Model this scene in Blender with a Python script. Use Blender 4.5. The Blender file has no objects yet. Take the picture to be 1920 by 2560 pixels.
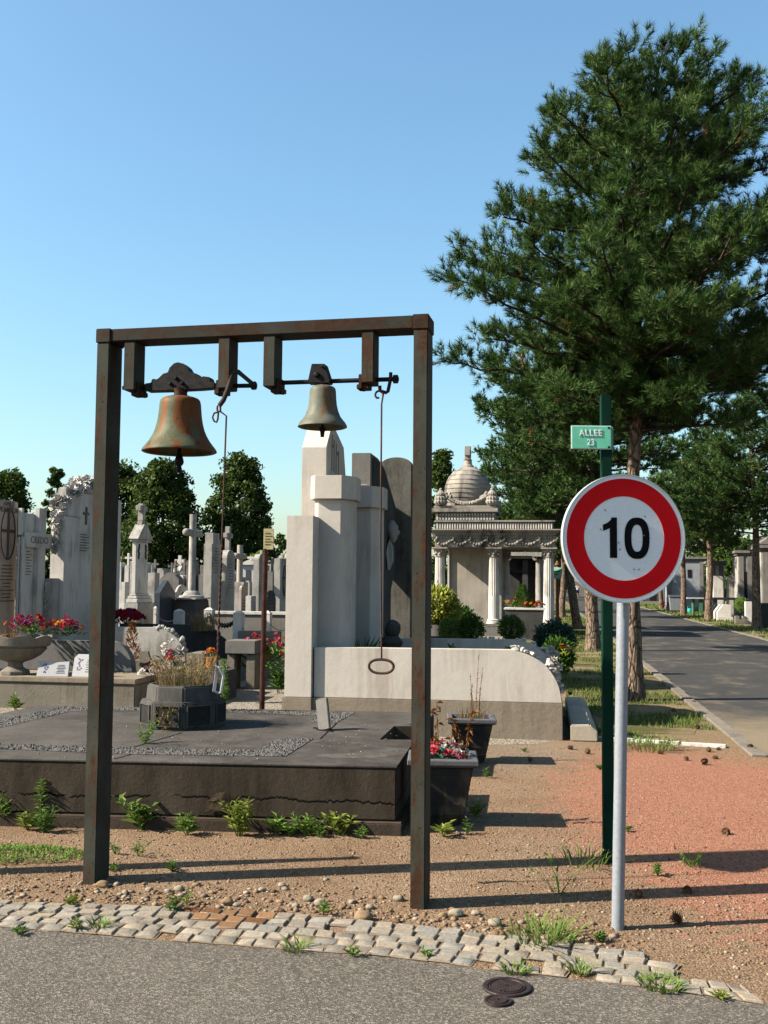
import bpy, bmesh, math, random
import numpy as np
from mathutils import Matrix, Vector, noise
R = math.radians
random.seed(7)
rng = np.random.default_rng(7)
sc = bpy.context.scene
COL = sc.collection
# ------------------------------------------------------------ camera model (used to survey real distances)
FPX, TH, RO, EYE = 2600.0, math.atan(176 / 2600), R(.47), 1.7

def ray(px, py):
    u, v = (px - 960) / FPX, (1280 - py) / FPX
    c, s = math.cos(RO), math.sin(RO)
    a, b = u * c - v * s, u * s + v * c
    ct, st = math.cos(TH), math.sin(TH)
    return Vector((a, ct - b * st, st + b * ct))

CAM = Vector((0, 0, EYE))

def at(px, py, d):
    r = ray(px, py)
    return CAM + r * (d / r.y)

def G(px, py, z=0.0):
    r = ray(px, py)
    return CAM + r * ((z - EYE) / r.z)

class Fr:
    """local frame: origin on the ground, turned about z"""
    def __init__(s, o, deg):
        s.o = Vector((o[0], o[1], o[2] if len(o) > 2 else 0.0))
        s.deg = deg
        s.M = Matrix.Translation(s.o) @ Matrix.Rotation(R(deg), 4, 'Z')
        s.I = s.M.inverted()
    def w(s, x, y, z=0.0):
        return s.M @ Vector((x, y, z))
    def hit(s, px, py, yl=0.0):
        o = s.I @ CAM
        d = s.I.to_3x3() @ ray(px, py)
        p = o + d * ((yl - o.y) / d.y)
        return p.x, p.z
    def hitx(s, px, py, xl=0.0):
        o = s.I @ CAM
        d = s.I.to_3x3() @ ray(px, py)
        p = o + d * ((xl - o.x) / d.x)
        return p.y, p.z
    def gnd(s, px, py, z=0.0):
        p = s.I @ G(px, py, z)
        return p.x, p.y
    def sub(s, x, y, z=0.0, deg=0.0):
        return Fr(s.w(x, y, z), s.deg + deg)

# ------------------------------------------------------------ mesh builder
class MB:
    def __init__(s, M=None):
        s.v, s.f, s.mi = [], [], []
        s.M = M.M if isinstance(M, Fr) else (M or Matrix.Identity(4))
        s.cm = 0
    def add(s, vs, fs):
        n = len(s.v)
        s.v += [tuple(s.M @ Vector(p)) for p in vs]
        s.f += [tuple(i + n for i in f) for f in fs]
        s.mi += [s.cm] * len(fs)
        return s
    def bx(s, x0, x1, y0, y1, z0, z1):
        vs = [(x, y, z) for z in (z0, z1) for (x, y) in ((x0, y0), (x1, y0), (x1, y1), (x0, y1))]
        return s.add(vs, [(3, 2, 1, 0), (4, 5, 6, 7), (0, 1, 5, 4), (1, 2, 6, 5), (2, 3, 7, 6), (3, 0, 4, 7)])
    def box(s, c, d, rz=0.0, rx=0.0, ry=0.0):
        m = Matrix.Translation(c) @ Matrix.Rotation(R(rz), 4, 'Z') @ Matrix.Rotation(R(rx), 4, 'X') @ Matrix.Rotation(R(ry), 4, 'Y')
        h = [x / 2 for x in d]
        vs = [m @ Vector((sx * h[0], sy * h[1], sz * h[2])) for sz in (-1, 1) for (sx, sy) in ((-1, -1), (1, -1), (1, 1), (-1, 1))]
        return s.add(vs, [(3, 2, 1, 0), (4, 5, 6, 7), (0, 1, 5, 4), (1, 2, 6, 5), (2, 3, 7, 6), (3, 0, 4, 7)])
    def prism(s, poly, a0, a1, ax='y'):
        f = {'y': lambda p, a: (p[0], a, p[1]), 'z': lambda p, a: (p[0], p[1], a), 'x': lambda p, a: (a, p[0], p[1])}[ax]
        n = len(poly)
        vs = [f(p, a0) for p in poly] + [f(p, a1) for p in poly]
        fs = [tuple(range(n)), tuple(range(2 * n - 1, n - 1, -1))]
        fs += [(i, (i + 1) % n, (i + 1) % n + n, i + n) for i in range(n)]
        return s.add(vs, fs)
    def frustum(s, p0, z0, p1, z1):
        n = len(p0)
        vs = [(x, y, z0) for x, y in p0] + [(x, y, z1) for x, y in p1]
        fs = [tuple(range(n - 1, -1, -1)), tuple(range(n, 2 * n))]
        fs += [(i, (i + 1) % n, (i + 1) % n + n, i + n) for i in range(n)]
        return s.add(vs, fs)
    def lathe(s, prof, c=(0, 0, 0), n=24, close=True, a0=0.0, flute=0, fd=0.0):
        vs, fs = [], []
        for r, z in prof:
            for i in range(n):
                a = a0 + 2 * math.pi * i / n
                rr = r * (1 - fd * (i % 2)) if flute else r
                vs.append((c[0] + rr * math.cos(a), c[1] + rr * math.sin(a), c[2] + z))
        for j in range(len(prof) - 1):
            for i in range(n):
                k = (i + 1) % n
                fs.append((j * n + i, j * n + k, (j + 1) * n + k, (j + 1) * n + i))
        if close:
            fs.append(tuple(range(n - 1, -1, -1)))
            fs.append(tuple(range((len(prof) - 1) * n, len(prof) * n)))
        return s.add(vs, fs)
    def tube(s, pts, r, n=8, closed=False, flat=1.0):
        P = [Vector(p) for p in pts]
        m = len(P)
        rr = r if isinstance(r, (list, tuple)) else [r] * m
        vs, fs = [], []
        up = None
        for i in range(m):
            t = (P[(i + 1) % m] - P[i - 1]) if closed else (P[min(i + 1, m - 1)] - P[max(i - 1, 0)])
            t.normalize()
            if up is None:
                up = t.orthogonal().normalized()
            up = (up - t * up.dot(t))
            up = up.normalized() if up.length > 1e-6 else t.orthogonal().normalized()
            b = t.cross(up)
            for k in range(n):
                a = 2 * math.pi * k / n
                vs.append(P[i] + (up * math.cos(a) + b * math.sin(a) * flat) * rr[i])
        for i in range(m if closed else m - 1):
            j = (i + 1) % m
            for k in range(n):
                q = (k + 1) % n
                fs.append((i * n + k, i * n + q, j * n + q, j * n + k))
        if not closed:
            fs.append(tuple(range(n - 1, -1, -1)))
            fs.append(tuple(range((m - 1) * n, m * n)))
        return s.add(vs, fs)
    def blob(s, c, r, sub=2, amp=.15, fr=2.0, seed=0):
        bm = bmesh.new()
        bmesh.ops.create_icosphere(bm, subdivisions=sub, radius=1)
        r = r if isinstance(r, (list, tuple)) else (r, r, r)
        vs = []
        for v in bm.verts:
            k = 1 + amp * noise.noise(v.co * fr + Vector((seed * 7.3, seed * 3.1, seed)))
            vs.append((c[0] + v.co.x * r[0] * k, c[1] + v.co.y * r[1] * k, c[2] + v.co.z * r[2] * k))
        fs = [tuple(x.index for x in f.verts) for f in bm.faces]
        bm.free()
        return s.add(vs, fs)
    def rose(s, c, r, d=(0, -1, .3), seed=0):
        """a carved or real flower: three rings of cupped petals about direction d"""
        rd = random.Random(seed)
        d = Vector(d).normalized(); u = d.orthogonal().normalized(); w = d.cross(u); c = Vector(c)
        for ring, (k, rad, h) in enumerate(((6, 1.0, .0), (5, .68, .28), (3, .35, .5))):
            for i in range(k):
                a = 2 * math.pi * (i + rd.random() * .4) / k
                e = u * math.cos(a) + w * math.sin(a); t = d.cross(e)
                base = c + d * h * r * .6
                p0 = base + e * r * .12; p3 = base + e * rad * r + d * r * (.15 + .25 * ring)
                m1 = base + e * rad * r * .6 + t * r * rad * .5 + d * r * .28
                m2 = base + e * rad * r * .6 - t * r * rad * .5 + d * r * .28
                mm = base + e * rad * r * .62 + d * r * .1
                s.add([p0, m1, p3, m2, mm], [(0, 1, 4), (1, 2, 4), (2, 3, 4), (3, 0, 4)])
        return s
    def leaf(s, b, d, L, w, bend=.2):
        b = Vector(b); d = Vector(d).normalized()
        sd = d.cross(Vector((0, 0, 1)))
        sd = sd.normalized() if sd.length > 1e-3 else Vector((1, 0, 0))
        up = sd.cross(d)
        m = b + d * L * .5 + up * L * bend * .5
        t = b + d * L - up * L * bend * .2
        return s.add([b, m + sd * w * .5, t, m - sd * w * .5], [(0, 1, 2), (0, 2, 3)])

WL = {}

def link(o):
    COL.objects.link(o)
    return o

def meshobj(name, me, mats, parent=None, loc=(0, 0, 0)):
    o = bpy.data.objects.new(name, me)
    for m in (mats if isinstance(mats, (list, tuple)) else [mats]):
        me.materials.append(m)
    link(o)
    if parent is not None:
        o.parent = parent
    else:
        o.location = loc
    return o

def base_of(vs):
    xs = [v[0] for v in vs]; ys = [v[1] for v in vs]; zs = [v[2] for v in vs]
    return Vector(((min(xs) + max(xs)) / 2, (min(ys) + max(ys)) / 2, min(zs)))

def obj(name, mb, mats, parent=None, bevel=0.0, smooth=0, seg=2, fix=True, origin=None):
    """link what mb holds (world coordinates) as ONE mesh object"""
    o0 = WL[parent] if parent is not None else (Vector(origin) if origin is not None else base_of(mb.v))
    me = bpy.data.meshes.new(name)
    me.from_pydata([(v[0] - o0.x, v[1] - o0.y, v[2] - o0.z) for v in mb.v], [], mb.f)
    if any(mb.mi):
        me.polygons.foreach_set('material_index', mb.mi)
    if fix or bevel:
        bm = bmesh.new(); bm.from_mesh(me)
        if fix:
            bmesh.ops.recalc_face_normals(bm, faces=bm.faces)
        if bevel:
            es = [e for e in bm.edges if len(e.link_faces) == 2 and e.calc_face_angle(0) > .5]
            try:
                bmesh.ops.bevel(bm, geom=es, offset=bevel, segments=seg, affect='EDGES', clamp_overlap=True)
            except Exception:
                pass
        bm.to_mesh(me); bm.free()
    if smooth:
        me.polygons.foreach_set('use_smooth', [True] * len(me.polygons))
        me.set_sharp_from_angle(angle=R(smooth))
    me.update()
    o = meshobj(name, me, mats, parent, o0)
    WL[o] = Vector(o0)
    return o

def tri_obj(name, V, F, mats, parent=None, origin=(0, 0, 0), mi=None):
    """numpy arrays (world coordinates) -> ONE mesh object"""
    o0 = WL[parent] if parent is not None else Vector(origin)
    V = V - np.array(o0)
    me = bpy.data.meshes.new(name)
    n, k = F.shape
    me.vertices.add(len(V)); me.vertices.foreach_set('co', V.astype(np.float32).ravel())
    me.loops.add(n * k); me.loops.foreach_set('vertex_index', F.astype(np.int32).ravel())
    me.polygons.add(n)
    me.polygons.foreach_set('loop_start', np.arange(0, n * k, k, dtype=np.int32))
    try:
        me.polygons.foreach_set('loop_total', np.full(n, k, dtype=np.int32))
    except Exception:
        pass
    if mi is not None:
        me.polygons.foreach_set('material_index', mi.astype(np.int32))
    me.update(); me.validate()
    o = meshobj(name, me, mats, parent, o0)
    WL[o] = Vector(o0)
    return o

def tag(o, label=None, cat=None, group=None, kind=None):
    for k, v in (('label', label), ('category', cat), ('group', group), ('kind', kind)):
        if v:
            o[k] = v
    return o

def thing(name, label, cat, loc, group=None):
    o = bpy.data.objects.new(name, None); link(o)
    o.empty_display_size = .1
    o.location = loc; WL[o] = Vector(loc)
    return tag(o, label, cat, group)

def copy_tree(o, parent=None, loc=None, rz=0.0, sc_=None, label=None):
    kids = list(o.children)
    c = o.copy(); link(c); c.parent = parent
    if loc is not None:
        c.location = loc
    if rz:
        c.rotation_euler = (0, 0, o.rotation_euler.z + rz)
    if sc_:
        c.scale = (sc_, sc_, sc_) if not isinstance(sc_, tuple) else sc_
    if label:
        c['label'] = label
    for k in kids:
        copy_tree(k, c)
    return c

def text_mesh(name, s, size, f, x, y, z, mat, parent, bold=0.0, sx=1.0, ext=.0015, align='CENTER', turn=0.0, sp=1.0):
    cu = bpy.data.curves.new('t', 'FONT'); cu.body = s; cu.size = size; cu.extrude = ext
    cu.align_x = align; cu.align_y = 'CENTER'; cu.offset = bold; cu.resolution_u = 6; cu.space_character = sp
    t = bpy.data.objects.new('t', cu); link(t)
    dg = bpy.context.evaluated_depsgraph_get()
    me = bpy.data.meshes.new_from_object(t.evaluated_get(dg))
    bpy.data.objects.remove(t); bpy.data.curves.remove(cu)
    M = f.M @ Matrix.Translation((x, y, z)) @ Matrix.Rotation(R(turn), 4, 'Z') @ Matrix.Rotation(R(90), 4, 'X') @ Matrix.Scale(sx, 4, (1, 0, 0))
    o0 = WL[parent]
    me.transform(Matrix.Translation(-o0) @ M)
    me.name = name; me.materials.clear()
    o = meshobj(name, me, mat, parent); WL[o] = Vector(o0)
    return o

# ------------------------------------------------------------ materials
def newmat(name):
    m = bpy.data.materials.new(name); m.use_nodes = True
    nt = m.node_tree
    nt.nodes['Principled BSDF'].inputs['Specular IOR Level'].default_value = .05
    return m, nt, nt.nodes['Principled BSDF']

def N(nt, t, **kw):
    n = nt.nodes.new(t)
    for k, v in kw.items():
        if k in n.inputs.keys():
            n.inputs[k].default_value = v
        else:
            setattr(n, k, v)
    return n

KA = .50   # the picture is exposed for deep shade contrast: albedos are kept on the dark side

def ramp(nt, fac, stops, interp='LINEAR'):
    r = nt.nodes.new('ShaderNodeValToRGB'); r.color_ramp.interpolation = interp
    el = r.color_ramp.elements
    while len(el) > 1:
        el.remove(el[-1])
    for i, (p, c) in enumerate(stops):
        e = el[0] if i == 0 else el.new(p)
        e.position = p; e.color = (c[0] * KA, c[1] * KA, c[2] * KA, 1) if not isinstance(c, (int, float)) else (c, c, c, 1)
    if fac is not None:
        nt.links.new(fac, r.inputs[0])
    return r

def coords(nt, scale=(1, 1, 1)):
    tc = nt.nodes.new('ShaderNodeTexCoord'); mp = nt.nodes.new('ShaderNodeMapping')
    mp.inputs['Scale'].default_value = scale
    nt.links.new(tc.outputs['Object'], mp.inputs[0])
    return mp.outputs[0]

def nz(nt, vec, scale, detail=6, rough=.6, dist=0.0):
    n = nt.nodes.new('ShaderNodeTexNoise')
    n.inputs['Scale'].default_value = scale; n.inputs['Detail'].default_value = detail
    n.inputs['Roughness'].default_value = rough; n.inputs['Distortion'].default_value = dist
    nt.links.new(vec, n.inputs['Vector'])
    return n.outputs['Fac']

def mixc(nt, fac, a, b, mode='MIX'):
    m = nt.nodes.new('ShaderNodeMix'); m.data_type = 'RGBA'; m.blend_type = mode
    for sock, v in ((m.inputs[0], fac), (m.inputs[6], a), (m.inputs[7], b)):
        if isinstance(v, (int, float)):
            sock.default_value = v
        elif isinstance(v, (tuple, list)):
            sock.default_value = (v[0] * KA, v[1] * KA, v[2] * KA, 1)
        else:
            nt.links.new(v, sock)
    return m.outputs[2]

def math_(nt, op, a, b=0.0):
    m = nt.nodes.new('ShaderNodeMath'); m.operation = op
    for i, v in enumerate((a, b)):
        if isinstance(v, (int, float)):
            m.inputs[i].default_value = v
        else:
            nt.links.new(v, m.inputs[i])
    return m.outputs[0]

def bump(nt, bs, h, strength=.3, dist=.01):
    b = nt.nodes.new('ShaderNodeBump')
    b.inputs['Strength'].default_value = strength; b.inputs['Distance'].default_value = dist
    nt.links.new(h, b.inputs['Height']); nt.links.new(b.outputs[0], bs.inputs['Normal'])

def stone(name, c1, c2, sc_=3.0, streak=None, sk=.5, bmp=.25, rough=.9, grain=120, gr=.12, stain_sc=1.2):
    c1, c2 = [x * .66 for x in c1], [x * .66 for x in c2]
    streak = [x * .66 for x in streak] if streak else None
    m, nt, bs = newmat(name)
    v = coords(nt)
    n1 = nz(nt, v, sc_, 8, .65)
    col = ramp(nt, n1, [(.3, c1), (.7, c2)]).outputs[0]
    if streak:
        vs = coords(nt, (7 * stain_sc, 7 * stain_sc, .8 * stain_sc))
        n2 = nz(nt, vs, 1.0, 7, .7, .4)
        n3 = nz(nt, v, 1.3 * stain_sc, 4, .5)
        f = math_(nt, 'MULTIPLY', n2, n3)
        f = ramp(nt, f, [(.24, 0.0), (.40, 1.0)]).outputs[0]
        col = mixc(nt, math_(nt, 'MULTIPLY', f, sk), col, streak)
    g = nz(nt, v, grain, 3, .8)
    col = mixc(nt, 1.0, col, ramp(nt, g, [(.3, 1 - gr * 2), (.7, 1 + gr)]).outputs[0], 'MULTIPLY')
    nt.links.new(col, bs.inputs['Base Color'])
    bs.inputs['Roughness'].default_value = rough
    h = math_(nt, 'ADD', math_(nt, 'MULTIPLY', g, .35), nz(nt, v, sc_ * 6, 6, .7))
    bump(nt, bs, h, bmp, .012)
    return m

def plain(name, c, rough=.6, metal=0.0, var=.2, sc_=12, bmp=0.0):
    c = [x * .7 for x in c]
    m, nt, bs = newmat(name)
    v = coords(nt)
    n = nz(nt, v, sc_, 5, .6)
    nt.links.new(ramp(nt, n, [(.3, [x * (1 - var) for x in c]), (.7, [min(1, x * (1 + var)) for x in c])]).outputs[0], bs.inputs['Base Color'])
    bs.inputs['Roughness'].default_value = rough; bs.inputs['Metallic'].default_value = metal
    if bmp:
        bump(nt, bs, nz(nt, v, sc_ * 5, 4), bmp, .005)
    return m

def leafmat(name, stops, trans=.25, rough=.5, sc_=3.0, island=True):
    stops = [(p, [x * .72 for x in c]) for p, c in stops]
    m, nt, bs = newmat(name)
    v = coords(nt)
    n = nz(nt, v, sc_, 3, .6)
    if island:
        ge = nt.nodes.new('ShaderNodeNewGeometry')
        n = math_(nt, 'ADD', math_(nt, 'MULTIPLY', n, .55), math_(nt, 'MULTIPLY', ge.outputs['Random Per Island'], .45))
    col = ramp(nt, n, stops).outputs[0]
    nt.links.new(col, bs.inputs['Base Color'])
    bs.inputs['Roughness'].default_value = rough
    tr = nt.nodes.new('ShaderNodeBsdfTranslucent'); mx = nt.nodes.new('ShaderNodeMixShader')
    nt.links.new(col, tr.inputs[0]); mx.inputs[0].default_value = trans
    nt.links.new(bs.outputs[0], mx.inputs[1]); nt.links.new(tr.outputs[0], mx.inputs[2])
    nt.links.new(mx.outputs[0], nt.nodes['Material Output'].inputs[0])
    return m

def rustmat(name, paint, rust1, rust2, lo=.45, hi=.6, dark=(.02, .015, .012), stretch=(1, 1, .25)):
    m, nt, bs = newmat(name)
    v = coords(nt, stretch); v2 = coords(nt)
    a = nz(nt, v, 9, 8, .7)
    b = nz(nt, v2, 30, 5, .7)
    rust = ramp(nt, b, [(.35, rust1), (.65, rust2)]).outputs[0]
    f = ramp(nt, a, [(lo, 0.0), (hi, 1.0)]).outputs[0]
    pv = ramp(nt, nz(nt, v2, 4, 5), [(.3, [x * .7 for x in paint]), (.7, [x * 1.2 for x in paint])]).outputs[0]
    col = mixc(nt, f, pv, rust)
    sp = ramp(nt, nz(nt, v2, 70, 2, .5), [(.66, 0.0), (.72, 1.0)]).outputs[0]
    col = mixc(nt, sp, col, dark)
    nt.links.new(col, bs.inputs['Base Color'])
    bs.inputs['Roughness'].default_value = .7
    bump(nt, bs, math_(nt, 'ADD', a, math_(nt, 'MULTIPLY', b, .4)), .35, .004)
    return m
# ------------------------------------------------------------ camera, sun, sky
cd = bpy.data.cameras.new('camera'); cam = link(bpy.data.objects.new('camera', cd))
cd.sensor_fit = 'VERTICAL'; cd.sensor_height = 36; cd.lens = 36 * FPX / 2560
cd.clip_start = .05; cd.clip_end = 3000
cam.matrix_world = (Matrix.Translation(CAM) @ Matrix.Rotation(R(90) + TH, 4, 'X') @ Matrix.Rotation(RO, 4, 'Z'))
sc.camera = cam
SUN_AZ, SUN_EL = R(10.0), R(36.0)          # shadows run this way from +X, sun this high
sd = bpy.data.lights.new('sun', 'SUN'); sd.energy = 5.0; sd.angle = R(.5); sd.color = (1.0, .91, .77)
sun = link(bpy.data.objects.new('sun', sd))
L = Vector((math.cos(SUN_AZ) * math.cos(SUN_EL), math.sin(SUN_AZ) * math.cos(SUN_EL), -math.sin(SUN_EL)))
sun.rotation_euler = L.to_track_quat('-Z', 'Y').to_euler(); sun.location = (-20, -4, 18)
w = bpy.data.worlds.new('World'); sc.world = w; w.use_nodes = True
wn = w.node_tree
sky = wn.nodes.new('ShaderNodeTexSky'); sky.sky_type = 'NISHITA'; sky.sun_disc = False
sky.sun_elevation = SUN_EL
# direction to the sun is (-L.x, -L.y); Blender's sun_rotation turns clockwise from +Y
sky.sun_rotation = math.atan2(-L.x, -L.y) % (2 * math.pi)
sky.altitude = 0; sky.air_density = 1.3; sky.dust_density = 1.3; sky.ozone_density = 10
bg = wn.nodes['Background']; bg.inputs['Strength'].default_value = .061
tint = wn.nodes.new('ShaderNodeMix'); tint.data_type = 'RGBA'; tint.blend_type = 'MULTIPLY'; tint.inputs[0].default_value = 1
tint.inputs[7].default_value = (1.44, 1.30, 1.0, 1)          # the photograph's white balance
wn.links.new(sky.outputs[0], tint.inputs[6]); wn.links.new(tint.outputs[2], bg.inputs[0])
sc.view_settings.view_transform = 'Standard'; sc.view_settings.look = 'None'
sc.view_settings.exposure = 1.9; sc.view_settings.gamma = 1.0
sc.cycles.max_bounces = 6; sc.cycles.diffuse_bounces = 2; sc.cycles.glossy_bounces = 2
sc.cycles.transparent_max_bounces = 4; sc.cycles.use_denoising = True

# ------------------------------------------------------------ shared materials
M = {}
M['white_stone'] = stone('white_stone', (.98, .88, .77), (1.12, 1.02, .90), 1.6, (.60, .50, .40), .6, .28, grain=160, gr=.08)
M['base_stone'] = stone('base_stone', (.44, .355, .265), (.54, .445, .34), 3, (.2, .16, .12), .5, .5)
M['grey_stone'] = stone('grey_stone', (.56, .53, .48), (.88, .83, .76), 3, (.10, .095, .09), .75, .3)
M['pale_stone'] = stone('pale_stone', (1.0, .94, .86), (1.25, 1.19, 1.10), 2.5, (.20, .18, .16), .55, .3)
M['pink_stone'] = stone('pink_stone', (.85, .66, .54), (1.0, .80, .68), 2, (.26, .20, .16), .5, .2)
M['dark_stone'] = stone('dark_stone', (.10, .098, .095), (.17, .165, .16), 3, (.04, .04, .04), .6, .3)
M['old_stone'] = stone('old_stone', (.56, .50, .43), (.74, .67, .58), 2, (.045, .042, .04), .95, .35, stain_sc=.5)
M['wall_stone'] = stone('wall_stone', (.30, .28, .255), (.40, .37, .34), 2, (.16, .15, .14), .6, .3)
M['concrete'] = stone('concrete', (.33, .29, .235), (.44, .39, .32), 4, (.16, .13, .10), .7, .5)
M['slab_top'] = stone('slab_top', (.115, .103, .092), (.245, .222, .198), 1.7, (.035, .03, .026), .6, .6, gr=.26, stain_sc=.6)
M['slab_top2'] = stone('slab_bits', (.16, .155, .145), (.34, .32, .30), 30, None, .4, .5)
M['steel'] = rustmat('painted_steel', (.062, .063, .050), (.048, .025, .015), (.095, .042, .022), .49, .60)
M['steel2'] = rustmat('rusty_steel', (.045, .044, .035), (.036, .019, .012), (.070, .032, .018), .42, .58, stretch=(.4, .4, 1))
M['iron'] = plain('dark_iron', (.035, .033, .034), .55, .4, .4, 30, .3)
M['rod'] = rustmat('rusty_rod', (.05, .04, .04), (.10, .045, .03), (.16, .06, .035), .4, .6, stretch=(1, 1, 1))
M['dry'] = leafmat('dry_stalk', [(.2, (.30, .20, .09)), (.8, (.55, .42, .22))], .2)
M['rustleaf'] = leafmat('rust_leaf', [(.2, (.28, .10, .03)), (.8, (.50, .24, .08))], .25)
M['weed'] = leafmat('weed_leaf', [(.2, (.16, .30, .05)), (.8, (.42, .62, .14))], .35)
M['grass'] = leafmat('grass_blade', [(.15, (.12, .20, .035)), (.6, (.24, .32, .075)), (.9, (.50, .43, .20))], .3)
M['bush'] = leafmat('bush_leaf', [(.2, (.05, .12, .022)), (.8, (.16, .31, .05))], .25)
M['lime'] = leafmat('lime_leaf', [(.2, (.30, .38, .04)), (.8, (.72, .74, .14))], .3)
M['blue_leaf'] = leafmat('blue_leaf', [(.2, (.03, .09, .06)), (.8, (.09, .19, .13))], .2)
M['tree_leaf'] = leafmat('tree_leaf', [(.15, (.022, .052, .011)), (.6, (.11, .175, .04)), (.9, (.28, .36, .09))], .2, sc_=.5)
M['needle'] = leafmat('needle', [(.2, (.018, .055, .014)), (.5, (.075, .170, .042)), (.8, (.32, .46, .14))], .18, .45, sc_=1.2)
M['soil'] = stone('soil', (.09, .065, .045), (.16, .115, .08), 8, None, .5, .8)

M['deadneedle'] = leafmat('dead_needle', [(.2, (.30, .13, .05)), (.8, (.50, .27, .10))], .15)

def petal(name, c):
    M[name] = leafmat(name, [(.2, [x * .9 for x in c]), (.8, [x * 1.5 for x in c])], .2)
for nm, c in (('red_petal', (.45, .02, .03)), ('pink_petal', (.75, .12, .16)), ('orange_petal', (.80, .25, .03)),
              ('white_petal', (.80, .80, .74)), ('purple_petal', (.32, .03, .12)), ('teal_leaf', (.03, .22, .16))):
    petal(nm, c)

def bark():
    m, nt, bs = newmat('bark')
    v = coords(nt, (9, 9, 2.2))
    vo = nt.nodes.new('ShaderNodeTexVoronoi'); vo.feature = 'DISTANCE_TO_EDGE'; vo.inputs['Scale'].default_value = 1.6
    wv = nt.nodes.new('ShaderNodeVectorMath'); wv.operation = 'ADD'
    nn = nt.nodes.new('ShaderNodeTexNoise'); nn.inputs['Scale'].default_value = .9; nn.inputs['Detail'].default_value = 5
    nt.links.new(v, nn.inputs['Vector']); nt.links.new(v, wv.inputs[0]); nt.links.new(nn.outputs['Color'], wv.inputs[1])
    nt.links.new(wv.outputs[0], vo.inputs['Vector'])
    d = vo.outputs['Distance']
    n = nz(nt, coords(nt), 14, 6, .7)
    c = ramp(nt, n, [(.3, (.15, .105, .075)), (.7, (.36, .27, .20))]).outputs[0]
    c = mixc(nt, ramp(nt, d, [(0.0, 1.0), (.10, 0.0)]).outputs[0], c, (.05, .032, .022))
    nt.links.new(c, bs.inputs['Base Color']); bs.inputs['Roughness'].default_value = .95
    bump(nt, bs, math_(nt, 'ADD', ramp(nt, d, [(0, 0.0), (.2, 1.0)]).outputs[0], math_(nt, 'MULTIPLY', n, .5)), .8, .03)
    return m
M['bark'] = bark()
M['limb'] = stone('limb_bark', (.07, .05, .038), (.15, .11, .085), 9, None, .5, .8)

# ------------------------------------------------------------ ground
AX = -8.7                                    # the cemetery's grid is turned this far
KL = Fr((3.823, 10.439), AX)                 # along the left kerb of the alley

def ground_mat():
    m, nt, bs = newmat('dirt')
    v = coords(nt)
    n1 = nz(nt, v, 1.3, 8, .65); n2 = nz(nt, v, 26, 6, .75); n3 = nz(nt, v, 130, 4, .8)
    c = ramp(nt, n1, [(.3, (.32, .203, .122)), (.7, (.455, .315, .205))]).outputs[0]
    # tan sandy wash near the alley's corner, red crushed brick on the path, grey soil far away
    def spot(cx, cy, rx, ry, edge=.35, sc_=2.2, amp=.35):
        mp = nt.nodes.new('ShaderNodeMapping'); mp.vector_type = 'TEXTURE'
        mp.inputs['Location'].default_value = (cx, cy, 0); mp.inputs['Scale'].default_value = (rx, ry, 50)
        nt.links.new(v, mp.inputs[0])
        ln = nt.nodes.new('ShaderNodeVectorMath'); ln.operation = 'LENGTH'; nt.links.new(mp.outputs[0], ln.inputs[0])
        d = math_(nt, 'ADD', ln.outputs['Value'], math_(nt, 'MULTIPLY', math_(nt, 'SUBTRACT', nz(nt, v, sc_, 6, .7), .5), amp * 2))
        return ramp(nt, d, [(1 - edge, 1.0), (1 + edge * .4, 0.0)]).outputs[0]
    red = spot(3.7, 7.5, 2.55, 4.3, .16, 5.0, .42)
    c = mixc(nt, math_(nt, 'MULTIPLY', red, .76), c, ramp(nt, n2, [(.3, (.48, .19, .12)), (.7, (.64, .295, .195))]).outputs[0])
    tan = spot(4.1, 11.9, 1.6, 2.6, .5)
    c = mixc(nt, math_(nt, 'MULTIPLY', tan, .8), c, (.36, .265, .155))
    pale = spot(.9, 10.6, 1.4, 1.3, .5)
    c = mixc(nt, math_(nt, 'MULTIPLY', pale, .6), c, (.36, .29, .22))
    sp = ramp(nt, n3, [(.30, .72), (.5, 1.0), (.68, 1.25)]).outputs[0]
    c = mixc(nt, 1.0, c, sp, 'MULTIPLY')
    vg = nt.nodes.new('ShaderNodeTexVoronoi'); vg.inputs['Scale'].default_value = 105; nt.links.new(v, vg.inputs['Vector'])
    sg = nt.nodes.new('ShaderNodeSeparateColor'); nt.links.new(vg.outputs['Color'], sg.inputs[0])
    c = mixc(nt, .6, c, ramp(nt, sg.outputs[0], [(0, .45), (.5, .95), (1, 1.6)]).outputs[0], 'MULTIPLY')
    c = mixc(nt, .5, c, ramp(nt, vg.outputs['Distance'], [(.3, 1.1), (.75, .35)]).outputs[0], 'MULTIPLY')
    dk = ramp(nt, n2, [(.30, .6), (.45, 1.0)]).outputs[0]
    c = mixc(nt, .8, c, dk, 'MULTIPLY')
    nt.links.new(c, bs.inputs['Base Color']); bs.inputs['Roughness'].default_value = .95
    bump(nt, bs, math_(nt, 'SUBTRACT', math_(nt, 'ADD', n2, math_(nt, 'MULTIPLY', n3, .5)), math_(nt, 'MULTIPLY', vg.outputs['Distance'], .6)), .9, .02)
    return m

g = MB().add([(-700, -30, 0), (700, -30, 0), (700, 1400, 0), (-700, 1400, 0)], [(0, 1, 2, 3)])
tag(obj('ground', g, ground_mat(), origin=(0, 0, 0)), kind='structure')

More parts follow.
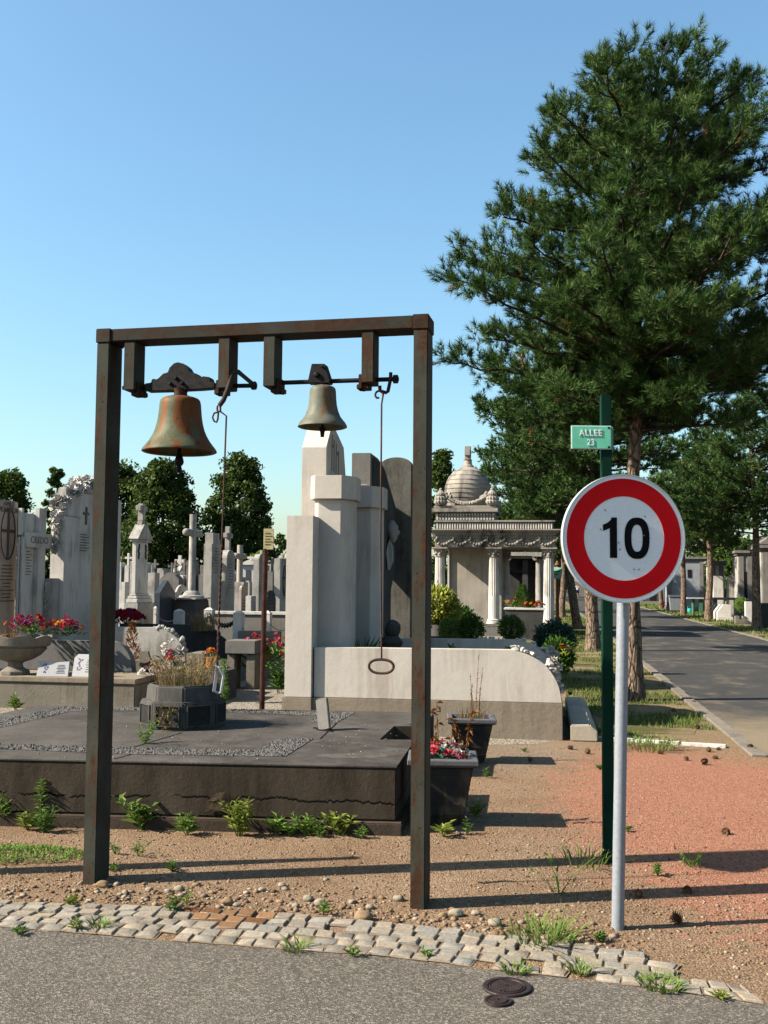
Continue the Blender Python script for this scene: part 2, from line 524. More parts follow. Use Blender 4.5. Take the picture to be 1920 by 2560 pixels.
def asphalt(name, lo, hi, dust=None, sp=150, spk=(.60, .53, .43), amt=.48):
    m, nt, bs = newmat(name)
    v = coords(nt)
    c = ramp(nt, nz(nt, v, 1.2, 7, .65), [(.3, lo), (.7, hi)]).outputs[0]
    vo = nt.nodes.new('ShaderNodeTexVoronoi'); vo.inputs['Scale'].default_value = sp
    nt.links.new(v, vo.inputs['Vector'])
    hs = nt.nodes.new('ShaderNodeSeparateColor'); nt.links.new(vo.outputs['Color'], hs.inputs[0])
    c = mixc(nt, math_(nt, 'MULTIPLY', ramp(nt, hs.outputs[0], [(.55, 0.0), (1.0, 1.0)]).outputs[0], amt), c, spk)
    c = mixc(nt, math_(nt, 'MULTIPLY', ramp(nt, hs.outputs[1], [(.6, 0.0), (.9, 1.0)]).outputs[0], amt), c, (.03, .028, .027))
    if dust:
        f = ramp(nt, nz(nt, coords(nt, (.8, .6, 1)), 1.5, 8, .75), [(.52, 0.0), (.72, .6)]).outputs[0]
        mp = nt.nodes.new('ShaderNodeMapping'); mp.vector_type = 'TEXTURE'
        mp.inputs['Location'].default_value = (4.35, 11.3, 0); mp.inputs['Scale'].default_value = (1.5, 3.6, 50)
        nt.links.new(v, mp.inputs[0]); ln = nt.nodes.new('ShaderNodeVectorMath'); ln.operation = 'LENGTH'; nt.links.new(mp.outputs[0], ln.inputs[0])
        dd = math_(nt, 'ADD', ln.outputs['Value'], math_(nt, 'MULTIPLY', math_(nt, 'SUBTRACT', nz(nt, v, 2.2, 7, .75), .5), 1.1))
        f = math_(nt, 'MAXIMUM', f, ramp(nt, dd, [(.25, .75), (1.0, 0.0)]).outputs[0])
        c = mixc(nt, f, c, dust)
    nt.links.new(c, bs.inputs['Base Color']); bs.inputs['Roughness'].default_value = .85
    h = math_(nt, 'ADD', vo.outputs['Distance'], nz(nt, v, 90, 4, .7))
    bump(nt, bs, h, .55, .006)
    return m

# front road: south of the sett strip
FRONT = [(-9, 6.7), (-4, 5.68), (-1.859, 5.208), (-.884, 5.006), (.017, 4.844), (.508, 4.69), (1.036, 4.542), (1.571, 4.336), (2.4, 3.95), (3.6, 3.2), (5.5, 1.7), (7.5, -1), (8.5, -8)]
BACK = [(-9, 7.0), (-4, 6.02), (-2.003, 5.598), (-.983, 5.53), (.017, 5.327), (.74, 5.077), (1.28, 4.888), (1.46, 4.82)]
fr = MB().add([(x, y, .004) for x, y in FRONT] + [(-9, -8, .004)], [tuple(range(len(FRONT) + 1))])
tag(obj('front_road', fr, asphalt('asphalt_front', (.105, .092, .078), (.150, .133, .114)), fix=False, origin=(0, 0, 0)), kind='structure')
# the alley that runs away from the camera
RK = Fr((11.79, 32.03), -9.1)
def kl(t): return KL.w(0, t)
def rk(t): return RK.w(0, t)
al = MB()
pl = [KL.w(.35, -2.2), KL.w(.12, -.9), kl(0), kl(60), kl(190)]
pr = [rk(165), rk(40), rk(0), rk(-24), RK.w(.3, -26.5)]
pts = [(p.x, p.y, .006) for p in pl + pr] + [(9.2, 5.4, .006), (5.2, 6.6, .006), (4.5, 7.4, .006)]
al.add(pts, [tuple(range(len(pts)))])
tag(obj('alley_road', al, asphalt('asphalt_alley', (.056, .055, .055), (.084, .081, .078), (.33, .26, .17), 120, (.10, .095, .09), .35), fix=False, origin=(0, 0, 0)), kind='structure')
k = MB(KL)
for t in np.arange(0, 60, 1.0):
    j = random.uniform(-.01, .01)
    k.bx(-.15 + j, j, t + .006, t + .994, -.05, .03 + random.uniform(-.006, .006))
tag(obj('kerb', k, M['concrete'], bevel=.006, seg=1), kind='structure')
k = MB(RK)
for t in np.arange(-24, 70, 1.0):
    j = random.uniform(-.02, .02)
    k.bx(j, .15 + j, t + .006, t + .994, -.05, .03 + random.uniform(-.006, .006))
tag(obj('kerb', k, M['concrete'], bevel=.006, seg=1), kind='structure')
k = MB()
e0, e1 = Vector((2.30, 11.60, 0)), Vector((3.62, 11.05, 0))
for i in range(3):
    a, b = e0.lerp(e1, i / 3 + .004), e0.lerp(e1, (i + 1) / 3 - .004)
    n = (b - a).normalized().cross(Vector((0, 0, 1))) * -.055
    k.add([tuple(p) for p in (a - n + Vector((0, 0, -.05)), b - n + Vector((0, 0, -.05)), b + n + Vector((0, 0, -.05)), a + n + Vector((0, 0, -.05)),
                              a - n + Vector((0, 0, .025)), b - n + Vector((0, 0, .03)), b + n + Vector((0, 0, .03)), a + n + Vector((0, 0, .025)))],
          [(3, 2, 1, 0), (4, 5, 6, 7), (0, 1, 5, 4), (1, 2, 6, 5), (2, 3, 7, 6), (3, 0, 4, 7)])
tag(obj('edging', k, M['pale_stone'], bevel=.008), kind='structure')
# grass verges either side of the alley (soil sheets; blades come later)
def sheet(name, pts, z, mat):
    s = MB().add([(p[0], p[1], z) for p in pts], [tuple(range(len(pts)))])
    return tag(obj(name, s, mat, fix=False, origin=(0, 0, 0)), kind='structure')
def turf_mat():
    m, nt, bs = newmat('turf_soil')
    v = coords(nt)
    c = ramp(nt, nz(nt, v, .9, 7, .65), [(.30, (.06, .085, .02)), (.46, (.15, .14, .055)), (.58, (.34, .25, .15))]).outputs[0]
    c = mixc(nt, .8, c, ramp(nt, nz(nt, v, 22, 6, .8), [(.3, .45), (.7, 1.3)]).outputs[0], 'MULTIPLY')
    nt.links.new(c, bs.inputs['Base Color']); bs.inputs['Roughness'].default_value = 1
    bump(nt, bs, nz(nt, v, 40, 6, .8), .9, .03)
    return m
M['turf'] = turf_mat()
sheet('grass_verge', [KL.w(-1.75, 1.3), KL.w(-.5, 1.5), KL.w(-.17, 3.2), KL.w(-.17, 150), KL.w(-3.0, 150), KL.w(-3.0, 12), KL.w(-1.9, 3)], .004, M['turf'])
sheet('grass_verge', [RK.w(.17, -24), RK.w(4.6, -24), RK.w(4.6, 120), RK.w(.17, 120)], .004, M['turf'])
def gravel_mat():
    m, nt, bs = newmat('pale_gravel')
    v = coords(nt)
    vo = nt.nodes.new('ShaderNodeTexVoronoi'); vo.inputs['Scale'].default_value = 45
    nt.links.new(v, vo.inputs['Vector'])
    hs = nt.nodes.new('ShaderNodeSeparateColor'); nt.links.new(vo.outputs['Color'], hs.inputs[0])
    c = ramp(nt, hs.outputs[0], [(0, (.34, .28, .20)), (.5, (.44, .38, .30)), (1, (.54, .49, .41))]).outputs[0]
    c = mixc(nt, 1, c, ramp(nt, vo.outputs['Distance'], [(.25, 1.0), (.75, .45)]).outputs[0], 'MULTIPLY')
    nt.links.new(c, bs.inputs['Base Color']); bs.inputs['Roughness'].default_value = .9
    bump(nt, bs, math_(nt, 'SUBTRACT', 1.0, vo.outputs['Distance']), .8, .02)
    return m
M['gravel'] = gravel_mat()
sheet('gravel_path', [(-40, 13.5), (-3.2, 10.2), (1.7, 11.2), (2.1, 11.7), (4.6, 34), (8, 60), (10, 90), (-60, 90)], .002, M['gravel'])

# ------------------------------------------------------------ sett strip between the dirt and the front road
def polyline(P):
    P = [Vector((a, b, 0)) for a, b in P]
    L_ = [0]
    for a, b in zip(P, P[1:]):
        L_.append(L_[-1] + (b - a).length)
    def ev(t):
        t = max(0, min(t, L_[-1] - 1e-6))
        for i in range(len(P) - 1):
            if t <= L_[i + 1]:
                return P[i].lerp(P[i + 1], (t - L_[i]) / (L_[i + 1] - L_[i]))
        return P[-1]
    return ev, L_[-1]
ef, lf = polyline(FRONT[:8]); eb, lb = polyline(BACK)
BS = [eb(x) for x in np.arange(0, lb, .01)]
def across(tt):
    a = ef(tt); T = (ef(min(tt + .25, lf)) - ef(max(tt - .25, 0))).normalized()
    return a, min(BS, key=lambda p: abs((p - a).dot(T)) + .02 * (p - a).length)
s = MB(); rows = 5
def sett(q, h, mi):
    c = sum(q, Vector()) / 4
    jj = lambda p: p + Vector((random.uniform(-.005, .005), random.uniform(-.005, .005), 0))
    q = [jj(p) for p in q]
    low = [p + (c - p) * .03 for p in q]; mid = [p + (c - p) * .07 for p in q]; top = [p + (c - p) * .17 for p in q]
    dz = [random.uniform(-.003, .003) for _ in range(4)]
    vs = [(p.x, p.y, -.04) for p in low] + [(p.x, p.y, h * .6 + d) for p, d in zip(mid, dz)] + [(p.x, p.y, h + d) for p, d in zip(top, dz)]
    s.cm = 2; s.add([(c.x + (p.x - c.x) * 1.09, c.y + (p.y - c.y) * 1.09, h * random.uniform(.2, .55)) for p in q], [(0, 1, 2, 3)])
    s.cm = mi
    s.add(vs, [(8, 9, 10, 11)] + [(i, (i + 1) % 4, (i + 1) % 4 + 4, i + 4) for i in range(4)] + [(i + 4, (i + 1) % 4 + 4, (i + 1) % 4 + 8, i + 8) for i in range(4)])
for r_ in range(rows):
    f0, f1 = .03 + .94 * r_ / rows, .03 + .94 * (r_ + 1) / rows
    t = 3.2 + random.uniform(0, .1)
    end = lf if r_ < 2 else lf - .36 - .04 * r_
    while t < end:
        wd = random.uniform(.082, .118)
        def P(tt, f):
            a, b = across(tt)
            j = Vector((noise.noise(Vector((tt * 3, f * 9, 1))), noise.noise(Vector((tt * 3, f * 9, 5))), 0)) * .012
            return a.lerp(b, f) + j
        q = [P(t, f0), P(t + wd, f0), P(t + wd, f1), P(t, f1)]
        xm = (q[0].x + q[2].x) / 2
        mi = 1 if (-.98 < xm < -.56 and r_ >= 3) or (-.8 < xm < -.68 and r_ == 2) else 0
        if random.random() > .04:
            sett(q, .010 + random.uniform(-.004, .006) + (.008 if r_ > 2 else .002 * r_), mi)
        t += wd + .004
def sett_mat(name, stops):
    m, nt, bs = newmat(name)
    v = coords(nt); ge = nt.nodes.new('ShaderNodeNewGeometry')
    c = ramp(nt, ge.outputs['Random Per Island'], stops).outputs[0]
    c = mixc(nt, 1, c, ramp(nt, nz(nt, v, 55, 6, .8), [(.3, .6), (.7, 1.25)]).outputs[0], 'MULTIPLY')
    c = mixc(nt, ramp(nt, nz(nt, v, 7, 5, .7), [(.5, 0.0), (.75, .6)]).outputs[0], c, (.27, .19, .125))
    nt.links.new(c, bs.inputs['Base Color']); bs.inputs['Roughness'].default_value = .85
    bump(nt, bs, nz(nt, v, 60, 6, .75), .8, .008)
    return m
tag(obj('sett_strip', s, [sett_mat('granite_sett', [(0, (.27, .248, .21)), (.35, (.41, .34, .258)), (.7, (.31, .297, .265)), (1, (.48, .41, .325))]),
                         sett_mat('rusty_sett', [(0, (.17, .075, .035)), (1, (.36, .20, .10))]), stone('joint_sand', (.40, .27, .165), (.56, .40, .26), 14, None, .5, .6)], fix=True, origin=(0, 0, 0), bevel=.005, seg=2, smooth=45), kind='structure')
# ------------------------------------------------------------ bell frame
FB = Fr((-1.672, 5.95), -12)
W, HT, DP, WD = 1.943, 3.150, .17, .078
t = thing('bell_gantry', 'tall rusty steel gantry of square posts carrying two bells', 'bell frame', FB.w(W / 2, DP / 2, 0))
for x in (0, W - WD):
    p = MB(FB); p.bx(x, x + WD, 0, DP, -.05, HT - .078); po = obj('post', p, M['steel'], t, .005, 40)
    c = MB(FB); c.bx(x - .006, x + WD + .006, -.006, DP + .006, HT - .078, HT + .004); obj('post_cap', c, M['steel2'], po, .004, 40)
b = MB(FB); b.bx(WD + .006, W - WD - .006, .002, DP - .002, HT - .072, HT)
obj('beam', b, M['steel2'], t, .004, 40)
HZ = HT - .072
HX = []
for pa, pb, yb in ((307.5, 338, 975), (544, 574, 970), (657, 688, 966), (903, 934, 956)):
    x0, zb = FB.hit(pa, yb, .01); x1 = x0 + .068
    HX.append((x0, x1, zb))
    h = MB(FB); h.bx(x0, x1, .01, .15, zb, HZ - .004); ho = obj('hanger', h, M['steel'], t, .004, 40)
    wl = MB(FB); wl.bx(x0 - .004, x1 + .004, .006, .154, HZ - .004, HZ + .010); obj('weld_bead', wl, M['steel2'], ho, .003)
    s_ = 1 if len(HX) % 2 else -1
    xb = x1 if s_ > 0 else x0
    br = MB(FB); br.bx(xb - .035, xb + .035, .045, .125, zb - .028, zb - .002)
    br.bx(*sorted((xb + s_ * .002, xb + s_ * .022)), .035, .135, zb - .028, zb + .052)
    obj('bearing', br, M['steel2'], ho, .003)

YM = .085                                   # bells hang in the middle of the beam's depth

def bellmat(name, base1, base2, streak, dark, lo, hi):
    m, nt, bs = newmat(name)
    v = coords(nt, (1, 1, .10)); v2 = coords(nt)
    n = nz(nt, v, 9, 5, .6, .3)
    c = ramp(nt, nz(nt, v2, 12, 6, .7), [(.3, base1), (.7, base2)]).outputs[0]
    c = mixc(nt, ramp(nt, n, [(lo, 0.0), (hi, 1.0)]).outputs[0], c, streak)
    n2 = nz(nt, coords(nt, (1.3, 1.3, .12)), 14, 5, .6, .3)
    c = mixc(nt, ramp(nt, n2, [(.58, 0.0), (.70, .85)]).outputs[0], c, dark)
    sp = ramp(nt, nz(nt, v2, 60, 2, .5), [(.68, 0.0), (.73, 1.0)]).outputs[0]
    c = mixc(nt, sp, c, (.03, .025, .02))
    nt.links.new(c, bs.inputs['Base Color']); bs.inputs['Roughness'].default_value = .55; bs.inputs['Metallic'].default_value = .08
    bump(nt, bs, nz(nt, v2, 30, 5), .12, .004)
    return m
M['bell1'] = bellmat('bronze_rust', (.075, .082, .045), (.15, .16, .10), (.20, .075, .028), (.02, .022, .017), .46, .54)
M['bell2'] = bellmat('bronze_grey', (.12, .125, .095), (.21, .21, .17), (.22, .12, .06), (.04, .042, .037), .54, .64)

def bell(label, pts, body, clap, ox, oy, k, crown, yoke, shaft, mat, neckr, yokemat, bolts):
    PX = lambda x, y: FB.hit(ox + x * k, oy + y * k, YM)
    cx = body[0]; x0, z0 = PX(cx, body[1][0][0])
    m_ = abs(PX(cx + 100, 900)[0] - PX(cx, 900)[0]) / 100
    t = thing('bell', label, 'bell', FB.w(x0, YM, PX(cx, body[1][-1][0])[1]))
    prof = [(r * m_, PX(cx, y)[1]) for y, r in body[1]]
    ztop = prof[0][1]; zb = prof[-1][1]
    prof = [(prof[0][0] * .4, ztop + .004)] + prof + [(prof[-1][0] - .008, zb - .004)] + [(max(r - .022, .01), z + .004) for r, z in prof[:0:-1]]
    b_ = MB(FB); b_.lathe(prof, (x0, YM, 0), 48, close=False)
    obj('bell_body', b_, mat, t, smooth=50)
    nk = MB(FB)
    za, zc = PX(cx, crown[0])[1], PX(cx, crown[1])[1]
    nk.lathe([(neckr, za), (neckr * .82, (za + zc) / 2), (neckr * 1.05, zc)], (x0, YM, 0), 20)
    for i in range(3):
        nk.lathe([(neckr * 1.3, ztop + .003), (neckr * 1.3, ztop + .008)], (x0, YM, 0), 20)
        break
    obj('crown', nk, M['rod'], t, smooth=40)
    y_ = MB(FB); y_.prism([PX(*p) for p in yoke], YM - .035, YM + .035)
    yo = obj('yoke', y_, yokemat, t, .003, 30)
    for bx_, by_, rr in bolts:
        q = MB(FB); X, Z = PX(bx_, by_)
        q.lathe([(rr, 0), (rr, .012), (rr * .6, .016)], (0, 0, 0), 6)
        q.v = [tuple(FB.M @ Vector((X + a, YM - .035 - c_, Z + b2))) for a, b2, c_ in [tuple(FB.I @ Vector(p)) for p in q.v]]
        obj('bolt', q, M['iron'], yo, smooth=30)
    sh = MB(FB); a = PX(*shaft[0]); b2 = PX(*shaft[1])
    sh.tube([(a[0], YM, a[1]), (b2[0], YM, b2[1])], .013, 10)
    e = PX(*shaft[1]); sh.tube([(e[0] - .03, YM, e[1]), (e[0] - .004, YM, e[1])], .024, 6)
    obj('axle', sh, M['iron'], t, smooth=40)
    cl = MB(FB)
    cp = [(r * m_, PX(cx, y)[1]) for y, r in clap]
    cl.lathe(cp, (x0, YM, 0), 14)
    obj('clapper', cl, M['iron'], t, smooth=60)
    return t, PX

yoke1 = [(560, 608), (618, 600), (622, 570), (645, 562), (665, 572), (690, 555), (730, 515), (772, 505), (790, 460), (830, 420), (868, 408), (920, 422), (960, 455), (985, 500), (1040, 515), (1082, 555), (1100, 540), (1165, 548), (1180, 590), (1215, 600), (1215, 648), (1080, 660), (790, 674), (570, 680)]
body1 = (872, [(733, 132), (745, 160), (762, 174), (800, 182), (860, 186), (920, 192), (980, 202), (1040, 217), (1090, 237), (1140, 264), (1180, 292), (1215, 318), (1235, 328), (1243, 327)])
clap1 = [(960, 14), (1250, 18), (1265, 22), (1300, 34), (1335, 42), (1360, 36), (1375, 22), (1390, 22), (1420, 28), (1440, 24)]
t1, P1 = bell('large bronze bell streaked orange with rust, hanging at the left of the frame', None, body1, clap1, 220, 800, .2652, (735, 650), yoke1, ((330, 640), (1590, 618)), M['bell1'], .045, M['iron'], ((855, 562, .011), (802, 612, .011), (912, 608, .011)))
yoke2 = [(528, 488), (648, 488), (697, 640), (692, 665), (490, 665), (494, 640)]
body2 = (617, [(684, 78), (694, 100), (706, 112), (730, 117), (800, 121), (860, 127), (910, 139), (950, 155), (965, 160), (972, 166), (990, 178), (1020, 203), (1045, 217), (1060, 221)])
clap2 = [(850, 10), (1062, 12), (1070, 34), (1085, 36), (1105, 20), (1115, 20), (1140, 17), (1152, 17)]
t2, P2 = bell('small grey bronze bell with a plain trapezoid yoke, hanging at the right of the frame', None, body2, clap2, 640, 780, .2712, (690, 655), yoke2, ((150, 655), (1315, 618)), M['bell2'], .024, M['iron'], ((575, 590, .016), (628, 518, .006)))

# pulls
def lev(P, pts, y0, y1):
    n = len(pts) - 1
    return [(P(a, b)[0], y0 + (y1 - y0) * i / n, P(a, b)[1]) for i, (a, b) in enumerate(pts)]
t = thing('bell_pull', 'long slanting pull rod of the large bell ending in a grey metal stirrup', 'bell pull', FB.w(P1(1290, 800)[0], YM, 1.1))
q = MB(FB); q.tube(lev(P1, [(1570, 618), (1540, 590), (1470, 530), (1435, 500), (1405, 500), (1388, 530), (1375, 620), (1355, 700), (1330, 780), (1300, 832)], YM, YM - .1), [.012] * 3 + [.014] * 7, 8)
obj('lever', q, M['steel'], t, smooth=60)
q = MB(FB)
q.tube(lev(P1, [(1300, 828), (1280, 840), (1278, 875), (1292, 895), (1308, 880), (1306, 845)], YM - .1, YM - .1), .006, 6, True)
q.tube(lev(P1, [(1298, 890), (1250, 905), (1235, 945), (1250, 980), (1272, 990), (1284, 960), (1288, 900)], YM - .1, YM - .1), .0055, 6)
xs, zs = FB.hit(566, 1040, YM - .1); xe, ze = FB.hit(543, 1665, YM - .1)
top = P1(1308, 890)
q.tube([(top[0], YM - .1, top[1]), (xs, YM - .1, zs), (xs + (xe - xs) * .5, YM - .1, zs + (ze - zs) * .5)], .0055, 6)
obj('rod', q, M['rod'], t, smooth=60)
q = MB(FB)
n = 46
a = Vector((xs + (xe - xs) * .5, YM - .1, zs + (ze - zs) * .5)); b = Vector((xe, YM - .1, ze))
for s_ in (0, math.pi):
    q.tube([tuple(a.lerp(b, i / n) + Vector((math.cos(i * 1.4 + s_), math.sin(i * 1.4 + s_), 0)) * .004) for i in range(n + 1)], .0042, 5)
obj('twisted_cable', q, M['rod'], t, smooth=60)
hp = [FB.hit(x, y, YM - .1) for x, y in ((542, 1662), (537, 1680), (535, 1728), (541, 1734), (552, 1732), (554, 1690), (548, 1668))]
q = MB(FB); q.tube([(p[0], YM - .1 + .03 * (i % 2), p[1]) for i, p in enumerate(hp)], .011, 8, True, .6)
obj('stirrup', q, plain('grey_metal', (.9, .92, .98), .4, .6), t, smooth=50)

t = thing('bell_pull', 'thin straight pull rod of the small bell ending in an oval ring handle', 'bell pull', FB.w(P2(1150, 780)[0], YM, 1.15))
q = MB(FB); q.tube(lev(P2, [(1242, 560), (1243, 600), (1238, 650), (1222, 738), (1205, 750), (1170, 742), (1156, 735), (1154, 690)], YM, YM - .04), .010, 8)
obj('lever', q, M['rod'], t, smooth=60)
q = MB(FB)
ringp = [(1150 + 38 * math.cos(a), 780 + 42 * math.sin(a)) for a in np.linspace(-2.6, 2.3, 14)][::-1]
rp = lev(P2, [(1150, 802)] + [(1150 - 36 * math.cos(a), 776 - 36 * math.sin(a)) for a in np.linspace(-.9, 3.5, 12)], YM - .04, YM - .04)
q.tube(rp, .006, 6)
x0, z0 = rp[-1][0], rp[-1][2]
e = FB.hit(954, 1010, YM - .04); e2 = FB.hit(953, 1350, YM - .04); e3 = FB.hit(954, 1646, YM - .04)
q.tube([(x0, YM - .04, z0), (e[0], YM - .04, e[1]), (e2[0] - .004, YM - .04, e2[1]), (e3[0], YM - .04, e3[1])], .0055, 6)
obj('rod', q, M['rod'], t, smooth=60)
q = MB(FB); c = FB.hit(953, 1666, YM - .04); rx = .068
q.tube([(c[0] + rx * math.copysign(abs(math.cos(a)) ** .8, math.cos(a)), YM - .04, c[1] + .037 * math.sin(a)) for a in np.linspace(0, 2 * math.pi, 28, endpoint=False)], .0075, 8, True)
obj('ring_handle', q, M['rod'], t, smooth=60)

# ------------------------------------------------------------ speed limit sign
pb = G(1543, 2322); FS = Fr((pb.x, pb.y), 9)
galv = plain('galvanised_steel', (.56, .60, .67), .42, .35, .12, 60, .06)
t = thing('speed_sign', 'round red and white speed limit sign reading 10 on a grey pole', 'road sign', pb)
p = MB(FS); p.tube([(0, 0, -.1), (.028, 0, 1.0), (.055, 0, 2.12)], .031, 24); obj('pole', p, galv, t, smooth=50)
dc = FS.hit(1561, 1346, -.062); RD = .3235
p = MB(FS)
def disc(mb, r0, r1, y0, y1, n=96, cx=dc[0], cz=dc[1]):
    a = [2 * math.pi * i / n for i in range(n)]
    if r0 <= 0:
        mb.prism([(cx + r1 * math.cos(x), cz + r1 * math.sin(x)) for x in a], y0, y1); return
    vs = []
    for y in (y0, y1):
        for r in (r0, r1):
            vs += [(cx + r * math.cos(x), y, cz + r * math.sin(x)) for x in a]
    fs = []
    for i in range(n):
        j = (i + 1) % n
        fs += [(i, j, j + n, i + n), (i + n, j + n, j + 3 * n, i + 3 * n), (i + 3 * n, j + 3 * n, j + 2 * n, i + 2 * n), (i + 2 * n, j + 2 * n, j, i)]
    mb.add(vs, fs)
disc(p, 0, RD - .004, -.060, -.054); obj('plate', p, plain('sign_white', (1.9, 1.95, 2.0), .45, 0, .04, 200), t)
p = MB(FS); disc(p, RD - .006, RD, -.064, -.034); obj('rim', p, plain('sign_rim', (1.2, 1.25, 1.25), .4, .5, .08), t, smooth=40)
p = MB(FS); disc(p, .2115, .301, -.0625, -.0602); obj('red_ring', p, plain('sign_red', (1.15, .012, .02), .45, 0, .06, 40), t)
blk = plain('sign_black', (.008, .008, .010), .5)
# digits drawn as outlines: a flagged one and an oval nought, 0.203 m tall
hh = .203; zc = dc[1] + .003
one = [(-.0275, .1015), (-.046, .1015), (-.052, .088), (-.068, .074), (-.092, .064), (-.092, .034), (-.072, .040), (-.056, .049), (-.056, -.1015), (-.0190, -.1015), (-.0190, .1015)]
p = MB(FS); p.prism([(dc[0] + x - .020, zc + z) for x, z in one], -.0632, -.0604)
def nought(mb, cx, cz, ax, az, bx_, bz):
    n = 48; vs = []
    sup = lambda c: math.copysign(abs(c) ** .82, c)
    for y in (-.0632, -.0604):
        for A, B in ((bx_, bz), (ax, az)):
            vs += [(cx + A * sup(math.cos(2 * math.pi * i / n)), y, cz + B * sup(math.sin(2 * math.pi * i / n))) for i in range(n)]
    fs = []
    for i in range(n):
        j = (i + 1) % n
        fs += [(i, j, j + n, i + n), (i + n, j + n, j + 3 * n, i + 3 * n), (i + 3 * n, j + 3 * n, j + 2 * n, i + 2 * n), (i + 2 * n, j + 2 * n, j, i)]
    mb.add(vs, fs)
nought(p, dc[0] + .067, zc - .001, .066, .104, .030, .068)
obj('numeral', p, blk, t)
p = MB(FS)
for dx, dz in ((-.03, -.022), (-.024, -.055), (.103, .016), (-.10, .14), (.05, -.155), (.075, -.155), (.11, .112), (-.125, .043)):
    disc(p, 0, .004, -.0638, -.0634, 10, dc[0] + dx, dc[1] + dz)
obj('chip', p, plain('chip', (.30, .29, .27), .8), t)
p = MB(FS); p.box((dc[0], -.028, dc[1] + .12), (.42, .04, .03)); p.box((dc[0], -.028, dc[1] - .12), (.42, .04, .03)); obj('bracket', p, galv, t, .003)

# ------------------------------------------------------------ street name post
gb = G(1521, 2156); FG = Fr((gb.x, gb.y), 2)
grn = rustmat('green_paint', (.006, .040, .025), (.009, .03, .019), (.07, .04, .02), .62, .8)
t = thing('street_name_post', 'dark green square post with two small green name plates reading ALLEE 23', 'street sign', gb)
p = MB(FG); p.bx(-.032, .032, -.025, .025, -.1, FG.hit(1520, 990, 0)[1]); obj('post', p, grn, t, .004, 40)
x0, z1 = FG.hit(1427, 1063, -.03); x1, z0 = FG.hit(1529, 1124, -.03)
plate = plain('plate_green', (.34, 1.15, .78), .4, 0, .10, 9); white = plain('plate_white', (1.6, 1.7, 1.6), .5, 0, .05)
p = MB(FG); p.bx(x0, x1, -.033, -.027, z0, z1); pl_ = obj('name_plate', p, white, t, .004)
p = MB(FG); e = .006; p.bx(x0 + e, x1 - e, -.0352, -.0335, z0 + e, z1 - e); obj('field', p, plate, pl_, .001, seg=1)
cx, cz = (x0 + x1) / 2, (z0 + z1) / 2
text_mesh('lettering', 'ALLEE', .056, FG, cx - .004, -.0365, cz + .026, white, pl_, .0012, .80, sp=1.25)
text_mesh('lettering', '23', .056, FG, cx - .004, -.0365, cz - .034, white, pl_, .0012, .72, sp=1.25)
p = MB(FG)
for zz in (z0 + .014, z1 - .014):
    p.box((x1 - .018, -.037, zz), (.014, .004, .014))
obj('screw', p, M['iron'], pl_, .002)
p = MB(FG); p.bx(.034, .040, -.030, .225, z0 - .01, z1 - .006); obj('name_plate', p, plate, t, .003)

# ------------------------------------------------------------ manhole covers
def cover(label, c, r, bars):
    t = thing('manhole_cover', label, 'manhole cover', (c[0], c[1], .004))
    F = Fr(c, 25); m_ = plain('cast_iron', (.085, .062, .062), .55, .5, .35, 40, .3)
    p = MB(F); p.lathe([(r, .0), (r, .010), (r * .97, .014), (r * .80, .013), (r * .79, .009)], (0, 0, 0), 40); obj('ring', p, m_, t, smooth=30)
    p = MB(F); p.lathe([(r * .74, .010), (r * .74, .014), (r * .70, .016), (r * .68, .012)], (0, 0, 0), 40)
    n = bars
    for i in range(n):
        x = -r * .58 + 1.16 * r * (i + .5) / n; hw = math.sqrt(max(0, (r * .62) ** 2 - x * x))
        y1 = hw if x < .12 * r or not bars > 6 else -hw * .2
        if y1 > -hw:
            p.bx(x - r * .022, x + r * .022, -hw, y1, .012, .0175)
    o = obj('lid', p, m_, t, smooth=30)
    p = MB(F); p.lathe([(r * .09, .012), (r * .09, .0168)], (0, 0, 0), 10); obj('keyhole', p, blk, o)
cover('larger round cast iron cover set in the asphalt', G(1268, 2473), .103, 10)
cover('smaller round cast iron cover in the asphalt, touching the larger one', G(1245, 2508), .056, 6)

# ------------------------------------------------------------ post out on the left whose shadow reaches into the picture
t = thing('boundary_post', 'slim rusty post left of the bell gantry', 'post', (-2.86, 6.08, 0))
p = MB(); p.tube([(-2.86, 6.08, -.1), (-2.86, 6.08, 1.2), (-2.86, 6.08, 1.95)], [.075, .07, .03], 12); obj('shaft', p, M['rod'], t, smooth=40)
p = MB(); p.blob((-2.86, 6.08, 1.97), .04, 2, .05); obj('knob', p, M['rod'], t, smooth=60)
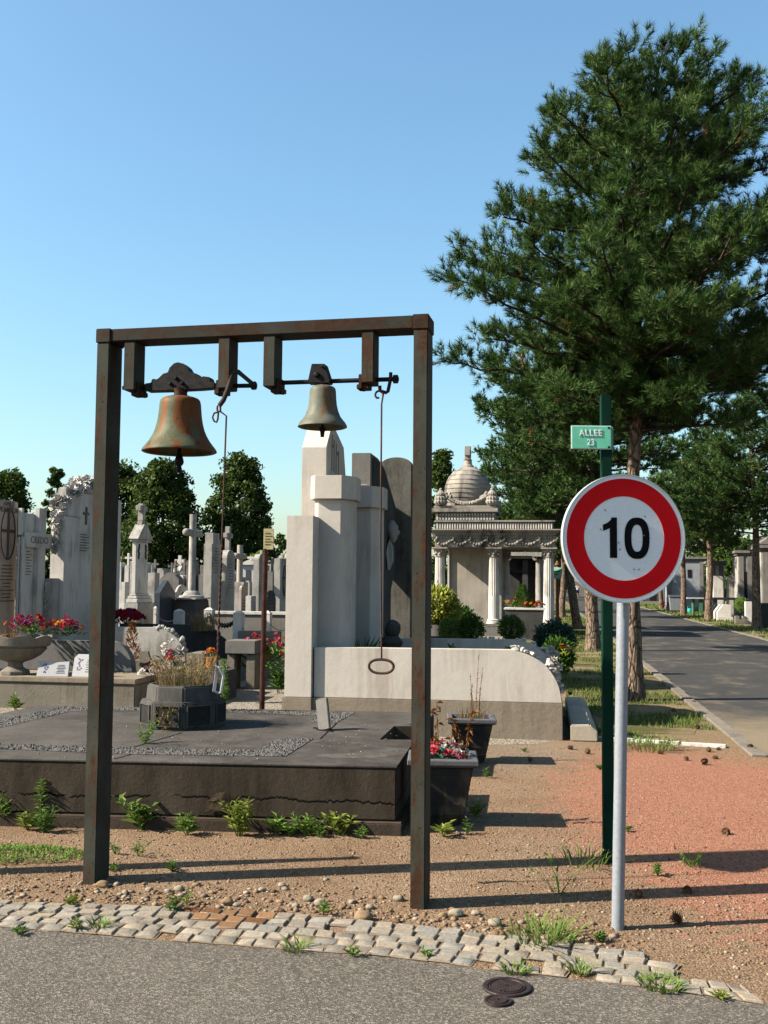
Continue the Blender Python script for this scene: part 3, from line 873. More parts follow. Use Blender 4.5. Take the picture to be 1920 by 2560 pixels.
# ------------------------------------------------------------ the wide dark grave slab
ZS = .45
A_, B_, C_, D_ = Vector((.101, 7.171, 0)), Vector((.50, 10.17, 0)), Vector((-3.42, 10.45, 0)), Vector((-4.1, 7.46, 0))
def slabmat():
    m, nt, bs = newmat('slab_side')
    v = coords(nt)
    tc = nt.nodes.new('ShaderNodeSeparateXYZ'); nt.links.new(v, tc.inputs[0])
    c = ramp(nt, nz(nt, coords(nt, (3, 3, .8)), 1.6, 8, .7), [(.3, (.036, .028, .021)), (.7, (.105, .082, .060))]).outputs[0]
    # the long crack
    n = nz(nt, coords(nt, (1, 1, .02)), 2.6, 9, .75)
    d = math_(nt, 'ABSOLUTE', math_(nt, 'SUBTRACT', tc.outputs[2], math_(nt, 'ADD', .215, math_(nt, 'MULTIPLY', math_(nt, 'SUBTRACT', n, .5), .20))))
    gate = ramp(nt, nz(nt, coords(nt, (1, 1, .02)), 3.3, 3, .5), [(.40, 0.0), (.46, 1.0)]).outputs[0]
    cr = math_(nt, 'MULTIPLY', ramp(nt, d, [(.004, 1.0), (.009, 0.0)]).outputs[0], gate)
    c = mixc(nt, cr, c, (.003, .002, .002))
    nt.links.new(c, bs.inputs['Base Color']); bs.inputs['Roughness'].default_value = .8
    bump(nt, bs, math_(nt, 'SUBTRACT', nz(nt, v, 34, 7, .75), cr), .45, .012)
    return m
M['slab_side'] = slabmat()
t = thing('grave_slab', 'wide low black grave slab with gravel borders and a cracked front, behind the bell gantry', 'grave', ((A_ + C_) / 2))
P2_ = lambda p: (p.x, p.y)
s = MB(); s.prism([P2_(D_), P2_(A_), P2_(B_), P2_(C_)], .085, ZS - .014, 'z')
body = obj('body', s, M['slab_side'], t, .012, seg=2)
s = MB(); s.prism([P2_(D_ + Vector((0, -.002, 0))), P2_(A_ + Vector((.002, -.002, 0))), P2_(B_ + Vector((.002, .002, 0))), P2_(C_ + Vector((0, .01, 0)))], ZS - .012, ZS, 'z')
top = obj('top_slab', s, M['slab_top'], t, .004)
# the open pit near the right-hand end: cut it through the top and into the body
pit = [G(948, 1849, ZS), G(1092, 1849, ZS), G(1068, 1815, ZS), G(985, 1815, ZS)]
cut = MB(); cut.prism([P2_(p) for p in pit], .2, ZS + .2, 'z')
co = obj('cutter', cut, M['iron'], fix=True)
for o in (top, body):
    md = o.modifiers.new('b', 'BOOLEAN'); md.operation = 'DIFFERENCE'; md.object = co; md.solver = 'EXACT'
    dg = bpy.context.evaluated_depsgraph_get()
    me = bpy.data.meshes.new_from_object(o.evaluated_get(dg)); o.modifiers.clear(); o.data = me
bpy.data.objects.remove(co)
FSL = Fr((A_.x, A_.y), -4)
s = MB(FSL)
x = .04
for wd in (.62, 1.55, 1.28, .9):
    s.bx(x - wd + .006, x, -.055, .09, -.03, .082); x -= wd
obj('plinth', s, M['base_stone'] if 0 else stone('plinth', (.10, .075, .055), (.17, .13, .10), 3, None, .5, .5), t, .008)
s = MB(Fr((A_.x, A_.y), -8)); s.bx(-.06, .035, .1, 2.95, -.03, .082); obj('plinth', s, M['slab_side'], t)
def bed(name, pxs, n, parent, z=ZS):
    """a gravel-filled strip: sheet with real chips on it"""
    poly = [G(a, b, z) for a, b in pxs]
    mb = MB(); mb.add([(p.x, p.y, z + .003) for p in poly], [tuple(range(len(poly)))])
    xs = [p.x for p in poly]; ys = [p.y for p in poly]
    def inside(x, y):
        c = False; j = len(poly) - 1
        for i in range(len(poly)):
            if (ys[i] > y) != (ys[j] > y) and x < (xs[j] - xs[i]) * (y - ys[i]) / (ys[j] - ys[i]) + xs[i]:
                c = not c
            j = i
        return c
    k = 0
    while k < n:
        x, y = random.uniform(min(xs), max(xs)), random.uniform(min(ys), max(ys))
        if not inside(x, y):
            continue
        k += 1; r = random.uniform(.006, .014); a = random.random() * 6.3
        mb.add([(x + r * math.cos(a + q * 2.09), y + r * math.sin(a + q * 2.09), z + .003) for q in range(3)] + [(x, y, z + .006 + r * random.uniform(.4, 1.0))], [(0, 1, 3), (1, 2, 3), (2, 0, 3)])
    return tag(obj(name, mb, M['slab_top2'], parent, fix=False), kind='stuff')
bed('gravel_bed', [(0, 1862), (210, 1868), (640, 1877), (700, 1848), (782, 1848), (712, 1892), (330, 1886), (0, 1873)], 1500, t)
bed('gravel_bed', [(0, 1801), (160, 1768), (352, 1770), (352, 1776), (180, 1778), (0, 1820)], 700, t)
bed('gravel_bed', [(570, 1774), (770, 1781), (888, 1781), (842, 1808), (775, 1806), (800, 1790), (570, 1781)], 900, t)
# joints between the paving pieces
s = MB()
def seam(a, b, w=.006):
    a, b = G(*a, ZS), G(*b, ZS); d = (b - a).normalized(); n = Vector((-d.y, d.x, 0)) * w
    s.add([tuple(p + Vector((0, 0, .0025))) for p in (a - n, b - n, b + n, a + n)], [(0, 1, 2, 3)])
for a, b in (((455, 1832), (335, 1868)), ((712, 1892), (782, 1848)), ((280, 1886), (255, 1896)), ((640, 1877), (705, 1847)), ((330, 1886), (285, 1898)), ((842, 1808), (800, 1848)), ((560, 1806), (720, 1812)), ((1024, 1812), (1100, 1785)), ((250, 1779), (352, 1780))):
    seam(a, b)
obj('joint', s, plain('joint', (.012, .011, .010), .9), t, fix=False)
s = MB()
for q in range(4):
    c = G(880, 1890, ZS)
    s.add([(c.x + (.26 - .05 * q) * math.cos(a) * (1 + .2 * noise.noise(Vector((math.cos(a) * 2, math.sin(a) * 2, q)))), c.y + (.10 - .02 * q) * math.sin(a), ZS + .0015 + .0006 * q) for a in np.linspace(0, 6.283, 40, endpoint=False)], [tuple(range(40))])
    break
obj('lime_stain', s, stone('lime', (.10, .095, .085), (.25, .235, .21), 9, None), t, fix=False)
# broken-out patch low on the front face
s = MB(FSL)
ch = [FSL.hit(a, b, -.02) for a, b in ((512, 2030), (515, 2005), (528, 1995), (540, 1983), (562, 1980), (580, 1990), (594, 2010), (590, 2030), (560, 2037), (530, 2036))]
cc = (sum(p[0] for p in ch) / 10, sum(p[1] for p in ch) / 10)
s.add([(p[0], -.016, p[1]) for p in ch] + [(cc[0] + (p[0] - cc[0]) * .6 + random.uniform(-.01, .01), -.02 + random.uniform(-.01, .0), cc[1] + (p[1] - cc[1]) * .6 + random.uniform(-.01, .01)) for p in ch] + [(cc[0], -.022, cc[1])],
      [(i, (i + 1) % 10, (i + 1) % 10 + 10, i + 10) for i in range(10)] + [(i + 10, (i + 1) % 10 + 10, 20) for i in range(10)])
obj('broken_patch', s, stone('broken', (.14, .10, .06), (.30, .22, .13), 16, (.02, .015, .01), .9, 1.0), t)

# ------------------------------------------------------------ octagonal planter on the slab
oc = G(457, 1828, ZS); oc = Vector((oc.x * (1 + .365 / oc.y), oc.y + .365, ZS))
FO = Fr((oc.x, oc.y, ZS), math.degrees(math.atan2(oc.x, -oc.y)) * 0 + 0)
ang = math.atan2(-oc.y, -oc.x)             # a corner looks at the camera
t = thing('octagonal_planter', 'dark octagonal stone planter with recessed panels, full of dry grass', 'planter', oc)
def octa(r, z, x=0, y=0, k=8):
    return [(oc.x + r * math.cos(ang + math.pi * 2 * i / k), oc.y + r * math.sin(ang + math.pi * 2 * i / k)) for i in range(k)]
m_oct = stone('planter_stone', (.13, .125, .115), (.22, .21, .195), 4, (.05, .05, .045), .7, .4)
s = MB(); s.prism(octa(.365, 0), ZS, ZS + .232, 'z'); b_ = obj('base', s, m_oct, t, .012)
s = MB(); s.frustum(octa(.322, 0), ZS + .232, octa(.312, 0), ZS + .365)
s.M = Matrix.Identity(4)
ring = MB(); o1, o2, i1 = octa(.322, 0), octa(.312, 0), octa(.262, 0)
vs = [(x, y, ZS + .232) for x, y in o1] + [(x, y, ZS + .362) for x, y in o2] + [(x, y, ZS + .362) for x, y in i1] + [(x, y, ZS + .30) for x, y in i1]
ring.add(vs, [(i + 8 * k, (i + 1) % 8 + 8 * k, (i + 1) % 8 + 8 * k + 8, i + 8 * k + 8) for k in range(3) for i in range(8)])
obj('rim', ring, m_oct, t, .014, seg=3)
s = MB(); s.add([(x, y, ZS + .325) for x, y in octa(.265, 0)], [tuple(range(8))]); obj('soil', s, M['soil'], t, fix=False)
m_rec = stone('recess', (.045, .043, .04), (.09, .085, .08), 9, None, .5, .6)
for i in range(8):
    a0 = ang + math.pi / 4 * i + math.pi / 8
    c = Vector((math.cos(a0), math.sin(a0), 0)); u = Vector((-c.y, c.x, 0)); ap = .365 * math.cos(math.pi / 8)
    s = MB(); hw = .098
    o0_ = Vector((oc.x, oc.y, ZS)) + c * (ap + .003)
    def fr_(a, b, z0, z1, d):
        q = [o0_ + u * a + Vector((0, 0, z0)), o0_ + u * b + Vector((0, 0, z0)), o0_ + u * b + Vector((0, 0, z1)), o0_ + u * a + Vector((0, 0, z1))]
        s.add([tuple(p) for p in q] + [tuple(p + c * d) for p in q], [(0, 1, 2, 3), (4, 5, 6, 7), (0, 1, 5, 4), (1, 2, 6, 5), (2, 3, 7, 6), (3, 0, 4, 7)])
    fr_(-hw - .012, hw + .012, .03, .038, .012); fr_(-hw - .012, hw + .012, .196, .204, .012); fr_(-hw - .012, -hw - .002, .038, .196, .012); fr_(hw + .002, hw + .012, .038, .196, .012)
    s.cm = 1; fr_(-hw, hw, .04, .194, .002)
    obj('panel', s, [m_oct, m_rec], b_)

# dry grass, a creeper and weeds ------------------------------------------------
def tuft(name, label, cat, c, r, h, n, mats, group=None, lean=.35, wd=.004, heads=0.0, seed=0, base=None):
    """a tuft of bent blades"""
    g_ = np.random.default_rng(seed + 11)
    V, F, MI = [], [], []
    k = 0
    for _ in range(n):
        a = g_.uniform(0, 6.283); rr = r * math.sqrt(g_.uniform(0, 1))
        b = np.array([c[0] + rr * math.cos(a), c[1] + rr * math.sin(a), c[2]])
        a2 = a + g_.normal(0, .6); ln = lean * g_.uniform(.2, 1.4); H = h * g_.uniform(.45, 1.1)
        d = np.array([math.cos(a2), math.sin(a2), 0]); sd_ = np.array([-d[1], d[0], 0]) * wd * g_.uniform(.6, 1.3)
        p1 = b + d * H * ln * .3 + np.array([0, 0, H * .5]); p2 = b + d * H * ln * 1.0 + np.array([0, 0, H])
        V += [b - sd_, b + sd_, p1 + sd_ * .8, p1 - sd_ * .8, p2]
        F += [(k, k + 1, k + 2), (k, k + 2, k + 3), (k + 3, k + 2, k + 4)]
        mi = int(g_.integers(0, len(mats))); MI += [mi] * 3
        k += 5
        if g_.uniform() < heads:
            for q in range(5):
                f = .7 + .3 * q / 5; pp = p1 + (p2 - p1) * (f * 1.4 - .4); e = g_.normal(0, 1, 3) * .012
                V += [pp, pp + e + np.array([0, 0, .02]), pp + e * .5 + sd_ * 2]; F += [(k, k + 1, k + 2)]; MI += [mi]; k += 3
    o = tri_obj(name, np.array(V), np.array(F), mats, None, base or c, np.array(MI))
    return tag(o, label, cat, group)

def weed_mb(mb, c, h, n=5, seed=0, spread=.3, lw=.012, ll=.06, whorl=9, rich=1.0):
    rd = random.Random(seed)
    for i in range(n):
        a = rd.random() * 6.28; sp = spread * rd.random(); H = h * rd.uniform(.55, 1.05)
        b = Vector(c) + Vector((math.cos(a), math.sin(a), 0)) * h * .10 * rd.random()
        tp = b + Vector((math.cos(a) * sp * H, math.sin(a) * sp * H, H))
        mb.cm = 0
        mb.tube([b, b.lerp(tp, .5) + Vector((0, 0, H * .06)), tp], [.004, .003, .0015], 4)
        m_ = int(whorl * rich * (H / .2 + 1))
        for j in range(m_):
            f = .12 + .88 * j / m_
            p = b.lerp(tp, f) + Vector((0, 0, H * .06 * (1 - abs(2 * f - 1))))
            aa = j * 2.4 + rd.random()
            d = Vector((math.cos(aa), math.sin(aa), rd.uniform(.15, .9)))
            mb.leaf(p, d, ll * rd.uniform(.6, 1.2) * (1.15 - .6 * f), lw * rd.uniform(.7, 1.2), .25)
def weed(label, c, h, n=5, seed=0, group=None, cat='weed', name='weed', mats=None, **k):
    mb = MB(); weed_mb(mb, c, h, n, seed, **k)
    return tag(obj(name, mb, mats or M['weed'], fix=False, origin=c), label, cat, group)

tuft('dry_grass', 'tuft of pale dry grass growing in the octagonal planter', 'dry grass', (oc.x, oc.y, ZS + .325), .24, .26, 420, [M['dry']], heads=.7, seed=1, lean=.5, wd=.0022)
for px_, py_, zz, lab, hh in ((455, 1655, ZS + .325, 'green leafy shoot standing left in the octagonal planter', .25), (508, 1665, ZS + .325, 'green leafy shoot standing right in the octagonal planter', .22)):
    p = at(px_, py_, oc.y + .05); weed(lab, (p.x, oc.y + .05, ZS + .32), p.z - ZS - .30, 1, seed=px_, cat='weed', spread=.05, whorl=24, ll=.05)
p = G(566, 1780, ZS); weed('tall narrow feathery green weed rising behind the octagonal planter', (p.x, p.y + .1, ZS), .52, 1, seed=5, spread=.03, whorl=60, ll=.075, lw=.010)
mb = MB()
for i in range(60):
    p = oc + Vector((math.cos(ang - math.pi / 8), math.sin(ang - math.pi / 8), 0)) * .36 + Vector((random.gauss(0, .04), random.gauss(-.01, .012) - .01, random.uniform(0, .20)))
    mb.leaf(p, (random.gauss(0, 1), -.4, random.gauss(0, 1)), .045, .014)
tag(obj('creeper', mb, leafmat('creeper_leaf', [(.2, (.25, .22, .05)), (.8, (.40, .26, .08))]), fix=False), 'yellowing creeper hanging on the front panel of the octagonal planter', 'creeper')
p = G(360, 1860, ZS); weed('sprawling green weed in a slab joint, left of the octagonal planter', (p.x, p.y, ZS), .17, 6, seed=9, spread=.9, ll=.05, lw=.015)

# small leaning plaque on the slab
pp = G(812, 1826, ZS); FP = Fr((pp.x, pp.y, ZS), -38)
t = thing('memorial_plaque', 'small leaning grey plaque on a metal bracket on the dark slab', 'plaque', pp)
s = MB(Matrix.Translation(pp) @ Matrix.Rotation(R(-34), 4, 'Z') @ Matrix.Rotation(R(-14), 4, 'Y') @ Matrix.Rotation(R(-8), 4, 'X'))
s.bx(-.06, .06, -.014, .014, .005, .265); obj('plate', s, stone('plaque', (.27, .26, .24), (.36, .345, .32), 9, None), t, .004)
s = MB(FP); s.bx(-.15, .06, .018, .030, 0, .012); s.bx(-.06, .12, -.04, -.028, .001, .010); obj('bracket', s, M['iron'], t)

# ------------------------------------------------------------ two trapezoid planters beside the slab
m_pl = stone('planter_dark', (.05, .048, .047), (.085, .08, .078), 6, (.42, .31, .18), .6, .3)
m_rim = stone('planter_rim', (.17, .17, .19), (.25, .25, .27), 6, None, .5, .3)
def planter(label, x0, x1, y0, h, deg, depth=.44):
    F = Fr((x0, y0), deg); w_ = x1 - x0
    t = thing('planter', label, 'planter', (x0 + w_ / 2, y0 + depth / 2, 0))
    r = lambda i, d=0: [(i, i), (w_ - i, i), (w_ - i, depth - i), (i, depth - i)]
    s = MB(F); s.frustum(r(.13), 0, r(.10), .05); s.frustum(r(.105), .05, r(.085), .075); s.frustum(r(.095), .075, r(.035), h - .055)
    obj('body', s, m_pl, t, .008)
    s = MB(F); o_, i_ = r(0), r(.05)
    vs = [(x, y, h - .055) for x, y in r(.02)] + [(x, y, h - .04) for x, y in o_] + [(x, y, h - .006) for x, y in o_] + [(x, y, h) for x, y in r(.008)] + [(x, y, h) for x, y in i_] + [(x, y, h - .06) for x, y in r(.06)]
    s.add(vs, [(i + 4 * k, (i + 1) % 4 + 4 * k, (i + 1) % 4 + 4 * k + 4, i + 4 * k + 4) for k in range(5) for i in range(4)])
    obj('rim', s, m_rim, t, .004, seg=1)
    s = MB(F); s.add([(x, y, h - .035) for x, y in r(.052)], [(0, 1, 2, 3)]); obj('soil', s, M['soil'], t, fix=False)
    s = MB(F)                                   # raised border moulding on the front face
    def mould(a, b, c_=0):
        s.box(((a[0] + b[0]) / 2, 0, 0), (1, 1, 1)) if 0 else None
    zz = lambda z: .095 - (z - .075) / (h - .13) * .06 - .006
    a_, b_ = .15, h - .15
    for (xa, xb, za, zb) in ((.13, w_ - .13, a_, a_ + .014), (.105, w_ - .105, b_ + .02, b_ + .034)):
        s.add([(xa, zz(za), za), (xb, zz(za), za), (xb, zz(zb), zb), (xa, zz(zb), zb), (xa, zz(za) + .02, za), (xb, zz(za) + .02, za), (xb, zz(zb) + .02, zb), (xa, zz(zb) + .02, zb)], [(0, 1, 2, 3), (3, 2, 6, 7), (0, 1, 5, 4), (1, 2, 6, 5), (0, 3, 7, 4)])
    for xa in (.118, w_ - .132):
        s.add([(xa, zz(a_), a_), (xa + .014, zz(a_), a_), (xa + .014 + .012, zz(b_), b_ + .034), (xa + .012, zz(b_), b_ + .034)], [(0, 1, 2, 3)]) if 0 else None
    obj('moulding', s, m_pl, t)
    return F, w_
PA = planter('black trapezoid planter with dry stalks and pink flowers, right of the slab', .175, .67, 7.32, .475, -3)
PB = planter('black trapezoid planter with tall dry reddish stalks, behind the one with pink flowers', .61, 1.07, 9.85, .43, -3)
def stalks(label, F, pts, h, col, seed, leafy=True):
    mb = MB(F); rd = random.Random(seed)
    for x, y, z, hh, lx in pts:
        p = [(x, y, z), (x + lx * .4, y, z + hh * .5), (x + lx, y, z + hh)]
        mb.tube(p, [.004, .003, .0015], 5)
        for j in range(int(hh * 70)):
            f = rd.uniform(.25, 1); q = Vector((x + lx * f, y, z + hh * f))
            mb.leaf(q, (rd.gauss(0, 1), rd.gauss(0, 1), rd.uniform(-1.2, .5)), rd.uniform(.02, .06) if leafy else .014, rd.uniform(.008, .02) if leafy else .006, .6)
    return tag(obj('dry_plant', mb, col, fix=False), label, 'dry plant')
w_ = PA[1]
stalks('shrivelled orange brown stalks standing among the pink flowers', PA[0], [(.22, .16, .44, .42, -.02), (.30, .2, .44, .30, .02), (.40, .12, .44, .36, .05), (.16, .22, .44, .2, -.04), (.36, .2, .44, .24, .0)], .4, M['rustleaf'], 1)
stalks('thin tall reddish dry stalks in the rear black planter', PB[0], [(.27, .2, .4, .62, .03), (.24, .2, .4, .44, -.02), (.29, .18, .4, .5, .05), (.22, .22, .4, .34, .02), (.31, .24, .4, .3, .0), (.26, .2, .4, .28, -.03)], .6, leafmat('red_stalk', [(.2, (.30, .13, .06)), (.8, (.50, .30, .16))]), 2, False)
p = PB[0].w(.23, .22, .395); tuft('dry_grass', 'short straw tuft in the rear black planter', 'dry grass', (p.x, p.y, p.z), .13, .12, 130, [M['dry']], seed=4)
def bouquet(label, c, r, h, cols, n, seed, fl=.03, group=None, name='flowers', leafm='bush', lf=.08):
    mb = MB(); rd = random.Random(seed); mats = [M[leafm]] + [M[x] for x in cols]
    for i in range(n * 2):
        a = rd.random() * 6.28; p = Vector(c) + Vector((math.cos(a) * r * rd.random() * .8, math.sin(a) * r * rd.random() * .8, h * rd.random() * .6))
        mb.cm = 0; mb.leaf(p, (math.cos(a), math.sin(a), rd.uniform(.1, 1)), lf * rd.uniform(.6, 1.2), lf * .35)
    for i in range(n):
        a = rd.random() * 6.28; q = math.sqrt(rd.random())
        p = Vector(c) + Vector((math.cos(a) * r * q, math.sin(a) * r * q, h * (1 - .5 * q * q) * rd.uniform(.75, 1.1)))
        mb.cm = 1 + rd.randrange(len(cols)); mb.rose(p, fl * rd.uniform(.7, 1.2), (math.cos(a) * q, math.sin(a) * q - .4, .8), seed + i)
    return tag(obj(name, mb, mats, fix=False, origin=c), label, 'flowers', group)
p = PA[0].w(.26, .2, .44); bouquet('faded pink artificial flowers with teal leaves in the front black planter', tuple(p), .19, .13, ['pink_petal', 'pink_petal', 'red_petal', 'white_petal'], 34, 3, .034, leafm='teal_leaf')

# ------------------------------------------------------------ the large white tomb
FT = Fr((1.958, 11.46), AX + .2)
hx = lambda px, py, y=0: FT.hit(px, py, y)
t = thing('white_tomb', 'large white stone tomb with low curved walls, columns and a tall pointed stele', 'tomb', FT.w(-1.3, 1.1, 0))
xl = hx(785, 1650)[0]; zt = hx(1000, 1622)[1]; zc = hx(1000, 1748)[1]
TW = 2.25                                    # outer width of the tomb
curve = [(1281, 1625), (1324, 1639), (1363, 1663), (1387, 1694), (1399, 1723), (1405, 1757)]
def smooth_curve(P, n=4):
    out = []
    for i in range(len(P) - 1):
        p0, p1, p2, p3 = P[max(i - 1, 0)], P[i], P[i + 1], P[min(i + 2, len(P) - 1)]
        for k in range(n):
            u = k / n
            out.append(tuple(.5 * (2 * p1[j] + (p2[j] - p0[j]) * u + (2 * p0[j] - 5 * p1[j] + 4 * p2[j] - p3[j]) * u * u + (3 * p1[j] - p0[j] - 3 * p2[j] + p3[j]) * u ** 3) for j in range(2)))
    return out + [P[-1]]
cv = smooth_curve([hx(*q) for q in curve])
for y0 in (0, TW - .16):
    s = MB(FT); s.prism([(xl, zc)] + [(cv[-1][0], zc)] + cv[::-1] + [(xl, zt)], y0, y0 + .16, 'y')
    obj('side_wall', s, M['white_stone'], t, .006)
s = MB(FT); s.bx(xl - .36, .01, -.025, TW + .02, -.1, zc - .003); obj('base', s, M['base_stone'], t, .008)
s = MB(FT); s.bx(xl, -.3, .16, TW - .16, zc - .001, zc + .22); obj('soil_bed', s, M['soil'], t)
# pillar at the near left, in front of the column
xp0, zp = hx(717, 1289, -.05); xp1 = hx(784, 1289, -.05)[0]
s = MB(FT); s.bx(xp0, xp1, -.05, .26, zc - .001, zp); obj('pillar', s, M['white_stone'], t, .006)
s = MB(FT); s.bx(xp0 - .004, xp1 + .004, -.065, .27, -.1, zc - .002); obj('pillar_base', s, M['base_stone'], t, .006)
# two columns with chamfered plan and heavier caps
def column(y0):
    sh = .13 if y0 > 1 else 0
    c0 = hx(795, 1300, .26)[0] + sh; c1 = hx(852, 1300, .26)[0] + sh; c2 = c1 + .11
    plan = [(c0, y0), (c1, y0), (c2, y0 + .17), (c2, y0 + .44), (c1, y0 + .62), (c0 - .0, y0 + .62), (c0 - .06, y0 + .50), (c0 - .06, y0 + .10)]
    cx, cy = (c0 + c1) / 2 + .03, y0 + .31
    big = [(cx + (x - cx) * 1.2, cy + (y - cy) * 1.2) for x, y in plan]
    return plan, big
za, zb = hx(840, 1189, .26)[1], hx(840, 1248, .26)[1]
for y0 in (.26, 1.62):
    plan, big = column(y0)
    dz = 0 if y0 < 1 else .0
    s = MB(FT); s.prism(plan, zc - .002, zb + .002, 'z'); obj('column', s, M['white_stone'], t, .005)
    s = MB(FT); s.prism(big, zb, za, 'z'); obj('column_cap', s, M['white_stone'], t, .006)
# stele between the columns, tapering to a ridge
sx0 = hx(754, 1200, .62)[0]; sx1 = hx(816, 1200, .62)[0]
z1 = hx(780, 1118, .62)[1]; z2 = hx(790, 1067, .95)[1]
s = MB(FT); s.prism([(.62, zc), (2.0, zc), (2.0, z1 - .50), (1.72, z2 - .16), (1.14, z2), (.92, z2), (.62, z1)], sx0, sx1, 'x')
ste = obj('stele', s, M['white_stone'], t, .006)
s = MB(FT)                                    # shallow carved emblem on the face
for (y, z, a, b) in ((.93, z1 - .03, .018, .22), (.99, z1 + .06, .07, .018), (1.06, z1 - .05, .018, .2), (1.2, z1 - .10, .018, .22), (1.30, z1 + .0, .06, .018), (1.36, z1 - .16, .018, .2)):
    s.bx(sx1 + .001, sx1 + .006, y - a, y + a, z - b, z + b)
obj('carving', s, M['base_stone'], ste)
# garlands of carved roses along the curved ends
for y0, nm in ((.10, 1), (TW - .10, 2)):
    s = MB(FT); rd = random.Random(nm)
    for i in range(46):
        f = rd.random() ** .8; k = int(f * (len(cv) - 3)); q = cv[k]
        s.blob((q[0] + rd.uniform(-.01, .03), y0 + rd.uniform(-.06, .06), q[1] + rd.uniform(-.01, .035)), (rd.uniform(.018, .04), rd.uniform(.018, .04), rd.uniform(.012, .026)), 1, .5, 3, i)
    for k in (9, 11):
        q = cv[k]; s.blob((q[0] + .02, y0, q[1] + .04), .055, 2, .5, 3, k); s.rose((q[0] + .05, y0, q[1] + .07), .075, (.6, -.3, .7), k)
    obj('garland', s, M['white_stone'], t, smooth=40)
# planting inside it
def palm(label, c, n, L_, mats, seed, w_=.02, cat='plant', name='yucca'):
    mb = MB(); rd = random.Random(seed)
    for i in range(n):
        a = rd.random() * 6.28; e = rd.uniform(.1, 1.3); mb.cm = rd.randrange(len(mats))
        mb.leaf(c, (math.cos(a) * math.cos(e), math.sin(a) * math.cos(e), math.sin(e)), L_ * rd.uniform(.6, 1.1), w_, .15)
    return tag(obj(name, mb, mats, fix=False, origin=c), label, cat)
p = FT.w(hx(905, 1600, .8)[0], .8, zc + .2); palm('spiky dark yucca with yellowing lower leaves inside the white tomb', tuple(p), 90, .5, [M['bush'], M['bush'], M['blue_leaf']], 3)
p = FT.w(hx(920, 1612, .35)[0], .35, zc + .2); palm('low fan of dry yellow blades behind the white wall', tuple(p), 40, .34, [M['dry'], leafmat('yellow_blade', [(.2, (.4, .34, .06)), (.8, (.6, .5, .12))])], 4)
def conifer(label, c, r, h, mat, n, seed, name='conifer', cat='shrub', lf=.07, up=1.2):
    mb = MB(); rd = random.Random(seed)
    for i in range(n):
        z = rd.random() ** 1.3; a = rd.random() * 6.28; q = r * (1 - z) ** .8 * (rd.random() ** .4)
        mb.leaf((c[0] + math.cos(a) * q, c[1] + math.sin(a) * q, c[2] + h * z), (math.cos(a), math.sin(a), up * rd.uniform(.5, 1.5)), lf, lf * .3)
    return tag(obj(name, mb, mat, fix=False, origin=c), label, cat)
p = FT.w(hx(1128, 1612, .5)[0], .5, zc + .2); conifer('tiny dark column conifer planted in the white tomb bed', tuple(p), .06, .36, M['bush'], 180, 1)
p = FT.w(hx(1272, 1612, .5)[0], .5, zc + .2); conifer('bluish juniper tuft behind the curved white wall', tuple(p), .22, .34, M['blue_leaf'], 420, 2, 'juniper')
p = FT.w(hx(978, 1600, 1.2)[0], 1.2, zc + .2)
mb = MB(); mb.lathe([(.12, 0), (.14, .1), (.11, .28), (.15, .36), (.09, .44)], tuple(p), 14); mb.blob((p.x + .02, p.y, p.z + .52), (.10, .1, .12), 2, .3, 2, 3)
tag(obj('bust', mb, M['dark_stone'], smooth=50), 'small dark stone urn ornament in the white tomb shade', 'ornament')
# the stone kerb of the neighbouring plot
FK = Fr((2.04, 11.40), AX)
s = MB(FK)
s.prism([(0, 0), (.29, 0), (.29, .11), (.21, .172), (0, .172)], 0, 2.9, 'y')
tag(obj('kerb_block', s, stone('kerb_stone', (.74, .62, .47), (.88, .76, .60), 4, (.3, .24, .17), .5, .4), bevel=.012), 'long chamfered stone kerb block beside the white tomb', 'kerb block')
# ------------------------------------------------------------ pines
def needles(P, Dr, Ln, per, seed, nl=(.085, .145), wd=.0065):
    """tufts of needles along shoots: P starts, Dr directions, Ln lengths"""
    g_ = np.random.default_rng(seed)
    n = len(P); t = g_.uniform(.05, 1.0, (n, per)); az = g_.uniform(0, 2 * np.pi, (n, per))
    op = np.radians(g_.uniform(30, 82, (n, per))) * (1.05 - .5 * t)
    ref = np.where(np.abs(Dr[:, 2:3]) < .9, np.array([[0, 0, 1.0]]), np.array([[1.0, 0, 0]]))
    u = np.cross(Dr, ref); u /= np.linalg.norm(u, axis=1, keepdims=True); v = np.cross(Dr, u)
    rad = u[:, None, :] * np.cos(az)[..., None] + v[:, None, :] * np.sin(az)[..., None]
    d = Dr[:, None, :] * np.cos(op)[..., None] + rad * np.sin(op)[..., None]
    b = P[:, None, :] + Dr[:, None, :] * (t * Ln[:, None])[..., None]
    ln = g_.uniform(nl[0], nl[1], (n, per))[..., None]
    sd_ = np.cross(d, g_.normal(0, 1, (n, per, 3))); sd_ /= np.linalg.norm(sd_, axis=2, keepdims=True)
    w_ = wd * g_.uniform(.7, 1.3, (n, per))[..., None]
    V = np.stack([b - sd_ * w_, b + sd_ * w_, b + d * ln], axis=2).reshape(-1, 3)
    F = np.arange(len(V)).reshape(-1, 3)
    return V, F

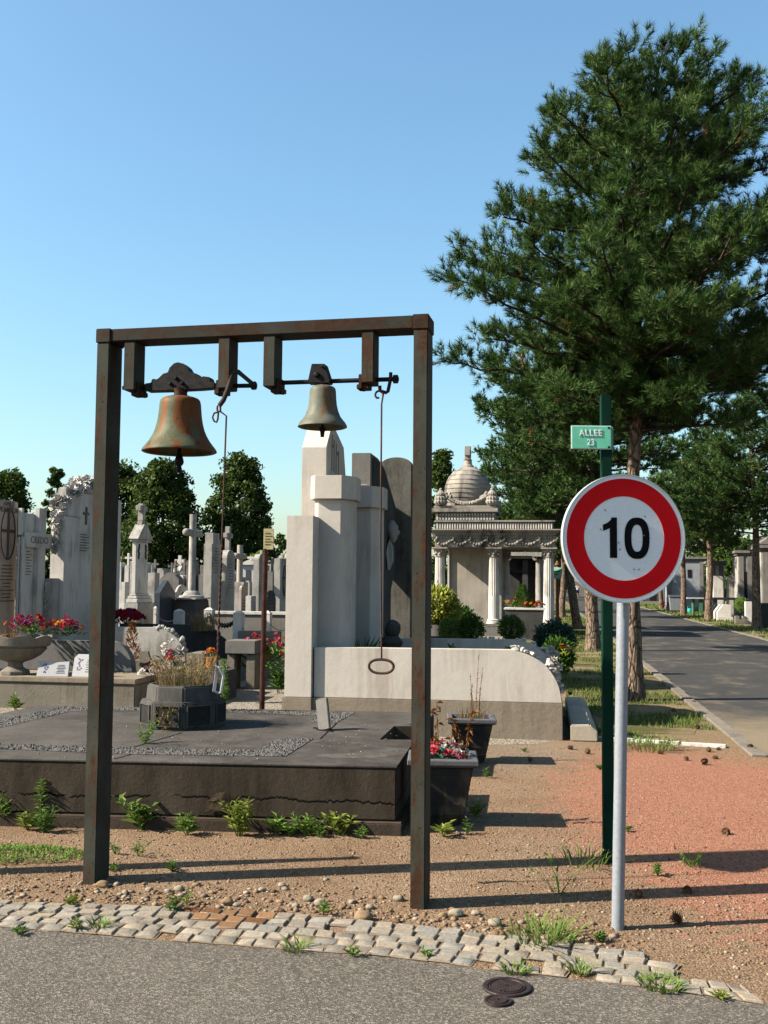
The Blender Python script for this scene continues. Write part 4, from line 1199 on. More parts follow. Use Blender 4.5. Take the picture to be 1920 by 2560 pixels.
def pine(label, base, seed, H=9.42, lean=(.3, 0), cx=(.08, .045), prof=None, n_limb=128, per=56, group=None, tr=.125, zmin=3.9, clear=None, shoot=1.0, wd=.0045):
    rd = random.Random(seed); bx, by = base[0], base[1]
    t = thing('pine_tree', label, 'pine tree', (bx, by, 0), group)
    prof = prof or [(4.3, 1.5), (4.9, 2.45), (5.6, 2.85), (6.5, 2.5), (7.4, 2.35), (8.2, 2.25), (8.8, 1.85), (9.1, 1.4), (9.3, .8)]
    zs, rs = [p[0] for p in prof], [p[1] for p in prof]
    def axis(z):
        f = max(0, z / H)
        return Vector((bx + lean[0] * f * f + .04 * math.sin(z * 1.3 + seed), by + lean[1] * f + .04 * math.cos(z * 1.1), z))
    tk = MB()
    pts = [axis(z) for z in np.linspace(-.1, H * .93, 26)]
    rr = [tr * (1.35 if i == 0 else 1.12 if i == 1 else 1) * (1 - .93 * (i / 25) ** 1.25) + .006 for i in range(26)]
    tk.tube(pts, rr, 16)
    for i, v in enumerate(tk.v):
        k = 1 + .10 * noise.noise(Vector(v) * 9); a = axis(v[2]); tk.v[i] = (a.x + (v[0] - a.x) * k, a.y + (v[1] - a.y) * k, v[2])
    obj('trunk', tk, M['bark'], t, smooth=60)
    lm = MB(); P, Dr, Ln = [], [], []
    ga = 2.39996
    for i in range(n_limb):
        f = (i + .5) / n_limb
        z = zmin + (H - zmin) * (f ** 1.03)
        R0 = np.interp(z, zs, rs); a = i * ga + rd.uniform(-.35, .35)
        q = rd.choice((1.0, 1.0, .97, .88, .72, .5, .34)) * rd.uniform(.9, 1.08)
        c = axis(z); c.x += cx[0] + (z - 5) * cx[1] - lean[0] * (z / H) ** 2 * .8
        tip = Vector((c.x + R0 * q * math.cos(a), c.y + R0 * q * math.sin(a), z + rd.uniform(-.15, .25)))
        zst = max(zmin * .82, min(H * .92, z - R0 * q * rd.uniform(.12, .42) + (.35 if z < 5.6 else 0)))
        st = axis(zst)
        ml = (tip - st).length
        mid = st.lerp(tip, .5) + Vector((0, 0, -.06 * ml + (.12 if z < 5.5 else 0)))
        n = 8; path = []
        for k in range(n + 1):
            u = k / n
            p = st * (1 - u) ** 2 + mid * 2 * u * (1 - u) + tip * u * u
            p += Vector((rd.gauss(0, .025), rd.gauss(0, .025), rd.gauss(0, .025))) * ml * .4 * (u > 0)
            path.append(p)
        r0 = .014 + .013 * ml
        lm.tube(path, [r0 * (1 - .85 * k / n) + .003 for k in range(n + 1)], 6)
        out = (tip - st); out.z *= .3; out.normalize()
        def spray(p, d, n_s, spr):
            for _ in range(n_s):
                e = Vector((rd.gauss(0, 1), rd.gauss(0, 1), rd.gauss(0, 1))) * spr
                dd = (d + e + Vector((0, 0, rd.uniform(.4, 1.5)))).normalized()
                P.append(tuple(p + e * .10)); Dr.append(tuple(dd)); Ln.append(rd.uniform(.09, .20) * shoot)
        spray(tip, out, 8, .5)
        m_ = max(5, int(ml * 5.2))
        for k in range(m_):
            u = 1 - .80 * (k + rd.random() * .6) / m_
            j = u * n; k0 = min(int(j), n - 1); p = path[k0].lerp(path[k0 + 1], j - k0)
            sd_ = out.cross(Vector((0, 0, 1))) * (1 if k % 2 else -1)
            bl = rd.uniform(.22, .62) * (1.35 - .75 * u) * min(1, ml / 1.6)
            dd = (out * rd.uniform(.4, 1.0) + sd_ * rd.uniform(.5, 1.1) + Vector((0, 0, rd.uniform(-.1, .65)))).normalized()
            e = p + dd * bl
            lm.tube([p, p.lerp(e, .5) + Vector((0, 0, -.03)), e], [.009, .007, .004], 4)
            for w_ in (.35, .7, 1.0):
                spray(p.lerp(e, w_), dd, 2 if w_ < 1 else 5, .6)
    obj('limbs', lm, M['limb'], t, smooth=60)
    P, Dr, Ln = np.array(P), np.array(Dr), np.array(Ln)
    V, F = needles(P, Dr, Ln, per, seed, wd=wd)
    mi = np.repeat((np.random.default_rng(seed + 1).uniform(0, 1, len(P)) < .006).astype(int), per)
    tri_obj('crown', V, F, [M['needle'], M['deadneedle']], t, mi=mi)
    return t, len(P)

pb_ = G(1582, 1752)
PIN, ns = pine('nearest tall pine with a broad dark crown, its trunk just right of the sign pole', (pb_.x, pb_.y), 33, group='pines along the alley')
print('shoots', ns)
p2 = G(1480, 1628)
PIN2, ns2 = pine('second pine, its bark orange at the foot, between the mausoleum and the speed sign', (p2.x, p2.y), 8, H=9.4, lean=(-.2, 0), cx=(0, .0), n_limb=84, per=22,
    prof=[(3.4, 1.5), (4.2, 1.9), (4.7, 2.6), (5.4, 2.95), (6.2, 2.9), (7.1, 2.6), (8.2, 2.0), (9.3, .6)], zmin=3.6, group='pines along the alley', tr=.17, wd=.012)
# the rest of the two rows stand at even distances behind
rowl = [(G(1447, 1573), 'third pine, its dark trunk leaning left toward the mausoleum', 1.0, 1.3), (Vector((9.2, 53.5, 0)), 'fourth pine of the left row, pale trunk left of the leaning one', .95, 2.5), (Vector((11.0, 66.5, 0)), 'fifth pine of the left row, thin pale trunk far down the alley', .9, 4.0)]
for c, lab, k, rz in rowl:
    o = copy_tree(PIN2, None, (c.x, c.y, 0), rz, k, lab)
    if 'leaning' in lab and 'third' in lab:
        o.rotation_euler = (Matrix.Rotation(R(-10), 3, 'Y') @ Matrix.Rotation(rz, 3, 'Z')).to_euler()
rowr = [(G(1893, 1572), 'pine with a reddish trunk at the right edge, before the grey chapel', 1.02, .6), (G(1774, 1551), 'pine left of the one at the right edge, its foliage level with the sign', 1.0, 2.2), (G(1709, 1538), 'pine just right of the sign, shading the wheelie bin', .95, 3.6), (G(1652, 1522), 'small distant pine in the right row, under the sign edge', .92, 5.1)]
for c, lab, k, rz in rowr:
    copy_tree(PIN2, None, (c.x, c.y, 0), rz, k, lab)

# ------------------------------------------------------------ broad-leaved trees behind
def leaves(c, n, size, seed):
    g_ = np.random.default_rng(seed)
    d = g_.normal(0, 1, (n, 3)); d /= np.linalg.norm(d, axis=1, keepdims=True)
    u = np.cross(d, g_.normal(0, 1, (n, 3))); u /= np.linalg.norm(u, axis=1, keepdims=True); v = np.cross(d, u)
    s_ = size * g_.uniform(.6, 1.3, (n, 1))
    V = np.stack([c - u * s_, c - v * s_ * .55, c + u * s_, c + v * s_ * .55], 1).reshape(-1, 3)
    return V, np.arange(4 * n).reshape(-1, 4)

def broad(label, c, r, h, z0, seed, n=12000, size=.125, clumps=170, group='trees beyond the graves', mat='tree_leaf', colm=1.0, pw=.5):
    n = int(n * 1.8)
    rd = np.random.default_rng(seed)
    t = thing('broadleaf_tree', label, 'tree', (c[0], c[1], 0), group)
    tk = MB(); tk.tube([(c[0], c[1], -.1), (c[0] + .1, c[1], h * .4), (c[0], c[1], h * .75)], [.03 * h + .05, .02 * h + .03, .03], 8)
    for i in range(7):
        a = rd.uniform(0, 6.28); q = r * .7
        tk.tube([(c[0], c[1], h * .35 + i * .2), (c[0] + q * math.cos(a), c[1] + q * math.sin(a), h * .55 + i * .3)], [.08, .02], 5)
    obj('trunk', tk, M['bark'], t, smooth=60)
    CC, RR = [], []
    for i in range(clumps):
        z = rd.uniform(0, 1); a = rd.uniform(0, 6.283); q = math.sqrt(rd.uniform(.15, 1))
        env = min(1.0, .72 + z * 1.4) * (1 - max(0, (z - .35) / .65) ** 2.2 * .80)
        CC.append((c[0] + r * env * q * math.cos(a), c[1] + r * env * q * math.sin(a), z0 + (h - z0) * z)); RR.append(r * rd.uniform(.16, .30))
    CC, RR = np.array(CC), np.array(RR)
    k = rd.integers(0, clumps, n)
    d = rd.normal(0, 1, (n, 3)); d /= np.linalg.norm(d, axis=1, keepdims=True)
    pos = CC[k] + d * (RR[k] * rd.uniform(.25, 1.25, n))[:, None] * np.array([1, 1, .8])
    V, F = leaves(pos, n, size, seed)
    tri_obj('crown', V, F, M[mat], t)
    return t
def bt(px0, px1, ytop, d, seed, label, z0=.6, **k):
    a, b = at(px0, 1300, d), at(px1, 1300, d); zt_ = at((px0 + px1) / 2, ytop, d).z
    broad(label, ((a.x + b.x) / 2, d), (b.x - a.x) / 2, zt_, z0, seed, **k)
bt(-60, 96, 1180, 62, 1, 'rounded dark tree at the left edge of the picture', n=10000)
bt(228, 300, 1172, 64, 12, 'dark tree filling the gap just right of the left post', n=9000, clumps=120)
bt(100, 178, 1168, 66, 2, 'narrow spindly tree behind the flower-carved monument', n=5000, clumps=80)
bt(190, 395, 1168, 60, 3, 'dense dark tree partly behind the left post', n=12000, clumps=140)
bt(305, 505, 1160, 57, 4, 'broad mid green tree below the large bell', n=16000, clumps=190)
bt(505, 692, 1146, 60, 5, 'tall dark isolated tree right of the pull rod of the large bell', n=16000, clumps=190)
bt(660, 730, 1335, 80, 6, 'low distant tree just left of the white tomb', n=2500, clumps=30)
bt(1040, 1165, 1135, 62, 7, 'dark tree showing beside the right post, left of the mausoleum dome', n=11000, clumps=130)
bt(270, 330, 1370, 40, 8, 'small bright green bush below the dark trees', n=1500, clumps=20, size=.12, mat='weed')
bt(610, 690, 1385, 55, 9, 'bright green bush behind the yellow notice post', n=1800, clumps=24, size=.14, mat='weed')
bt(1790, 1880, 1400, 85, 10, 'light green tree between the chapels across the alley', n=2600, clumps=30, mat='bush')
for i, (a, b, y, d) in enumerate(((1150, 1330, 1290, 110), (1300, 1420, 1330, 130), (1560, 1720, 1380, 150), (1690, 1960, 1360, 120))):
    bt(a, b, y, d, 30 + i, ('dark far tree behind the mausoleum portico', 'far tree between the mausoleum and the alley', 'far tree closing the alley behind the speed sign', 'far dark tree behind the chapels on the right')[i], n=8000, size=.3, clumps=110)
# grass on the verges
def blades(name, F, x0, x1, y0, y1, n, h, seed, dens=1.6, wd=.006):
    g_ = np.random.default_rng(seed)
    y = y0 + (y1 - y0) * g_.uniform(0, 1, n) ** dens; x = g_.uniform(x0, x1, n)
    keep = np.array([noise.noise(Vector((a * .9, b * .9, 3))) > -.05 for a, b in zip(x, y)]); x, y = x[keep], y[keep]; n = len(x)
    W_ = np.array([tuple(F.w(a, b, .004)) for a, b in zip(x, y)])
    a = g_.uniform(0, 6.283, n); H = h * g_.uniform(.35, 1.2, n); ln = g_.uniform(.2, 1.1, n)
    k = (1 + (y - y0) / 14)
    sd_ = np.stack([-np.sin(a), np.cos(a), 0 * a], 1) * (wd * k)[:, None]
    tip = W_ + np.stack([np.cos(a) * H * ln, np.sin(a) * H * ln, H], 1)
    V = np.stack([W_ - sd_, W_ + sd_, tip], 1).reshape(-1, 3)
    return tag(tri_obj(name, V, np.arange(3 * n).reshape(-1, 3), M['grass'], None, tuple(F.w(x0, y0))), None, None, None, 'stuff')
blades('grass', KL, -1.85, -.2, 1.3, 60, 22000, .075, 1, 1.9)
blades('grass', RK, .2, 4.4, -8, 60, 14000, .11, 2, 1.4, .014)
# ------------------------------------------------------------ tombs on the left and in the middle
def site(px0, px1, d, ang=AX):
    a = at(px0, 1500, d); f = Fr((a.x, a.y), ang)
    return f, f.hit(px1, 1500, 0)[0], (lambda y, yl=0.0: f.hit((px0 + px1) / 2, y, yl)[1])
def site2(px0, pxm, px1, d, ang=AX):
    """a monument that faces +x: px0..pxm is its narrow end, pxm..px1 its broad face"""
    a = at(px0, 1500, d); f = Fr((a.x, a.y), ang)
    w_ = f.hit(pxm, 1500, 0)[0]; D_ = f.hitx(px1, 1500, w_)[0]
    return f, w_, D_, f.sub(w_, 0, 0, 90), (lambda y, yl=0.0: f.hit(pxm, y, yl)[1])
def cross_y(s, cx, cy, z0, z1, w_, th, arm=.62):
    za = z0 + (z1 - z0) * arm
    s.bx(cx - th / 2, cx + th / 2, cy - th / 2, cy + th / 2, z0, z1)
    for sg in (-1, 1):
        s.bx(cx - th / 2 + .004, cx + th / 2 - .004, *sorted((cy + sg * (th / 2 + .001), cy + sg * w_ / 2)), za - th / 2, za + th / 2)
def cross_mb(s, cx, cy, z0, z1, w_, th, arm=.62, r=.0):
    """upright with arms, butted so that no faces coincide"""
    za = z0 + (z1 - z0) * arm
    s.bx(cx - th / 2, cx + th / 2, cy - th / 2, cy + th / 2, z0, z1)
    for sg in (-1, 1):
        s.bx(*sorted((cx + sg * (th / 2 + .001), cx + sg * w_ / 2)), cy - th / 2 + .004, cy + th / 2 - .004, za - th / 2, za + th / 2)
# tomb A: its plinth runs along the left edge
FA, wA, zA = site(-60, 343, 14.0)
t = thing('grave_plinth', 'low weathered concrete grave plinth at the left edge carrying the urn and plaques', 'grave', FA.w(wA / 2, .8))
s = MB(FA); s.bx(0, wA, 0, 2.2, -.05, zA(1698) - .05); obj('plinth', s, M['concrete'], t, .015)
s = MB(FA); s.bx(-.02, wA + .015, -.02, 2.2, zA(1698) - .047, zA(1694)); obj('ledge', s, M['base_stone'], t, .012)
ZA = zA(1694)
def low_wall(label, px0, px1, ytop, ybot, d, curve_px, mat, th=.14, roses=False, group='low curved grave walls'):
    f, w_, z_ = site(px0, px1, d)
    zt_, zb_ = f.hit(px1, ytop, 0)[1], max(-.05, f.hit(px1, ybot, 0)[1])
    x1 = w_; L_ = f.hit(px1 - curve_px, 1500, 0)[0]
    H_ = zt_ - zb_
    t = thing('grave_wall', label, 'grave wall', f.w(w_ / 2, th / 2), group)
    ar = [(L_ + (x1 - L_) * math.sin(a), zb_ + H_ * .12 + H_ * .88 * math.cos(a)) for a in np.linspace(0, math.pi / 2, 14)]
    s = MB(f); s.prism([(0, zb_)] + [(x1, zb_)] + ar[::-1] + [(0, zt_)], 0, th, 'y'); o = obj('wall', s, mat, t, .008)
    if roses:
        s = MB(f); rd = random.Random(int(px0))
        for i in range(40):
            q = ar[rd.randrange(1, 12)]
            s.blob((q[0] + rd.uniform(-.05, .03), th / 2 + rd.uniform(-.05, .05), q[1] + rd.uniform(-.01, .04)), rd.uniform(.02, .045), 1, .5, 3, i)
        obj('garland', s, mat, t, smooth=40)
    return f, t
m_blue = stone('wall_grey', (.24, .24, .245), (.34, .335, .33), 3, (.12, .12, .12), .5, .25)
low_wall('low grey wall with a rounded end behind the two white plaques and left post', -70, 335, 1604, 1680, 15.1, 60, m_blue)
low_wall('low grey wall with carved roses on its rounded end, behind the orange conifer', 230, 466, 1570, 1655, 16.2, 90, M['grey_stone'], roses=True)
low_wall('dark low wall with a long curved end between the dry grass and the red flowers', 300, 580, 1563, 1650, 19.0, 130, M['dark_stone'], roses=True)
# stone urn basin
c = FA.w(FA.hit(38, 1690, .30)[0], .30, ZA); k = 14.3 / FPX
t = thing('stone_urn', 'wide weathered stone urn with a scalloped rim at the left edge', 'urn', c)
s = MB(); s.lathe([(.20, 0), (.20, .05), (.16, .07), (.11, .10), (.10, .15), (.14, .19)], tuple(c), 8); obj('foot', s, M['concrete'], t, .006, 30)
s = MB(); n = 40
vs, fs = [], []
prof = [(.12, .17), (.24, .21), (.34, .27), (.40, .33), (.42, .36), (.40, .37), (.46, .40), (.48, .50), (.43, .50), (.41, .44)]
for r_, z in prof:
    for i in range(n):
        a = 2 * math.pi * i / n; zz = z + (.035 * abs(math.sin(a * 4)) if z > .48 else 0)
        vs.append((c.x + r_ * math.cos(a), c.y + r_ * math.sin(a) * .62, c.z + zz))
for j in range(len(prof) - 1):
    for i in range(n):
        q = (i + 1) % n; fs.append((j * n + i, j * n + q, (j + 1) * n + q, (j + 1) * n + i))
s.add(vs, fs); obj('bowl', s, M['concrete'], t, smooth=40)
s = MB(); s.add([(c.x + .42 * math.cos(a), c.y + .26 * math.sin(a), c.z + .46) for a in np.linspace(0, 6.283, 24, endpoint=False)], [tuple(range(24))]); obj('soil', s, M['soil'], t, fix=False)
bouquet('purple and orange flowers with dark leaves behind the stone urn', (c.x + .05, c.y + .38, c.z + .50), .36, .30, ['purple_petal', 'purple_petal', 'purple_petal', 'red_petal', 'orange_petal'], 44, 21, .045, lf=.12)
p = FA.w(FA.hit(150, 1580, .75)[0], .75, zA(1600)); bouquet('red and orange flower cushion beside the left post', (p.x + .12, p.y, p.z),   .22, .26, ['red_petal', 'orange_petal', 'purple_petal', 'pink_petal', 'red_petal'], 44, 22, .036, lf=.10)
tuft('dry_grass', 'few orange dry stems in the stone urn', 'dry grass', (c.x - .05, c.y - .05, c.z + .46), .2, .22, 40, [M['rustleaf']], seed=31)
# white marble plaques on the plinth
m_mar = stone('marble', (.74, .74, .76), (.86, .86, .86), 5, None, .3, .08, .35)
m_ink = plain('plaque_ink', (.16, .15, .22), .7, 0, .3)
def plaque(label, px0, px1, y0, y1, dy, lean, rz, book=False):
    x0 = FA.hit(px0, y1, dy)[0]; x1 = FA.hit(px1, y1, dy)[0]; h = FA.hit(px0, y0, dy)[1] - ZA; w_ = x1 - x0
    o = FA.w((x0 + x1) / 2, dy, ZA)
    t = thing('memorial_plaque', label, 'plaque', o, 'white plaques on the left grave')
    Mx = Matrix.Translation(o) @ Matrix.Rotation(R(AX + rz), 4, 'Z') @ Matrix.Rotation(R(-lean), 4, 'X')
    s = MB(Mx)
    if book:
        s.prism([(-w_ / 2, 0), (w_ / 2, 0), (w_ / 2 * .96, h), (.02, h * .92), (-w_ / 2 * .96, h)], 0, .03, 'y')
    else:
        s.prism([(-w_ / 2, 0), (w_ / 2, 0), (w_ / 2, h), (-w_ / 2 + .05, h), (-w_ / 2, h - .05)], 0, .03, 'y')
    obj('plate', s, m_mar, t, .004)
    s = MB(Mx)
    for i in range(6):
        z = h * (.72 - .10 * i); a = w_ * (.10 + .02 * (i % 3))
        s.bx(w_ * .24 - a, w_ * .24 + a, -.004, -.001, z, z + .007)
    obj('inscription', s, m_ink, t, fix=False)
    s = MB(Mx); rd = random.Random(int(px0))
    for i in range(16):
        s.blob((-w_ * .22 + rd.gauss(0, w_ * .05), -.002, h * rd.uniform(.25, .8)), (.012, .003, .012), 1, .3, 3, i)
    obj('floral_motif', s, plain('motif', (.30, .26, .42), .7, 0, .3), t)
plaque('white marble plaque shaped like an open book, left of the taller white plaque', 92, 168, 1650, 1690, .12, 22, 6, True)
plaque('taller white marble plaque with clipped corner leaning near the left post', 178, 232, 1634, 1690, .16, 14, -4)
# tall steles at the far left
def engrave(f, parent, rows, y=-.004):
    for (txt, x, z, size) in rows:
        text_mesh('inscription', txt, size, f, x, y, z, M['ink'], parent, 0, .85, .002)
M['ink'] = stone('engraving', (.20, .15, .12), (.26, .2, .16), 6, None)
f, w_, D_, fx, z_ = site2(-50, -22, 38, 15.8)
t = thing('stele', 'pinkish stele with a cross carved in an oval, cut by the picture edge', 'gravestone', f.w(w_ / 2, .5))
s = MB(f); s.bx(0, w_, 0, D_, -.05, z_(1246)); obj('slab', s, M['pink_stone'], t, .01)
zt = z_(1246); ym = D_ * .60; zc_ = zt - .52
s = MB(fx); s.tube([(ym + D_ * .30 * math.cos(a), -.002, zc_ + .40 * math.sin(a)) for a in np.linspace(0, 6.283, 40, endpoint=False)], .012, 5, True)
s.bx(ym - .03, ym + .03, -.010, -.001, zc_ - .39, zc_ + .39); s.bx(ym - D_ * .27, ym - .031, -.009, -.0012, zc_ + .02, zc_ + .07); s.bx(ym + .031, ym + D_ * .27, -.009, -.0012, zc_ + .02, zc_ + .07)
obj('emblem', s, M['ink'], t)
engrave(fx, t, [('FAMILLE', ym, zt - .06, .11), ('MONNETON', ym, zt - .15, .12)])
s = MB(fx); rd = random.Random(3)
for i in range(11):
    z = zc_ - .50 - i * .055; a = rd.uniform(.14, .34) * D_
    s.bx(ym - a, ym + a, -.004, -.001, z, z + .016)
obj('inscription', s, M['ink'], t, fix=False)
f, w_, D_, fx, z_ = site2(40, 63, 122, 16.2)
t = thing('stele', 'pale stele shaped as a relief cross with a fluted end and the word CREDO', 'gravestone', f.w(w_ / 2, .5))
s = MB(f); s.bx(.02, w_ - .05, .04, D_ - .12, -.05, z_(1282)); s.bx(0, w_ - .08, -.02, .039, z_(1338), z_(1270)); obj('slab', s, M['pale_stone'], t, .008)
s = MB(fx); za_, zb_ = z_(1368), z_(1330)
s.bx(D_ * .42, D_ * .72, -.03, .049, -.05, z_(1266)); s.bx(.002, D_ * .418, -.03, .048, za_, zb_); s.bx(D_ * .722, D_, -.03, .048, za_, zb_); obj('cross', s, M['pale_stone'], t, .006)
s = MB(f)
for i in range(4):
    s.bx(w_ * (.02 + .22 * i), w_ * (.16 + .22 * i), -.03 - .02 * (i % 2), .038, -.05, z_(1342))
obj('fluted_pier', s, M['pale_stone'], t, .004)
M['ink2'] = stone('engraving_pale', (.30, .26, .23), (.38, .34, .30), 6, None)
text_mesh('lettering', 'CREDO', .15, fx, D_ * .44, -.032, (za_ + zb_) / 2, M['ink2'], t, 0, 1.15, .003)
s = MB(fx)
for i in range(9):
    z = za_ - .07 - i * .045; s.bx(D_ * .05, D_ * (.26 + .07 * (i % 2)), .044, .049, z, z + .015)
    if i < 7:
        s.bx(D_ * .75, D_ * (.83 + .02 * (i % 3)), .044, .049, z, z + .014)
obj('inscription', s, M['ink2'], t, fix=False)
f, w_, D_, fx, z_ = site2(122, 158, 250, 17.0)
t = thing('stele', 'tall white monument with carved flowers spilling over its top, beside the left post', 'gravestone', f.w(w_ / 2, .5))
s = MB(f); s.bx(0, w_, 0, .55, -.05, z_(1290)); obj('pilaster', s, M['pale_stone'], t, .01)
s = MB(f); s.bx(.07, w_ - .06, .552, D_ + 1.0, -.05, z_(1222)); s.bx(.05, w_ - .03, .10, .70, z_(1290), z_(1216)); obj('slab', s, M['pale_stone'], t, .02)
s = MB(f); s.bx(-.10, w_ * .75, -.26, -.003, -.05, z_(1446)); obj('low_pier', s, M['grey_stone'], t, .01)
s = MB(f); rd = random.Random(9)
for i in range(18):                              # garland down the near end
    zz = z_(1284 + i * 5.6); s.rose((w_ * .5 + rd.uniform(-.06, .06), -.03, zz), .085 - .001 * i, (rd.uniform(-.4, .3), -1, .3), i)
for i in range(80):                              # the mass over the top
    u = rd.random(); y = .05 + u * (D_ * .9); z = z_(1280) + (z_(1196) - z_(1280)) * min(1, (u * 1.7 + .05)) ** .5
    s.rose((rd.uniform(.0, w_), y, z + rd.uniform(-.10, .06)), .11, (rd.uniform(-.6, .6), -.7, .7), 100 + i)
    if i % 2:
        s.blob((w_ * .5, y + .05, z - .06), .13, 1, .4, 2, i)
for i in range(10):
    s.rose((w_ * .32 + rd.uniform(-.05, .05), -.28, z_(1462 + i * 9)), .055, (0, -1, .2), 300 + i)
obj('carved_flowers', s, M['pale_stone'], t)
s = MB(fx); cross_mb(s, D_ * .62, .058, z_(1304), z_(1258), .22, .045); obj('carved_cross', s, M['ink2'], t)
s = MB(fx)
for i in range(7):
    z = z_(1332 + i * 7); s.bx(D_ * .40, D_ * (.66 + .06 * (i % 2)), .052, .058, z, z + .018)
obj('inscription', s, M['ink2'], t, fix=False)
# flowers, pots and small pieces between the left post and the path ------------
p = at(318, 1560, 18.2); bouquet('mass of deep red flowers just right of the left post', (p.x, p.y, p.z - .02), .30, .26, ['red_petal', 'red_petal', 'purple_petal'], 110, 41, .05)
p = at(328, 1652, 15.7); conifer('small rust orange dried conifer before the rose-carved wall', (p.x, p.y, p.z - .28), .20, .82, M['rustleaf'], 520, 6, lf=.075)
p = at(425, 1640, 15.0)
bouquet('white, red and green wreath leaning on the rounded wall end', (p.x, p.y, p.z - .2), .17, .42, ['white_petal', 'pink_petal', 'red_petal', 'white_petal'], 26, 42, .05, leafm='teal_leaf', lf=.14)
p = at(390, 1680, 14.2); bouquet('white and purple flowers lying flat behind the octagonal planter', (p.x, p.y, p.z - .04), .24, .11, ['white_petal', 'white_petal', 'purple_petal'], 44, 43, .04, leafm='blue_leaf')
f, w_, z_ = site(330, 470, 14.4)
s = MB(f); s.bx(0, w_, 0, 1.0, -.05, z_(1692)); tag(obj('grave_plinth', s, m_blue, bevel=.012), 'bluish low grave plinth under the flat white flowers', 'grave')
f, w_, z_ = site(352, 378, 15.0)
s = MB(f); s.prism([(0, z_(1668)), (w_ * 1.1, z_(1652)), (w_ * .8, z_(1628)), (0, z_(1628))], 0, .05); s.bx(-.1, w_ * 1.3, .051, .4, -.05, z_(1652))
tag(obj('stone_block', s, M['concrete'], bevel=.006), 'small slanted stone headpiece right of the orange conifer', 'stone')
f, w_, z_ = site(468, 515, 15.5); s = MB(f); s.bx(0, w_, 0, .6, -.05, z_(1634)); tag(obj('stone_block', s, M['concrete'], bevel=.01), 'low concrete block behind the orange flower pot', 'stone')
p = at(526, 1655, 14.6); zb_ = p.z
s = MB(); s.lathe([(.052, 0), (.066, .13), (.072, .13), (.072, .15)], (p.x, p.y, zb_ - .08), 16); t = thing('flower_pot', 'orange plastic flower pot with orange blooms on the grave edge', 'flower pot', (p.x, p.y, zb_ - .08))
obj('pot', s, plain('pot_orange', (.80, .30, .04), .5), t, smooth=40)
bouquet('orange blooms in the orange pot', (p.x, p.y, zb_ + .06), .10, .12, ['orange_petal', 'orange_petal', 'red_petal'], 12, 44, .035)
f, w_, z_ = site(500, 560, 14.8); s = MB(f); s.bx(0, w_, 0, .7, -.05, z_(1680)); tag(obj('stone_block', s, M['dark_stone'], bevel=.01), 'dark plinth edge under the orange flower pot', 'stone')
f, w_, z_ = site(565, 640, 16.5); t = thing('stone_trough', 'plain grey trough on two squat feet left of the yellow notice post', 'trough', f.w(w_ / 2, .2))
s = MB(f); s.bx(0, w_, 0, .5, z_(1635), z_(1602)); obj('bowl', s, M['wall_stone'], t, .01)
s = MB(f); s.bx(w_ * .68, w_ * .98, .05, .4, -.05, z_(1637)); obj('foot', s, M['concrete'], t, .01)
s = MB(f); s.bx(w_ * .04, w_ * .3, .05, .4, -.05, z_(1637)); obj('foot', s, M['concrete'], t, .01)
for a_, b_, lab, sd_ in ((635, 1600, 'red lilies with green stalks left of the yellow notice post', 1), (690, 1600, 'red and yellow lilies right of the yellow notice post', 2)):
    p = at(a_, 1625, 17.0); bouquet(lab, (p.x, p.y, p.z - .35), .26, .62, ['pink_petal', 'red_petal', 'orange_petal' if sd_ == 2 else 'pink_petal'], 26, 50 + sd_, .045, leafm='weed', lf=.22)
p = at(715, 1640, 16); weed('bushy dark green weed against the white tomb pillar', (p.x - .1, p.y, 0), .5, 7, seed=77, spread=.5, ll=.16, lw=.03, mats=M['bush'])
p = at(508, 1560, 18.5); tuft('dry_grass', 'straw coloured grass clump on the dark curved wall', 'dry grass', (p.x, p.y, p.z - .12), .20, .34, 300, [M['dry']], seed=8, heads=.5, wd=.004)
# rusty post with a yellow notice
pp = at(655, 1740, 13.2); FN = Fr((pp.x, pp.y), -6)
zt_ = FN.hit(664, 1372, 0); zt2 = FN.hit(668, 1322, 0)
t = thing('notice_post', 'slim rusty post with a small square yellow notice plate left of the white tomb', 'notice', (pp.x, pp.y, 0))
s = MB(FN); s.tube([(0, 0, -.1), (zt_[0], 0, zt_[1])], .034, 14); obj('post', s, plain('rust_brown', (.085, .04, .032), .8, .2, .5, 8, .4), t, smooth=50)
xa, xb = FN.hit(659, 1350, -.02)[0], FN.hit(678, 1350, -.02)[0]
s = MB(FN); s.bx(xa, xb + .03, -.03, -.005, zt_[1] - .01, zt2[1]); pl_ = obj('notice_plate', s, plain('old_yellow', (.66, .58, .32), .6, 0, .3, 10), t, .003)
s = MB(FN)
for i in range(5):
    z = zt_[1] + .05 + i * .035; s.bx(xa + .02, xb - .005 + .02 * (i % 2), -.034, -.031, z, z + .008)
obj('inscription', s, M['dark_stone'], pl_, fix=False)

